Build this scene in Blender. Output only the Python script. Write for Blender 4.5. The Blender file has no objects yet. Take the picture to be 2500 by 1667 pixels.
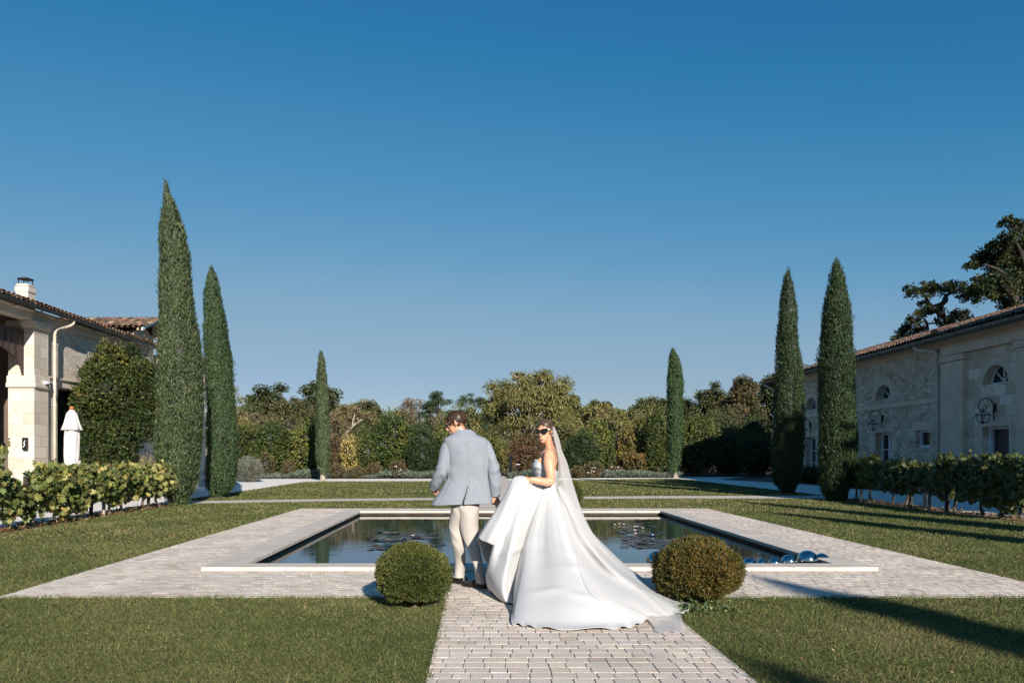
import bpy, bmesh, math, random
import numpy as np
from mathutils import Vector, Matrix
from math import sin, cos, pi, radians, sqrt

rng = np.random.default_rng(11)
random.seed(5)
SC = bpy.context.scene
COL = SC.collection
F_PX, CX, CY, H_CAM = 1800.0, 1172.0, 1113.0, 1.38      # focal length and principal point in photo pixels, eye height


def at(px, py, d):
    return np.array([(px - CX) * d / F_PX, d, H_CAM - (py - CY) * d / F_PX])


def nrm(a):
    a = np.asarray(a, float)
    return a / np.maximum(np.linalg.norm(a, axis=-1, keepdims=True), 1e-9)


# ------------------------------------------------------------------ materials
def new_mat(name):
    m = bpy.data.materials.new(name)
    m.use_nodes = True
    nt = m.node_tree
    b = nt.nodes['Principled BSDF']
    return m, nt, b


def N(nt, kind, **kw):
    n = nt.nodes.new(kind)
    for k, v in kw.items():
        if k.startswith('i_'):
            n.inputs[k[2:].replace('_', ' ')].default_value = v
        else:
            setattr(n, k, v)
    return n


def rgba(c):
    return (c[0], c[1], c[2], 1.0)


def ramp(nt, stops):
    r = nt.nodes.new('ShaderNodeValToRGB')
    e = r.color_ramp.elements
    while len(e) < len(stops):
        e.new(0.5)
    for el, (p, c) in zip(e, stops):
        el.position = p
        el.color = rgba(c)
    return r


def mat_noise(name, c0, c1, scale=5.0, rough=0.6, bump=0.0, bscale=None, metallic=0.0, spec=0.5, detail=4.0, stretch=None, bdist=0.01):
    m, nt, b = new_mat(name)
    tc = N(nt, 'ShaderNodeTexCoord')
    mp = N(nt, 'ShaderNodeMapping')
    if stretch:
        mp.inputs['Scale'].default_value = stretch
    nt.links.new(tc.outputs['Object'], mp.inputs['Vector'])
    n = N(nt, 'ShaderNodeTexNoise')
    n.inputs['Scale'].default_value = scale
    n.inputs['Detail'].default_value = detail
    nt.links.new(mp.outputs[0], n.inputs['Vector'])
    r = ramp(nt, [(0.32, c0), (0.68, c1)])
    nt.links.new(n.outputs['Fac'], r.inputs[0])
    nt.links.new(r.outputs[0], b.inputs['Base Color'])
    b.inputs['Roughness'].default_value = rough
    b.inputs['Metallic'].default_value = metallic
    b.inputs['Specular IOR Level'].default_value = spec
    if bump:
        n2 = N(nt, 'ShaderNodeTexNoise')
        n2.inputs['Scale'].default_value = bscale or scale * 4
        n2.inputs['Detail'].default_value = 3
        nt.links.new(mp.outputs[0], n2.inputs['Vector'])
        bp = N(nt, 'ShaderNodeBump')
        bp.inputs['Strength'].default_value = bump
        bp.inputs['Distance'].default_value = bdist
        nt.links.new(n2.outputs['Fac'], bp.inputs['Height'])
        nt.links.new(bp.outputs[0], b.inputs['Normal'])
    return m


def mat_tint(name, rough=0.5, transl=0.25, spec=0.35):
    """base colour from the per-leaf colour of the mesh"""
    m, nt, b = new_mat(name)
    a = N(nt, 'ShaderNodeAttribute', attribute_name='tint')
    nt.links.new(a.outputs['Color'], b.inputs['Base Color'])
    b.inputs['Roughness'].default_value = rough
    b.inputs['Specular IOR Level'].default_value = spec
    if transl:
        t = N(nt, 'ShaderNodeBsdfTranslucent')
        nt.links.new(a.outputs['Color'], t.inputs['Color'])
        mx = N(nt, 'ShaderNodeMixShader')
        mx.inputs[0].default_value = transl
        nt.links.new(b.outputs[0], mx.inputs[1])
        nt.links.new(t.outputs[0], mx.inputs[2])
        nt.links.new(mx.outputs[0], nt.nodes['Material Output'].inputs['Surface'])
    return m


def mat_stone(name, cols, bw, bh, mortar, axis, rough=0.85, rubble=False, bump=0.6, mort_col=(.45, .38, .3), msize=0.012):
    """coursed or rubble limestone; axis = the horizontal axis the courses run along ('x', 'y' or 'xy')"""
    m, nt, b = new_mat(name)
    L = nt.links
    tc = N(nt, 'ShaderNodeTexCoord')
    sp = N(nt, 'ShaderNodeSeparateXYZ')
    L.new(tc.outputs['Object'], sp.inputs[0])
    cb = N(nt, 'ShaderNodeCombineXYZ')
    if axis == 'xy':
        ad = N(nt, 'ShaderNodeMath', operation='ADD')
        L.new(sp.outputs[0], ad.inputs[0]); L.new(sp.outputs[1], ad.inputs[1])
        L.new(ad.outputs[0], cb.inputs[0])
    else:
        L.new(sp.outputs['X' if axis == 'x' else 'Y'], cb.inputs[0])
    L.new(sp.outputs['Z'], cb.inputs[1])
    nz = N(nt, 'ShaderNodeTexNoise')
    nz.inputs['Scale'].default_value = 2.2
    nz.inputs['Detail'].default_value = 5
    L.new(tc.outputs['Object'], nz.inputs['Vector'])
    fine = N(nt, 'ShaderNodeTexNoise')
    fine.inputs['Scale'].default_value = 26
    fine.inputs['Detail'].default_value = 5
    L.new(tc.outputs['Object'], fine.inputs['Vector'])
    if rubble:
        mp = N(nt, 'ShaderNodeMapping')
        mp.inputs['Scale'].default_value = (1 / bw, 1 / bh, 1)
        dv = N(nt, 'ShaderNodeVectorMath', operation='SCALE')
        dn = N(nt, 'ShaderNodeTexNoise')
        dn.inputs['Scale'].default_value = 3
        L.new(cb.outputs[0], dn.inputs['Vector'])
        L.new(dn.outputs['Color'], dv.inputs[0])
        dv.inputs['Scale'].default_value = 0.16
        va = N(nt, 'ShaderNodeVectorMath', operation='ADD')
        L.new(cb.outputs[0], va.inputs[0]); L.new(dv.outputs[0], va.inputs[1])
        L.new(va.outputs[0], mp.inputs['Vector'])
        vo = N(nt, 'ShaderNodeTexVoronoi', feature='F1', distance='CHEBYCHEV', voronoi_dimensions='2D')
        vo.inputs['Randomness'].default_value = 0.75
        vo.inputs['Scale'].default_value = 1
        L.new(mp.outputs[0], vo.inputs['Vector'])
        ve = N(nt, 'ShaderNodeTexVoronoi', feature='DISTANCE_TO_EDGE', voronoi_dimensions='2D')
        ve.inputs['Randomness'].default_value = 0.75
        ve.inputs['Scale'].default_value = 1
        L.new(mp.outputs[0], ve.inputs['Vector'])
        s2 = N(nt, 'ShaderNodeSeparateColor')
        L.new(vo.outputs['Color'], s2.inputs[0])
        cell = s2.outputs[0]
        mr = N(nt, 'ShaderNodeMapRange')
        mr.inputs['From Max'].default_value = 0.07
        L.new(ve.outputs['Distance'], mr.inputs['Value'])
        edge = mr.outputs[0]
    else:
        br = N(nt, 'ShaderNodeTexBrick')
        br.inputs['Scale'].default_value = 1
        br.inputs['Brick Width'].default_value = bw
        br.inputs['Row Height'].default_value = bh
        br.inputs['Mortar Size'].default_value = msize
        br.inputs['Mortar Smooth'].default_value = 0.3
        br.inputs['Color1'].default_value = (0, 0, 0, 1)
        br.inputs['Color2'].default_value = (1, 1, 1, 1)
        br.inputs['Mortar'].default_value = (.5, .5, .5, 1)
        L.new(cb.outputs[0], br.inputs['Vector'])
        cell = br.outputs['Color']
        iv = N(nt, 'ShaderNodeMath', operation='SUBTRACT')
        iv.inputs[0].default_value = 1
        L.new(br.outputs['Fac'], iv.inputs[1])
        edge = iv.outputs[0]
    mxv = N(nt, 'ShaderNodeMix', data_type='FLOAT')
    mxv.inputs[0].default_value = 0.45
    L.new(cell, mxv.inputs[2]); L.new(nz.outputs['Fac'], mxv.inputs[3])
    k = len(cols)
    r = ramp(nt, [(0.15 + 0.7 * i / (k - 1), c) for i, c in enumerate(cols)])
    L.new(mxv.outputs[0], r.inputs[0])
    mc = N(nt, 'ShaderNodeMix', data_type='RGBA')
    mc.inputs[6].default_value = rgba(mort_col)
    L.new(edge, mc.inputs[0]); L.new(r.outputs[0], mc.inputs[7])
    mf = N(nt, 'ShaderNodeMix', data_type='RGBA', blend_type='MULTIPLY')
    mf.inputs[0].default_value = 0.5
    fr = ramp(nt, [(0.3, (.72, .7, .68)), (0.7, (1, 1, 1))])
    L.new(fine.outputs['Fac'], fr.inputs[0])
    L.new(mc.outputs[2], mf.inputs[6]); L.new(fr.outputs[0], mf.inputs[7])
    L.new(mf.outputs[2], b.inputs['Base Color'])
    b.inputs['Roughness'].default_value = rough
    b.inputs['Specular IOR Level'].default_value = 0.2
    hh = N(nt, 'ShaderNodeMath', operation='MULTIPLY_ADD')
    hh.inputs[1].default_value = 0.35
    L.new(fine.outputs['Fac'], hh.inputs[0]); L.new(edge, hh.inputs[2])
    h2 = N(nt, 'ShaderNodeMath', operation='MULTIPLY_ADD')
    h2.inputs[1].default_value = 0.5 if rubble else 0.12
    L.new(cell, h2.inputs[0]); L.new(hh.outputs[0], h2.inputs[2])
    bp = N(nt, 'ShaderNodeBump')
    bp.inputs['Strength'].default_value = bump
    bp.inputs['Distance'].default_value = 0.03 if rubble else 0.01
    L.new(h2.outputs[0], bp.inputs['Height'])
    L.new(bp.outputs[0], b.inputs['Normal'])
    return m


# ------------------------------------------------------------------ objects
def tag(o, label=None, cat=None, group=None, kind=None):
    if label: o['label'] = label
    if cat: o['category'] = cat
    if group: o['group'] = group
    if kind: o['kind'] = kind
    return o


def thing(name, label, cat, loc, group=None):
    o = bpy.data.objects.new(name, None)
    o.empty_display_size = 0.2
    COL.objects.link(o)
    o.location = tuple(float(v) for v in loc)
    return tag(o, label, cat, group)


def wloc(o):
    v = np.zeros(3)
    while o is not None:
        v += np.array(o.location)
        o = o.parent
    return v


def mk(name, V, F, mat=None, parent=None, tint=None, smooth=False, mats=None, midx=None, loc=None):
    """mesh object from world-space vertices; F is an (m,k) array or a list of index lists"""
    V = np.asarray(V, float)
    org = wloc(parent) if parent is not None else (np.asarray(loc, float) if loc is not None else np.zeros(3))
    me = bpy.data.meshes.new(name)
    if isinstance(F, np.ndarray) and F.ndim == 2:
        tot = np.full(len(F), F.shape[1], np.int32)
        idx = F.astype(np.int32).ravel()
    else:
        tot = np.array([len(f) for f in F], np.int32)
        idx = np.array([i for f in F for i in f], np.int32)
    me.vertices.add(len(V))
    me.vertices.foreach_set('co', (V - org).astype(np.float32).ravel())
    me.loops.add(len(idx))
    me.loops.foreach_set('vertex_index', idx)
    me.polygons.add(len(tot))
    st = np.concatenate([[0], np.cumsum(tot)[:-1]]).astype(np.int32)
    me.polygons.foreach_set('loop_start', st)
    if mats:
        for x in mats: me.materials.append(x)
        if midx is not None:
            me.polygons.foreach_set('material_index', np.asarray(midx, np.int32))
    elif mat:
        me.materials.append(mat)
    me.update(calc_edges=True)
    if tint is not None:
        a = me.attributes.new('tint', 'FLOAT_COLOR', 'POINT')
        c = np.ones((len(V), 4), np.float32)
        c[:, :3] = tint
        a.data.foreach_set('color', c.ravel())
    me.polygons.foreach_set('use_smooth', np.full(len(tot), bool(smooth)))
    o = bpy.data.objects.new(name, me)
    COL.objects.link(o)
    if parent is not None:
        o.parent = parent
    elif loc is not None:
        o.location = tuple(float(v) for v in org)
    return o


class MB:
    """collects simple shapes into one mesh"""
    def __init__(s): s.V = []; s.F = []; s.n = 0
    def add(s, V, F):
        V = np.asarray(V, float)
        s.V.append(V)
        s.F += [[int(i) + s.n for i in f] for f in F]
        s.n += len(V)
        return s
    def box(s, a, b, bev=0.0):
        (x0, y0, z0), (x1, y1, z1) = a, b
        x0, x1 = min(x0, x1), max(x0, x1); y0, y1 = min(y0, y1), max(y0, y1); z0, z1 = min(z0, z1), max(z0, z1)
        if bev <= 0:
            V = [(x, y, z) for z in (z0, z1) for y in (y0, y1) for x in (x0, x1)]
            return s.add(V, [(0, 2, 3, 1), (4, 5, 7, 6), (0, 1, 5, 4), (2, 6, 7, 3), (0, 4, 6, 2), (1, 3, 7, 5)])
        bm = bmesh.new()
        bmesh.ops.create_cube(bm, size=1)
        for v in bm.verts:
            v.co = Vector(((x0 + x1) / 2 + v.co.x * (x1 - x0), (y0 + y1) / 2 + v.co.y * (y1 - y0), (z0 + z1) / 2 + v.co.z * (z1 - z0)))
        bmesh.ops.bevel(bm, geom=bm.edges[:], offset=bev, segments=2, affect='EDGES', profile=0.6)
        s.bm(bm); bm.free()
        return s
    def bm(s, bm):
        bm.verts.ensure_lookup_table()
        bm.verts.index_update()
        return s.add([tuple(v.co) for v in bm.verts], [[v.index for v in f.verts] for f in bm.faces])
    def tube(s, pts, rad, seg=8, cap=True):
        V, F = tube_arrays(pts, rad, seg, cap)
        return s.add(V, F)
    def prism(s, poly, axis, a, b):
        """extrude a 2-D polygon along an axis from a to b; the polygon is given in the two other axes, in order"""
        n = len(poly)
        V = []
        for t in (a, b):
            for (p, q) in poly:
                V.append((t, p, q) if axis == 0 else ((p, t, q) if axis == 1 else (p, q, t)))
        F = [list(range(n))[::-1], list(range(n, 2 * n))]
        F += [[i, (i + 1) % n, n + (i + 1) % n, n + i] for i in range(n)]
        return s.add(V, F)
    def build(s, name, mat, parent=None, smooth=False, **kw):
        return mk(name, np.concatenate(s.V), s.F, mat, parent, smooth=smooth, **kw)


def frame(t):
    t = nrm(t)
    a = np.array([0, 0, 1.0]) if abs(t[2]) < 0.9 else np.array([1.0, 0, 0])
    u = nrm(np.cross(a, t))
    return u, np.cross(t, u)


def tube_arrays(pts, rad, seg=8, cap=True, ell=None):
    P = np.asarray(pts, float)
    n = len(P)
    R = np.full(n, rad) if np.isscalar(rad) else np.asarray(rad, float)
    T = np.gradient(P, axis=0) if n > 2 else np.repeat((P[1:] - P[:1]), n, 0)
    V = []
    u0 = None
    for i in range(n):
        t = nrm(T[i])
        if u0 is None:
            u, v = frame(t)
        else:
            u = nrm(u0 - t * np.dot(u0, t)); v = np.cross(t, u)
        u0 = u
        for k in range(seg):
            a = 2 * pi * k / seg
            V.append(P[i] + R[i] * (u * cos(a) + v * sin(a)))
    F = []
    for i in range(n - 1):
        for k in range(seg):
            k2 = (k + 1) % seg
            F.append([i * seg + k, i * seg + k2, (i + 1) * seg + k2, (i + 1) * seg + k])
    if cap:
        F.append(list(range(seg))[::-1]); F.append(list(range((n - 1) * seg, n * seg)))
    return np.array(V), F


def spline(P, n):
    """Catmull-Rom resample of a polyline with any number of columns"""
    P = np.asarray(P, float)
    m = len(P)
    t = np.linspace(0, m - 1, n)
    i = np.clip(t.astype(int), 0, m - 2)
    f = (t - i)[:, None]
    p0 = P[np.clip(i - 1, 0, m - 1)]; p1 = P[i]; p2 = P[i + 1]; p3 = P[np.clip(i + 2, 0, m - 1)]
    return 0.5 * ((2 * p1) + (-p0 + p2) * f + (2 * p0 - 5 * p1 + 4 * p2 - p3) * f ** 2 + (-p0 + 3 * p1 - 3 * p2 + p3) * f ** 3)


def grid_faces(nr, nc, wrap=False):
    F = []
    cc = nc if wrap else nc - 1
    r = np.arange(nr - 1)[:, None]; c = np.arange(cc)[None, :]
    c2 = (c + 1) % nc
    return np.stack([r * nc + c, r * nc + c2, (r + 1) * nc + c2, (r + 1) * nc + c], -1).reshape(-1, 4)


def lathe(prof, seg=24, c=(0, 0, 0)):
    """prof: list of (r, z)"""
    pr = np.array(prof, float)
    a = np.linspace(0, 2 * pi, seg, endpoint=False)
    V = np.stack([pr[:, 0][:, None] * np.cos(a) + c[0], pr[:, 0][:, None] * np.sin(a) + c[1], np.repeat(pr[:, 1][:, None], seg, 1) + c[2]], -1).reshape(-1, 3)
    return V, grid_faces(len(pr), seg, True)


def evaluate(o, mods):
    """apply modifiers given as (type, settings) and bake the result into the object"""
    for k, (t, kw) in enumerate(mods):
        m = o.modifiers.new('m%d' % k, t)
        for a, v in kw.items(): setattr(m, a, v)
    dg = bpy.context.evaluated_depsgraph_get()
    dg.update()
    me = bpy.data.meshes.new_from_object(o.evaluated_get(dg))
    o.modifiers.clear()
    old = o.data
    o.data = me
    me.name = o.name
    if not old.users: bpy.data.meshes.remove(old)
    return o


def sinnoise(P, freq, seed, k=7):
    g = np.random.default_rng(seed)
    D = nrm(g.normal(size=(k, 3))) * freq * g.uniform(0.6, 1.5, (k, 1))
    ph = g.uniform(0, 2 * pi, k)
    return np.sin(P @ D.T + ph).sum(1) / sqrt(k / 2.0) / 1.6


# ------------------------------------------------------------------ foliage
def pick(pal, n, g, mod=None, jit=0.22):
    """per-leaf colours from a palette [(rgb, weight)...]; mod shifts the choice in patches"""
    w = np.array([p[1] for p in pal], float); w /= w.sum()
    u = g.random(n)
    if mod is not None:
        u = np.clip(0.55 * u + 0.45 * (0.5 + 0.5 * mod), 0, 0.9999)
    i = np.searchsorted(np.cumsum(w), u)
    c = np.array([p[0] for p in pal], float)[np.clip(i, 0, len(pal) - 1)]
    return np.clip(c * (1 + jit * g.normal(size=(n, 1))) * (1 + 0.06 * g.normal(size=(n, 3))), 0.004, 1)


LOBED = np.array([(0, 0), (.36, -.10), (.30, .12), (.62, .22), (.36, .45), (.42, .74), (.16, .66), (0, 1.0), (-.16, .66), (-.42, .74), (-.36, .45), (-.62, .22), (-.30, .12), (-.36, -.10)])


def leaf_arrays(P, A, Nn, L, W, C, shape='diamond', bend=0.12):
    n = len(P)
    A = nrm(A)
    S = nrm(np.cross(A, Nn))
    Nn = np.cross(S, A)
    L = np.broadcast_to(np.asarray(L, float), (n,))[:, None]; W = np.broadcast_to(np.asarray(W, float), (n,))[:, None]
    if shape == 'diamond':
        V = np.stack([P, P + A * L * .45 + S * W * .5 + Nn * L * bend, P + A * L, P + A * L * .45 - S * W * .5 + Nn * L * bend], 1)
        k = 4
    elif shape == 'tri':
        V = np.stack([P + S * W * .5, P + A * L, P - S * W * .5], 1)
        k = 3
    else:
        k = len(LOBED)
        q = LOBED
        V = P[:, None] + A[:, None] * (L * q[:, 1])[:, :, None] + S[:, None] * (W * q[:, 0])[:, :, None] + Nn[:, None] * (L * bend * np.abs(q[:, 0]) * 1.6)[:, :, None]
    F = np.arange(n * k).reshape(n, k)
    return V.reshape(-1, 3), F, np.repeat(C, k, 0)


class Crown:
    """leaf mesh of one plant: many small faces, plus an opaque inner mass where the plant is dense"""
    def __init__(s): s.V = []; s.F = []; s.C = []; s.n = 0
    def add(s, V, F, C):
        s.V.append(V); s.F += list(F + s.n) if isinstance(F, np.ndarray) else [[i + s.n for i in f] for f in F]
        s.C.append(np.broadcast_to(C, (len(V), 3))); s.n += len(V)
    def build(s, name, parent, mat=None):
        ks = {len(f) for f in s.F}
        F = np.array(s.F) if len(ks) == 1 else s.F
        return mk(name, np.concatenate(s.V), F, mat or M['leaf'], parent, tint=np.concatenate(s.C))


def ico(sub=3):
    bm = bmesh.new()
    bmesh.ops.create_icosphere(bm, subdivisions=sub, radius=1)
    V = np.array([v.co[:] for v in bm.verts]); F = np.array([[v.index for v in f.verts] for f in bm.faces])
    bm.free()
    return V, F


ICO3 = ico(3)
ICO4 = ico(4)
DARKCORE = np.array([0.009, 0.013, 0.005])  # near-black inner mass: shade in the gaps between leaves, put into its colour


def lump(U, seed, a1=.16, a2=.09, f1=2.4, f2=6.0):
    return 1 + a1 * sinnoise(U, f1, seed) + a2 * sinnoise(U, f2, seed + 1)


def blob_leaves(cr, c, R, n, L, W, pal, seed, up=0.3, out=0.5, core=0.8, thick=0.28, a1=.16, a2=.09, shape='diamond', zmin=0.03, droop=0.0, f1=2.4, f2=7.5, corecol=DARKCORE, jit=.22, patch=True):
    g = np.random.default_rng(seed)
    c = np.asarray(c, float); R = np.asarray(R, float)
    U = nrm(g.normal(size=(n, 3)))
    r = lump(U, seed, a1, a2, f1, f2) * (1 - thick * g.random(n) ** 1.6 + .05 * g.normal(size=n))
    P = c + U * r[:, None] * R
    k = P[:, 2] > zmin
    P, U = P[k], U[k]
    n = len(P)
    O = nrm(U / R)
    A = O * out + g.normal(size=(n, 3)) * .6 + np.array([0, 0, up - droop])
    Nn = O + g.normal(size=(n, 3)) * .55 + np.array([0, 0, .25])
    mod = sinnoise(P, 1.6, seed + 5) if patch else None
    C = pick(pal, n, g, mod, jit)
    s = g.uniform(.7, 1.25, n)
    cr.add(*leaf_arrays(P, A, Nn, L * s, W * s, C, shape))
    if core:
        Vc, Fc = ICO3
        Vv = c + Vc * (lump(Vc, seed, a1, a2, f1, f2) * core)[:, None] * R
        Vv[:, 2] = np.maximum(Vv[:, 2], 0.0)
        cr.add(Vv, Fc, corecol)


def stems(base, tops, r, seg=5, jitter=.1, seed=0):
    g = np.random.default_rng(seed)
    b = MB()
    for t in tops:
        t = np.asarray(t, float); s = np.asarray(base, float) + np.append(g.normal(size=2) * r, 0)
        mid = (s + t) / 2 + g.normal(size=3) * np.linalg.norm(t - s) * jitter
        P = spline([s, mid, t], 6)
        b.tube(P, np.linspace(r, r * .35, 6), seg)
    return b


def shrub(name, label, px, d, hw, ptop, pal, nleaf=4000, L=.09, W=.05, seed=1, group=None, ry=None, zb=0.0, core=.74, parts=1, cat='shrub', **kw):
    """bush standing at depth d: half width hw and top given in photo pixels"""
    X = (px - CX) * d / F_PX
    rx = hw * d / F_PX
    top = H_CAM - (ptop - CY) * d / F_PX
    ry = ry or rx * .9
    o = thing(name, label, cat, (X, d, zb), group)
    cr = Crown()
    g = np.random.default_rng(seed)
    hh = (top - zb)
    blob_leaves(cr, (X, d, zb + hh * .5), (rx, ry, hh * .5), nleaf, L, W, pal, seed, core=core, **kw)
    cr.build('foliage', o)
    tp = [(X + g.normal() * rx * .4, d + g.normal() * ry * .3, zb + hh * g.uniform(.4, .6)) for _ in range(4)]
    stems((X, d, zb), tp, max(.012, .02 * hh), seed=seed).build('stem', M['bark'], o)
    return o


def tree(name, label, px, d, hw, ptop, pbot, pal, nclu=40, nleaf=9000, L=.14, W=.08, seed=1, group=None, trunk=.16, clu=.28, ry=None, flat=1.0, barkm='bark', droop=0.0, up=.1, cat='tree', lean=0.0, core=0.0, limb=.5, fill=0.9):
    """tree with trunk, limbs to each leaf clump, and a clumpy crown with gaps; size in photo pixels at depth d"""
    g = np.random.default_rng(seed)
    X = (px - CX) * d / F_PX
    rx = hw * d / F_PX
    zt = H_CAM - (ptop - CY) * d / F_PX
    zb = H_CAM - (pbot - CY) * d / F_PX
    ry = ry or rx * .9
    rz = (zt - zb) / 2
    c = np.array([X + lean, d, (zt + zb) / 2])
    o = thing(name, label, cat, (X, d, 0), group)
    U = nrm(g.normal(size=(nclu, 3)))
    r = g.uniform(.15, 1, nclu) ** .45 * lump(U, seed, .14, .08)
    K = c + U * (r * fill)[:, None] * np.array([rx, ry, rz])
    cr_r = clu * min(rx, rz) * g.uniform(.6, 1.3, nclu)
    per = np.maximum((nleaf * cr_r ** 2 / (cr_r ** 2).sum()).astype(int), 6)
    cr = Crown()
    for i in range(nclu):
        n = per[i]
        u = nrm(g.normal(size=(n, 3)))
        q = g.random(n) ** .5
        P = K[i] + u * (q * cr_r[i])[:, None] * np.array([1.15, 1.15, .8 * flat])
        A = u * .5 + g.normal(size=(n, 3)) * .6 + np.array([0, 0, up - droop])
        Nn = u * .6 + g.normal(size=(n, 3)) * .6 + np.array([0, 0, .5])
        C = pick(pal, n, g, np.full(n, np.clip(g.normal() * .6, -1, 1)))
        s = g.uniform(.7, 1.3, n)
        cr.add(*leaf_arrays(P, A, Nn, L * s, W * s, C))
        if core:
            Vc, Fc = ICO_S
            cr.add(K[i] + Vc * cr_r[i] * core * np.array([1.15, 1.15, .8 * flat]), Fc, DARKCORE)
    cr.build('crown', o)
    b = MB()
    base = np.array([X, d, 0.0])
    fork = np.array([X + lean * .5, d, max(zb + rz * .35, .6)])
    top = c + np.array([0, 0, rz * .55])
    P = spline([base, (base + fork) / 2 + np.append(g.normal(size=2) * trunk * .6, 0), fork, (fork + top) / 2 + np.append(g.normal(size=2) * trunk * 1.5, 0), top], 14)
    b.tube(P, np.linspace(trunk, trunk * .15, 14), 8)
    for i in range(0, nclu):
        j = int(np.clip(3 + 10 * (K[i][2] - zb) / (2 * rz) * limb, 3, 12))
        s = P[j]
        mid = (s * .45 + K[i] * .55) + g.normal(size=3) * .08 * np.linalg.norm(K[i] - s) + np.array([0, 0, .04 * np.linalg.norm(K[i] - s)])
        b.tube(spline([s, mid, K[i]], 5), np.linspace(trunk * .42, trunk * .07, 5), 5)
    b.build('trunk', M[barkm], o)
    return o


ICO_S = ico(2)
M = {}
# ------------------------------------------------------------------ shared materials
M['leaf'] = mat_tint('leaf', .5, .22)
M['glossleaf'] = mat_tint('glossy_leaf', .55, .15, .4)
M['blade'] = mat_tint('grass_blade', .6, .25, .2)
M['bark'] = mat_noise('bark', (.06, .045, .032), (.14, .11, .085), 14, .9, .6, 40, stretch=(1, 1, .25))
M['palebark'] = mat_noise('pale_bark', (.22, .18, .14), (.42, .37, .3), 14, .9, .5, 40, stretch=(1, 1, .3))
M['darkbark'] = mat_noise('dark_bark', (.018, .014, .011), (.05, .04, .032), 9, .9, .6, 30, stretch=(1, 1, .3))
M['soil'] = mat_noise('soil', (.07, .045, .03), (.17, .11, .075), 9, .95, .8, 60)
M['litter'] = mat_noise('leaf_litter', (.10, .055, .03), (.3, .17, .09), 30, .95, .8, 60)
M['gravel'] = mat_noise('white_gravel', (.70, .64, .58), (.90, .85, .79), 60, .9, .5, 90, bdist=.01)
M['crosspath'] = mat_noise('path_surface', (.48, .42, .355), (.62, .55, .48), 5, .9, .5, 70, detail=8)
M['joint'] = mat_noise('joint_sand', (.30, .255, .21), (.48, .42, .35), 25, .95, .5)
M['darkmetal'] = mat_noise('dark_metal', (.02, .02, .022), (.035, .035, .038), 8, .45, 0, metallic=.6)
M['zinc'] = mat_noise('zinc_gutter', (.07, .08, .09), (.13, .14, .155), 3, .45, 0, metallic=.7)
M['blackiron'] = mat_noise('black_iron', (.008, .008, .009), (.016, .016, .018), 12, .5, 0, metallic=.3)
M['steel'] = mat_noise('mirror_steel', (.52, .50, .47), (.62, .60, .57), 2.5, .10, 0, metallic=1.0)
M['gunmetal'] = mat_noise('dark_mirror_steel', (.10, .11, .12), (.17, .18, .19), 2.5, .1, 0, metallic=1.0)


def lawn_material():
    m, nt, b = new_mat('lawn_turf')
    L = nt.links
    tc = N(nt, 'ShaderNodeTexCoord')
    n1 = N(nt, 'ShaderNodeTexNoise'); n1.inputs['Scale'].default_value = .55; n1.inputs['Detail'].default_value = 6
    n2 = N(nt, 'ShaderNodeTexNoise'); n2.inputs['Scale'].default_value = 22; n2.inputs['Detail'].default_value = 6
    mp = N(nt, 'ShaderNodeMapping'); mp.inputs['Scale'].default_value = (1.6, .8, 1)
    L.new(tc.outputs['Object'], n1.inputs['Vector']); L.new(tc.outputs['Object'], mp.inputs[0]); L.new(mp.outputs[0], n2.inputs['Vector'])
    r1 = ramp(nt, [(.3, (.075, .09, .03)), (.5, (.12, .125, .042)), (.7, (.19, .165, .07))])
    L.new(n1.outputs['Fac'], r1.inputs[0])
    r2 = ramp(nt, [(.3, (.45, .45, .45)), (.7, (1.25, 1.25, 1.2))])
    L.new(n2.outputs['Fac'], r2.inputs[0])
    mx = N(nt, 'ShaderNodeMix', data_type='RGBA', blend_type='MULTIPLY'); mx.inputs[0].default_value = 1
    L.new(r1.outputs[0], mx.inputs[6]); L.new(r2.outputs[0], mx.inputs[7])
    L.new(mx.outputs[2], b.inputs['Base Color'])
    b.inputs['Roughness'].default_value = .9
    b.inputs['Specular IOR Level'].default_value = .1
    bp = N(nt, 'ShaderNodeBump'); bp.inputs['Strength'].default_value = 1; bp.inputs['Distance'].default_value = .05
    L.new(n2.outputs['Fac'], bp.inputs['Height']); L.new(bp.outputs[0], b.inputs['Normal'])
    return m


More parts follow.
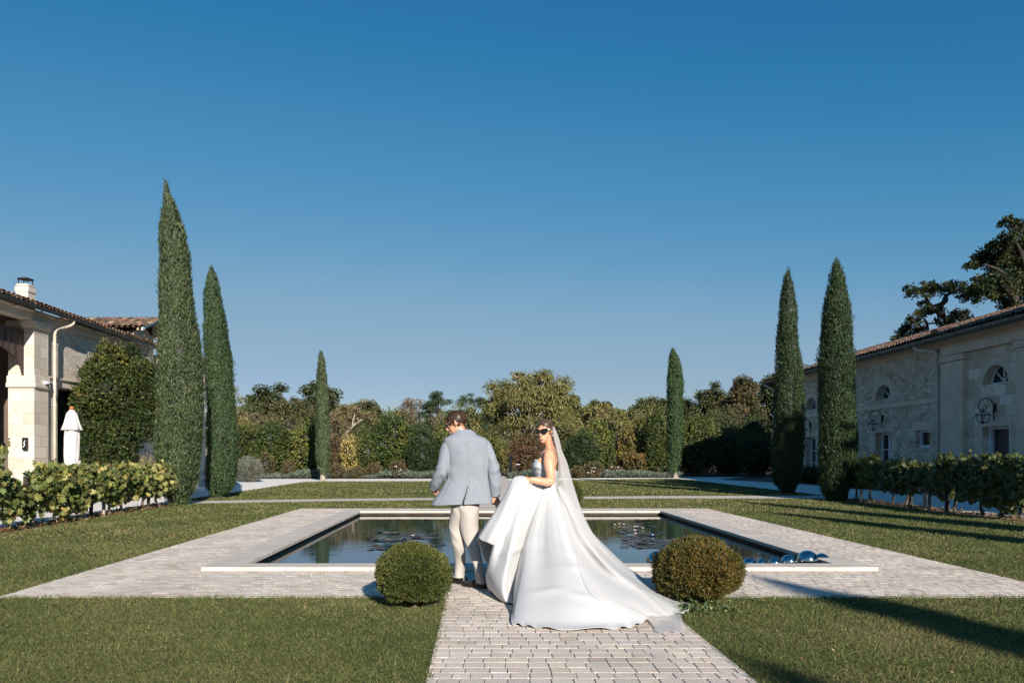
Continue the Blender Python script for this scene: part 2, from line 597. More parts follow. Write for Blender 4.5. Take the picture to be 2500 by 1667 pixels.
def cobble_material():
    m, nt, b = new_mat('stone_sett')
    L = nt.links
    a = N(nt, 'ShaderNodeAttribute', attribute_name='tint')
    tc = N(nt, 'ShaderNodeTexCoord')
    n1 = N(nt, 'ShaderNodeTexNoise'); n1.inputs['Scale'].default_value = 90; n1.inputs['Detail'].default_value = 3
    n2 = N(nt, 'ShaderNodeTexNoise'); n2.inputs['Scale'].default_value = 1.3; n2.inputs['Detail'].default_value = 5
    L.new(tc.outputs['Object'], n1.inputs['Vector']); L.new(tc.outputs['Object'], n2.inputs['Vector'])
    r1 = ramp(nt, [(.3, (.68, .67, .66)), (.55, (1, 1, 1)), (.75, (1.15, 1.15, 1.15))])
    r2 = ramp(nt, [(.3, (.84, .83, .82)), (.65, (1.04, 1.04, 1.04))])
    L.new(n1.outputs['Fac'], r1.inputs[0]); L.new(n2.outputs['Fac'], r2.inputs[0])
    x1 = N(nt, 'ShaderNodeMix', data_type='RGBA', blend_type='MULTIPLY'); x1.inputs[0].default_value = 1
    x2 = N(nt, 'ShaderNodeMix', data_type='RGBA', blend_type='MULTIPLY'); x2.inputs[0].default_value = 1
    L.new(a.outputs['Color'], x1.inputs[6]); L.new(r1.outputs[0], x1.inputs[7])
    L.new(x1.outputs[2], x2.inputs[6]); L.new(r2.outputs[0], x2.inputs[7])
    L.new(x2.outputs[2], b.inputs['Base Color'])
    b.inputs['Roughness'].default_value = .85
    b.inputs['Specular IOR Level'].default_value = .25
    bp = N(nt, 'ShaderNodeBump'); bp.inputs['Strength'].default_value = .5; bp.inputs['Distance'].default_value = .006
    L.new(n1.outputs['Fac'], bp.inputs['Height']); L.new(bp.outputs[0], b.inputs['Normal'])
    return m


def water_material():
    m, nt, b = new_mat('pond_water')
    L = nt.links
    b.inputs['Base Color'].default_value = (.012, .026, .036, 1)
    b.inputs['Roughness'].default_value = .015
    b.inputs['IOR'].default_value = 1.5
    b.inputs['Specular IOR Level'].default_value = .6
    tc = N(nt, 'ShaderNodeTexCoord')
    mp = N(nt, 'ShaderNodeMapping'); mp.inputs['Scale'].default_value = (1.2, 3.2, 1)
    n1 = N(nt, 'ShaderNodeTexNoise'); n1.inputs['Scale'].default_value = 2.6; n1.inputs['Detail'].default_value = 3
    n3 = N(nt, 'ShaderNodeTexNoise'); n3.inputs['Scale'].default_value = .35; n3.inputs['Detail'].default_value = 1
    L.new(tc.outputs['Object'], mp.inputs[0]); L.new(mp.outputs[0], n1.inputs['Vector']); L.new(tc.outputs['Object'], n3.inputs['Vector'])
    mr = N(nt, 'ShaderNodeMapRange'); mr.inputs['From Min'].default_value = .4; mr.inputs['From Max'].default_value = .65; mr.inputs['To Min'].default_value = .25; mr.inputs['To Max'].default_value = 1
    L.new(n3.outputs['Fac'], mr.inputs['Value'])
    mu = N(nt, 'ShaderNodeMath', operation='MULTIPLY')
    L.new(n1.outputs['Fac'], mu.inputs[0]); L.new(mr.outputs[0], mu.inputs[1])
    bp = N(nt, 'ShaderNodeBump'); bp.inputs['Strength'].default_value = .22; bp.inputs['Distance'].default_value = .010
    L.new(mu.outputs[0], bp.inputs['Height']); L.new(bp.outputs[0], b.inputs['Normal'])
    return m


M['lawn'] = lawn_material()
M['sett'] = cobble_material()
M['water'] = water_material()
M['coping'] = mat_noise('coping_stone', (.52, .455, .39), (.62, .55, .475), 3, .75, .15, 60, detail=6)
M['poolwall'] = mat_noise('pool_liner', (.03, .022, .014), (.075, .05, .03), 6, .6, 0)

# ------------------------------------------------------------------ camera, sky, sun
cam = bpy.data.cameras.new('camera')
camo = bpy.data.objects.new('camera', cam)
COL.objects.link(camo)
camo.location = (0, 0, H_CAM)
camo.rotation_euler = (radians(90), 0, 0)
cam.sensor_width = 36
cam.lens = F_PX / 2500 * 36
cam.shift_x = (1250 - CX) / 2500
cam.shift_y = (CY - 833.5) / 2500
cam.clip_start = .05
cam.clip_end = 3000
SC.camera = camo

SUN_EL, SUN_AZ = radians(22.5), radians(16.5)            # azimuth: from straight behind the camera towards its right
sdir = np.array([sin(SUN_AZ) * cos(SUN_EL), -cos(SUN_AZ) * cos(SUN_EL), sin(SUN_EL)])
sun = bpy.data.lights.new('sun', 'SUN')
sun.energy = 5.0
sun.angle = radians(.53)
sun.color = (1, .925, .83)
suno = bpy.data.objects.new('sun', sun)
COL.objects.link(suno)
suno.rotation_euler = Vector(sdir).to_track_quat('Z', 'Y').to_euler()
suno.location = (8, -20, 18)

W = bpy.data.worlds.new('World')
SC.world = W
W.use_nodes = True
wn = W.node_tree
sky = wn.nodes.new('ShaderNodeTexSky')
sky.sky_type = 'NISHITA'
sky.sun_disc = False
sky.sun_elevation = SUN_EL
sky.sun_rotation = pi - SUN_AZ
sky.altitude = 3000
sky.air_density = 1.5
sky.dust_density = .3
sky.ozone_density = 8
bg = wn.nodes['Background']
bg.inputs['Strength'].default_value = .068
# camera-style colour grade of the physical sky (a fixed response curve per channel)
k1 = wn.nodes.new('ShaderNodeVectorMath'); k1.operation = 'SCALE'; k1.inputs['Scale'].default_value = .1
k2 = wn.nodes.new('ShaderNodeVectorMath'); k2.operation = 'SCALE'; k2.inputs['Scale'].default_value = 10
crv = wn.nodes.new('ShaderNodeRGBCurve')
for ci, pts in enumerate((((.0545, .0242), (.0762, .0578), (.112, .127), (.156, .225), (.275, .328), (1, .9)),
                          ((.138, .171), (.195, .246), (.279, .328), (.371, .395), (.552, .468), (1, .85)),
                          ((.337, .392), (.456, .474), (.61, .545), (.737, .572), (.847, .595), (1, .8)))):
    c_ = crv.mapping.curves[ci]
    c_.points[0].location = (0, 0); c_.points[1].location = pts[-1]
    for p_ in pts[:-1]: c_.points.new(*p_)
    for p_ in c_.points: p_.handle_type = 'AUTO_CLAMPED'
crv.mapping.update()
wn.links.new(sky.outputs[0], k1.inputs[0]); wn.links.new(k1.outputs[0], crv.inputs['Color'])
wn.links.new(crv.outputs[0], k2.inputs[0]); wn.links.new(k2.outputs[0], bg.inputs['Color'])
SC.view_settings.view_transform = 'Standard'
SC.view_settings.look = 'None'
SC.view_settings.gamma = 1
SC.view_settings.exposure = .55
SC.cycles.caustics_reflective = False
SC.cycles.caustics_refractive = False
SC.cycles.max_bounces = 6
SC.cycles.diffuse_bounces = 3
SC.cycles.transparent_max_bounces = 8
SC.cycles.use_denoising = True

# ------------------------------------------------------------------ ground and surfaces
PX0, PX1, PD0, PD1 = -4.74, 6.0, 7.21, 19.5          # paving round the pool
CX0, CX1, CD0, CD1 = -3.34, 4.77, 8.82, 18.25        # coping outside
IX0, IX1, ID0, ID1 = -2.90, 4.37, 9.15, 17.85        # coping inside = water
GX0, GX1 = -.335, 1.70                                # garden path


def rects(name, rs, z, mat, kind='structure'):
    V, F = [], []
    for r in rs:
        if len(r) == 4 and np.isscalar(r[0]):
            x0, x1, y0, y1 = r
            q = [(x0, y0), (x1, y0), (x1, y1), (x0, y1)]
        else:
            q = r
        F.append(list(range(len(V), len(V) + len(q))))
        V += [(x, y, z) for x, y in q]
    o = mk(name, V, F, mat)
    tag(o, kind=kind)
    return o


E = 900
rects('ground', [(-E, E, -E, CD0 + .1), (-E, E, CD1 - .1, E), (-E, CX0 + .1, CD0 + .1, CD1 - .1), (CX1 - .1, E, CD0 + .1, CD1 - .1)], -.03, M['soil'])
XC = [(-9.2, 21.25, 22.65), (-4, 22.7, 24.0), (1, 23.5, 24.8), (6, 24.05, 25.55), (12.0, 23.95, 25.7)]   # cross path: x, near edge, far edge
lower = [(x, a) for x, a, b_ in XC]
upper = [(x, b_) for x, a, b_ in XC]
def between(edge, x):
    xs = [p[0] for p in edge]; ys = [p[1] for p in edge]
    return float(np.interp(x, xs, ys))
lawns = [(-8.5, PX0, -8, PD1 - 1), (PX0, GX0, -8, PD0), (GX1, PX1, -8, PD0), (PX1, 11.2, -8, PD1 - 1),
         [(-8.6, PD1 - 1), (PX0, PD1 - 1), (PX0, between(lower, PX0)), (-4, 22.7), (-8.9, 21.3)],
         [(PX0, PD1), (GX0, PD1), (GX0, between(lower, GX0)), (-4, 22.7), (PX0, between(lower, PX0))],
         [(GX1, PD1), (PX1, PD1), (PX1, between(lower, PX1)), (GX1, between(lower, GX1))],
         [(PX1, PD1 - 1), (11.3, PD1 - 1), (11.6, 23.95), (6, 24.05)],
         [(-9.35, 22.7), (-4, 24.0), (GX0, between(upper, GX0)), (GX0, 40.8), (-8.8, 40.4), (-9.45, 38)],
         [(GX1, between(upper, GX1)), (6, 25.55), (12.0, 25.7), (12.25, 43), (11.4, 45.2), (GX1, 41.6)]]
rects('lawn', lawns, -.004, M['lawn'])
rects('gravel_drive', [(-13.6, -9.0, -6, 21.2), [(-13.6, 21.2), (-9.0, 21.2), (-9.4, 22.8), (-9.45, 38), (-8.8, 40.5), (GX0, 40.9), (GX0, 45.2), (-16, 45.2)],
                       [(GX1, 41.7), (11.4, 45.3), (12.3, 43), (12.1, 25.7), (11.7, 24), (11.9, 24), (11.9, -6), (16, -6), (16, 37), (14.2, 44), (18, 49.7), (GX1, 45.6)]], -.012, M['gravel'])
rects('cross_path', [[XC[i][:2], XC[i + 1][:2], (XC[i + 1][0], XC[i + 1][2]), (XC[i][0], XC[i][2])] for i in range(len(XC) - 1)], .0, M['crosspath'])
rects('soil_strip', [(-9.0, -8.5, -6, 21.0), (11.2, 11.9, -6, 23.3)], -.001, M['litter'])
rects('flower_bed', [[(-20, 45.2), (GX0, 45.2), (GX0, 80), (-40, 80)], [(GX1, 45.6), (18, 49.7), (14.2, 44), (16, 37), (16, 5), (40, 5), (60, 80), (GX1, 80)], (-19, -13.6, -6, 45.2)], -.006, M['soil'])
rects('rear_path', [(GX0, GX1, PD1, 72)], .004, M['crosspath'])
rects('paving_bed', [(PX0, PX1, PD0, CD0 + .1), (PX0, CX0 + .1, CD0 + .1, CD1 - .1), (CX1 - .1, PX1, CD0 + .1, CD1 - .1), (PX0, PX1, CD1 - .1, PD1), (GX0, GX1, -4, PD0)], -.0065, M['joint'])


def setts():
    g = np.random.default_rng(3)
    regs = [(PX0, PX1, PD0, CD0 - .005), (PX0, CX0 - .005, CD0 + .006, CD1 - .006), (CX1 + .005, PX1, CD0 + .006, CD1 - .006), (PX0, PX1, CD1 + .005, PD1), (GX0, GX1, 1.5, PD0 - .01)]
    B = []
    for (x0, x1, y0, y1) in regs:
        nr = max(1, round((y1 - y0) / .118))
        rh = (y1 - y0) / nr
        for r in range(nr):
            x = x0 - g.uniform(0, .12)
            while x < x1 - .02:
                w = g.uniform(.108, .158)
                a, b_ = max(x, x0), min(x + w, x1)
                if x1 - b_ < .05: b_ = x1
                if b_ - a > .03: B.append((a, b_, y0 + r * rh, y0 + (r + 1) * rh))
                x += w
                if b_ == x1: break
    B = np.array(B)
    n = len(B)
    gx = g.uniform(.002, .006, (n, 2)); gy = g.uniform(.0008, .0026, (n, 2))
    x0 = B[:, 0] + gx[:, 0]; x1 = B[:, 1] - gx[:, 1]; y0 = B[:, 2] + gy[:, 0]; y1 = B[:, 3] - gy[:, 1]
    q = np.stack([np.stack([x0, y0], -1), np.stack([x1, y0], -1), np.stack([x1, y1], -1), np.stack([x0, y1], -1)], 1)
    q = q + g.normal(size=q.shape) * .0013
    ce = q.mean(1, keepdims=True)
    top = ce + (q - ce) * np.array([.965, .965])
    h = (.0 + g.normal(size=(n, 1)) * .0005) + (top - ce)[:, :, 0] * g.normal(size=(n, 1)) * .007 + (top - ce)[:, :, 1] * g.normal(size=(n, 1)) * .006
    V = np.concatenate([np.concatenate([q, np.full((n, 4, 1), -.02)], -1), np.concatenate([q, (h - .0016)[:, :, None]], -1), np.concatenate([top, h[:, :, None]], -1)], 1)
    f = [(8, 9, 10, 11)]
    for s in (0, 4):
        f += [(s + i, s + (i + 1) % 4, s + 4 + (i + 1) % 4, s + 4 + i) for i in range(4)]
    F = (np.array(f)[None] + (np.arange(n) * 12)[:, None, None]).reshape(-1, 4)
    base = np.array([.70, .605, .515])
    c = base * (1 + .06 * g.normal(size=(n, 1))) * (1 + .016 * g.normal(size=(n, 3)))
    dk = g.random(n) < .05
    c[dk] *= np.array([.86, .82, .78])
    o = mk('stone_paving', V.reshape(-1, 3), F, M['sett'], tint=np.repeat(np.clip(c, .1, .8), 12, 0))
    tag(o, kind='structure')


setts()

# pool: water, walls, coping stones
rects('pond_water', [(IX0 - .06, IX1 + .06, ID0 - .06, ID1 + .06)], -.045, M['water'])
t = thing('pool_surround', 'low pale stone coping framing the rectangular lily pond', 'pool edge', (.7, CD0, 0))
b = MB()
for a in ((IX0 - .1, IX0 - .06, ID0 - .1, ID1 + .1), (IX1 + .06, IX1 + .1, ID0 - .1, ID1 + .1), (IX0 - .06, IX1 + .06, ID0 - .1, ID0 - .06), (IX0 - .06, IX1 + .06, ID1 + .06, ID1 + .1)):
    b.box((a[0], a[2], -.5), (a[1], a[3], .0))
b.build('pool_wall', M['poolwall'], t)
b = MB()
def slabs(x0, x1, y0, y1, along, n):
    for i in range(n):
        if along == 0:
            w = (x1 - x0) / n
            b.box((x0 + i * w + .0015, y0, .001), (x0 + (i + 1) * w - .0015, y1, .053 + random.uniform(-.001, .001)), .006)
        else:
            w = (y1 - y0) / n
            b.box((x0, y0 + i * w + .0015, .001), (x1, y0 + (i + 1) * w - .0015, .053 + random.uniform(-.001, .001)), .006)
slabs(CX0, CX1, CD0, ID0, 0, 8)
slabs(CX0, CX1, ID1, CD1, 0, 8)
slabs(CX0, IX0, ID0 + .002, ID1 - .002, 1, 8)
slabs(IX1, CX1, ID0 + .002, ID1 - .002, 1, 8)
b.build('coping', M['coping'], t)
# twin white outlet caps on the far pool wall
b = MB()
for k in range(2):
    x = (820 + 6 * k - CX) * ID1 / F_PX - .0
    b.tube([(x + .35, ID1 + .055, -.02), (x + .35, ID1 + .03, -.02)], .022, 10)
b.build('outlet_cap', mat_noise('white_plastic', (.7, .7, .68), (.8, .8, .78), 5, .5), t)

# ------------------------------------------------------------------ mirror balls
def ball(px, py, d, r, label, mat='steel', afloat=.5):
    p = at(px, py, d)
    V, F = lathe([(r * sin(a), -r * cos(a)) for a in np.linspace(.02, pi - .02, 26)], 40)
    F = [list(f) for f in F] + [list(range(40))[::-1], list(range(25 * 40, 26 * 40))]
    o = mk('mirror_ball', V, F, M[mat], smooth=True, loc=(0, 0, 0))
    o.location = (p[0], d, -.045 + r * (1 - 2 * .16) if afloat is None else p[2])
    tag(o, label, 'mirror ball', 'steel balls in the pond')
    return o


dB = 9.42
for (px, top, rpx, lab, dd) in ((1802, 1367, 12, 'smallest mirror ball, half hidden behind the right clipped yew', 9.45), (1829.5, 1361, 17, 'mirror ball second from the right clipped yew', 9.45), (1860.5, 1364, 13, 'small mirror ball third from the right clipped yew', 9.45), (1891, 1360.3, 15, 'mirror ball midway along the row at the pond corner', 9.45),
                                (1926, 1353, 19, 'larger mirror ball just left of the biggest one', 9.46), (1971.5, 1343, 25.5, 'biggest mirror ball in the row at the pond corner', 9.5), (2006, 1350, 19, 'mirror ball nearest the right pond edge, end of the row', 9.72)):
    r = rpx * dd / F_PX
    zt = H_CAM - (top - CY) * dd / F_PX
    ball(px, CY + (H_CAM - (zt - r)) * F_PX / dd, dd, r, lab)
r = 26 * 9.5 / F_PX
ball(1604, 1113 + (H_CAM - (H_CAM - (1344 - CY) * 9.5 / F_PX - r)) * F_PX / 9.5, 9.5, r, 'large mirror ball partly hidden left of the right clipped yew')
for (px, py, rpx, lab, mt) in ((957.5, 1336, 6.4, 'dark floating ball nearest the left clipped yew', 'gunmetal'), (987, 1320, 6.2, 'dark floating ball on the lily pads left of the groom', 'gunmetal'), (1592.5, 1306.5, 5.6, 'bright floating ball on the lily pads right of the bride', 'steel'),
                           (1018, 1307, 2.6, 'tiny bright ball, left of the pair near the groom', 'steel'), (1025, 1307, 2.5, 'tiny bright ball, right of the pair near the groom', 'steel')):
    d = F_PX * (H_CAM + .045) / (py + rpx * .4 - CY)
    r = rpx * d / F_PX
    p = at(px, py, d)
    o = ball(px, py, d, r, lab, mt)
    o.location.z = -.045 + r * .55

# ------------------------------------------------------------------ water lilies
M['pad'] = mat_tint('lily_pad', .35, .05, .5)
PADS = [((.05, .06, .035), 3), ((.09, .075, .045), 3), ((.16, .08, .05), 2), ((.2, .12, .08), 1)]
M['petal'] = mat_noise('lily_petal', (.75, .55, .5), (.85, .76, .72), 9, .6)
def lily(pxs, pys, n, label, flowers=(), seed=1):
    g = np.random.default_rng(seed)
    gd = lambda py: F_PX * (H_CAM + .045) / (py - CY)
    P = []
    for k in range(int(n * 1.7)):
        py = g.uniform(*pys); px = np.clip(g.normal((pxs[0] + pxs[1]) / 2, (pxs[1] - pxs[0]) / 3.6), *pxs)
        d = gd(py)
        P.append(((px - CX) * d / F_PX, d))
    c = np.mean(P, 0)
    o = thing('water_lily', label, 'water lily', (c[0], c[1], -.045), 'water lilies in the pond')
    V, F, C = [], [], []
    n0 = 0
    for i, (x, y) in enumerate(P):
        r = g.uniform(.04, .085); a0 = g.uniform(0, 2 * pi); k = 14
        an = a0 + np.linspace(.22, 2 * pi - .22, k)
        ti = g.normal(size=2) * .06
        up = .004 + .002 * (i % 4)
        ring = np.stack([x + r * np.cos(an), y + r * np.sin(an), np.full(k, -.045 + up)], -1)
        ring[:, 2] += np.maximum(0, (ring[:, 0] - x) * ti[0] + (ring[:, 1] - y) * ti[1]) * 1.2
        V.append(np.vstack([[x, y, -.045 + up], ring])); F += [[n0, n0 + j, n0 + j + 1] for j in range(1, k)]
        n0 += k + 1
        C.append(np.repeat(pick(PADS, 1, g), k + 1, 0))
    mk('pads', np.concatenate(V), np.array(F), M['pad'], o, tint=np.concatenate(C))
    for (px, py) in flowers:
        d = gd(py + 3)
        p = np.array([(px - CX) * d / F_PX, d, -.035])
        cr = Crown()
        for ringi, (m_, tilt, L) in enumerate(((8, .35, .042), (7, .8, .04), (5, 1.3, .032))):
            a = np.arange(m_) * 2 * pi / m_ + ringi * .4
            A = np.stack([np.cos(a) * cos(tilt), np.sin(a) * cos(tilt), np.full(m_, sin(tilt))], -1)
            Nn = np.stack([-np.cos(a) * sin(tilt), -np.sin(a) * sin(tilt), np.full(m_, cos(tilt))], -1)
            cr.add(*leaf_arrays(np.repeat(p[None], m_, 0), A, Nn, L, L * .5, np.full((m_, 3), .7), bend=.0))
        cr.build('flower', o, M['petal'])


lily((905, 975), (1330, 1342), 26, 'lily pads behind the left clipped yew, with reddish leaves at their left end', seed=1)
lily((915, 985), (1314, 1322), 24, 'dark lily pads left of the floating ball near the groom', seed=2)
lily((985, 1072), (1304, 1316), 16, 'lily pads around the tiny pair of bright balls', ((1008, 1307),), seed=3)
lily((925, 990), (1297, 1304), 12, 'thin line of lily pads in the middle of the left half of the pond', seed=4)
lily((975, 1085), (1326, 1336), 14, 'lily pads between the left clipped yew and the groom', seed=5)
lily((1495, 1600), (1276, 1290), 12, 'farthest lily pads with pink flowers right of the bride', ((1501, 1280), (1512, 1278), (1523, 1279)), seed=6)
lily((1500, 1560), (1294, 1302), 12, 'lily pads with a cluster of pink flowers right of the bride', ((1549, 1285), (1555, 1285), (1569, 1288), (1550, 1294)), seed=7)
lily((1558, 1625), (1300, 1308), 14, 'lily pads around the bright floating ball', ((1552, 1302),), seed=8)
lily((1510, 1570), (1308, 1316), 12, 'lily pads beside the edge of the white dress', seed=9)
lily((1525, 1660), (1314, 1338), 60, 'largest patch of brownish lily pads behind the right clipped yew', seed=10)

# ------------------------------------------------------------------ grass blades
def in_lawn(P):
    x, y = P[:, 0], P[:, 1]
    ok = np.zeros(len(P), bool)
    m = .03
    ok |= (x > -8.55) & (x < PX0 + m) & (y < 22.9)
    ok |= (x >= PX0) & (x < GX0 + m) & (y < PD0 + .04)
    ok |= (x > GX1 - m) & (x <= PX1) & (y < PD0 + .04)
    ok |= (x > PX1 - m) & (x < 11.25) & (y < 24)
    ok |= (x > PX0 - m) & (x < PX1 + m) & (y > PD1 - .03) & ((x < GX0) | (x > GX1))
    ok |= (y > 22.6) & (x > -9.4) & (x < 12.1)
    lo = np.interp(x, [p[0] for p in lower], [p[1] for p in lower]); up = np.interp(x, [p[0] for p in upper], [p[1] for p in upper])
    ok &= (y < lo) | (y > up)
    ok &= np.where(y > 22, (x > -9.4) & (x < 12.1) & (y < np.interp(x, [-9, -.4, 1.7, 11.4], [40.4, 40.8, 41.6, 45])), True)
    ok &= ~((y > PD1) & (x > GX0 - .02) & (x < GX1 + .02))
    return ok


def grass():
    g = np.random.default_rng(21)
    Vs, Fs, Cs = [], [], []
    n0 = 0
    pal_g = np.array([(.072, .098, .028), (.112, .138, .041), (.158, .178, .057), (.235, .225, .085), (.32, .265, .13), (.27, .185, .11)])
    for (d0, d1, dens, hgt, wid) in ((3.6, 6.2, 7500, .028, .0038), (6.2, 8.2, 5000, .030, .0048), (8.2, 12, 1900, .032, .0075), (12, 18, 700, .036, .013), (18, 26, 320, .04, .02), (26, 45, 130, .045, .034)):
        xa, xb = max(-9.5, -.72 * d1 - .4), min(12.3, .78 * d1 + .4)
        n = int((xb - xa) * (d1 - d0) * dens)
        P = np.stack([g.uniform(xa, xb, n), g.uniform(d0, d1, n), np.full(n, -.006)], -1)
        # tufts: pull some blades together
        cen = P[g.integers(0, n, n)]
        P = P[in_lawn(P)]
        n = len(P)
        patch = sinnoise(P * [1, 1, 0], 1.3, 77) * .5 + sinnoise(P * [1, 1, 0], 4.0, 78) * .5
        tuft = sinnoise(P * [1, 1, 0], 17.0, 79)
        t = np.clip(.40 + .22 * patch + .24 * g.normal(size=n), 0, .999)
        dead = g.random(n) < .08 + .34 * np.clip(patch - .05, 0, 1)
        ci = np.clip((t * 4).astype(int), 0, 3)
        ci = np.where(dead, g.integers(4, 6, n), ci)
        C = pal_g[ci] * (1 + .18 * g.normal(size=(n, 1)))
        h = hgt * (1 + .28 * tuft + .3 * g.normal(size=n)).clip(.3, 2.2)
        edge = (np.abs(P[:, 1] - PD0) < .12) & (P[:, 0] > PX0) & (P[:, 0] < PX1)
        h = np.where(edge, h * 1.35, h)
        az = g.uniform(0, 2 * pi, n) * .85 + (1.5 + 2.6 * sinnoise(P * [1, 1, 0], 4.0, 80))
        tl = np.abs(g.normal(size=n)) * .55 + .3
        A = np.stack([np.cos(az) * np.sin(tl), np.sin(az) * np.sin(tl), np.cos(tl)], -1)
        Nn = np.stack([np.cos(az + 1.2), np.sin(az + 1.2), np.full(n, .3)], -1) + g.normal(size=(n, 3)) * .5
        V, F, C = leaf_arrays(P, A, Nn, h, wid * g.uniform(.7, 1.3, n), np.clip(C, .004, 1), 'tri')
        Vs.append(V); Fs.append(F + n0); Cs.append(C); n0 += len(V)
    o = mk('grass', np.concatenate(Vs), np.concatenate(Fs), M['blade'], tint=np.concatenate(Cs))
    tag(o, 'short mown grass with yellowed patches on the lawns', 'grass', kind='stuff')
    # a few broad-leaved weeds, fallen leaves and daisies in the near lawn
    g = np.random.default_rng(5)
    n = 260
    P = np.stack([g.uniform(-5, 5.5, n), g.uniform(4.2, 8, n), np.full(n, .012)], -1)
    P = P[in_lawn(P)]
    n = len(P)
    cr = Crown()
    A = np.stack([g.normal(size=n), g.normal(size=n), g.uniform(0, .4, n)], -1)
    C = pick([((.09, .14, .04), 3), ((.3, .2, .09), 3), ((.22, .11, .06), 2), ((.4, .36, .1), 1)], n, g)
    cr.add(*leaf_arrays(P, A, np.tile([0, 0, 1.0], (n, 1)) + g.normal(size=(n, 3)) * .3, g.uniform(.015, .035, n), g.uniform(.012, .022, n), C))
    o = mk('fallen_leaves', np.concatenate(cr.V), np.array(cr.F), M['leaf'], tint=np.concatenate(cr.C))
    tag(o, 'scattered fallen leaves and small weeds lying in the near lawn', 'fallen leaves', kind='stuff')


grass()
# ------------------------------------------------------------------ buildings
LIME = [(.52, .45, .37), (.62, .55, .46), (.68, .61, .52), (.74, .68, .59)]
M['ashlar'] = mat_stone('limestone_ashlar', LIME, .62, .33, .006, 'xy', bump=.35, mort_col=(.40, .34, .28), msize=.006)
M['rubble'] = mat_stone('limestone_rubble', LIME + [(.66, .54, .36)], .24, .135, .02, 'xy', rubble=True, bump=.4, mort_col=(.58, .51, .42))
LIME2 = [(.36, .265, .185), (.54, .43, .32), (.61, .50, .39), (.80, .71, .60)]
M['rubble2'] = mat_stone('old_limestone_rubble', LIME2, .26, .15, .02, 'xy', rubble=True, bump=.7, mort_col=(.60, .53, .45))
M['ashlar2'] = mat_stone('old_limestone_blocks', LIME2 + [(.74, .67, .58)], .62, .34, .008, 'y', bump=.5, mort_col=(.48, .40, .32), msize=.008)
M['trim'] = mat_noise('limestone_trim', (.56, .49, .41), (.68, .61, .52), 2.5, .85, .25, 30, detail=7)
M['trim2'] = mat_noise('old_limestone_trim', (.54, .435, .335), (.65, .54, .43), 2.5, .85, .3, 30, detail=7)
M['tile'] = mat_tint('clay_roof_tile', .85, 0, .2)
M['boards'] = mat_noise('dark_wood_boards', (.045, .03, .026), (.085, .06, .052), 6, .75, .5, 20, stretch=(1, 1, .08))
M['glass'] = mat_noise('dark_window_glass', (.012, .016, .018), (.02, .026, .03), 2, .05, 0, spec=.8)
M['whitepaint'] = mat_noise('white_paint', (.62, .66, .70), (.72, .75, .78), 6, .5, .05, 30)
M['creampipe'] = mat_noise('cream_painted_pipe', (.50, .43, .35), (.60, .53, .44), 4, .55, .1, 20)
M['darkdoor'] = mat_noise('dark_painted_door', (.008, .012, .018), (.014, .02, .028), 4, .4, 0)
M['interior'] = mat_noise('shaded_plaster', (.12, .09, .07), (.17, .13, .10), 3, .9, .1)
TILEC = [((.20, .115, .075), 3), ((.27, .16, .105), 3), ((.14, .09, .065), 2), ((.33, .24, .17), 2), ((.10, .075, .06), 1)]


def roof_tiles(name, parent, x0, x1, y0, y1, z0, z1, run, mat, pitch=.21, row=.36, seed=1):
    """canal-tile roof: the plane rises from the eave (first run end) to the ridge. run = 'x' or 'y': the axis it rises along"""
    g = np.random.default_rng(seed)
    if run == 'x':
        Lr, Le = x1 - x0, y1 - y0
    else:
        Lr, Le = y1 - y0, x1 - x0
    slope = math.hypot(Lr, z1 - z0)
    nr = max(2, int(slope / row)); nt = max(2, int(abs(Le) / pitch))
    seg = 6
    prof = np.abs(np.sin(np.linspace(0, pi, seg + 1)))
    V, F, C = [], [], []
    n0 = 0
    for r in range(nr):
        a, b_ = r / nr, (r + 1.12) / nr
        for t_ in range(nt):
            jx = g.normal() * .006
            lift = .016 + g.normal() * .004
            c = pick(TILEC, 1, g)[0]
            for (ph, up, rad) in ((0.0, 1, .6), (.5, -1, .42)):
                e = (t_ + ph + np.linspace(-.5, .5, seg + 1) * rad * 1.9) / nt
                pts = []
                for s_, dz in ((a, lift if up > 0 else .004), (min(b_, 1.01), -.004)):
                    h = prof * .06 * up + (0.03 if up > 0 else .05)
                    q = np.zeros((seg + 1, 3))
                    if run == 'x':
                        q[:, 0] = x0 + Lr * s_; q[:, 1] = y0 + e * Le + jx
                    else:
                        q[:, 1] = y0 + Lr * s_; q[:, 0] = x0 + e * Le + jx
                    q[:, 2] = z0 + (z1 - z0) * s_ + h + dz
                    pts.append(q)
                V.append(np.vstack(pts)); C.append(np.tile(c * (1 if up > 0 else .8), (2 * (seg + 1), 1)))
                F.append([[n0 + k, n0 + k + 1, n0 + seg + 2 + k, n0 + seg + 1 + k] for k in range(seg)])
                n0 += 2 * (seg + 1)
    # under-sheet so that nothing shows through
    o = mk(name, np.concatenate(V), np.concatenate(F), mat, parent, tint=np.concatenate(C), smooth=True)
    return o


def cut(o, cutters):
    mods = []
    tmp = []
    for c in cutters:
        k = c.build('cutter', None)
        tmp.append(k)
        mods.append(('BOOLEAN', dict(operation='DIFFERENCE', solver='EXACT', object=k)))
    evaluate(o, mods)
    for k in tmp:
        me = k.data
        bpy.data.objects.remove(k); bpy.data.meshes.remove(me)
    return o


def arch_poly(yc, hw, zs, n=14, z0=None, r=None):
    """2-D outline (y, z) of an opening with a round head"""
    r = r or hw
    P = [(yc + hw * cos(a), zs + r * sin(a)) for a in np.linspace(0, pi, n)]
    if z0 is not None:
        P += [(yc - hw, z0), (yc + hw, z0)]
    return P


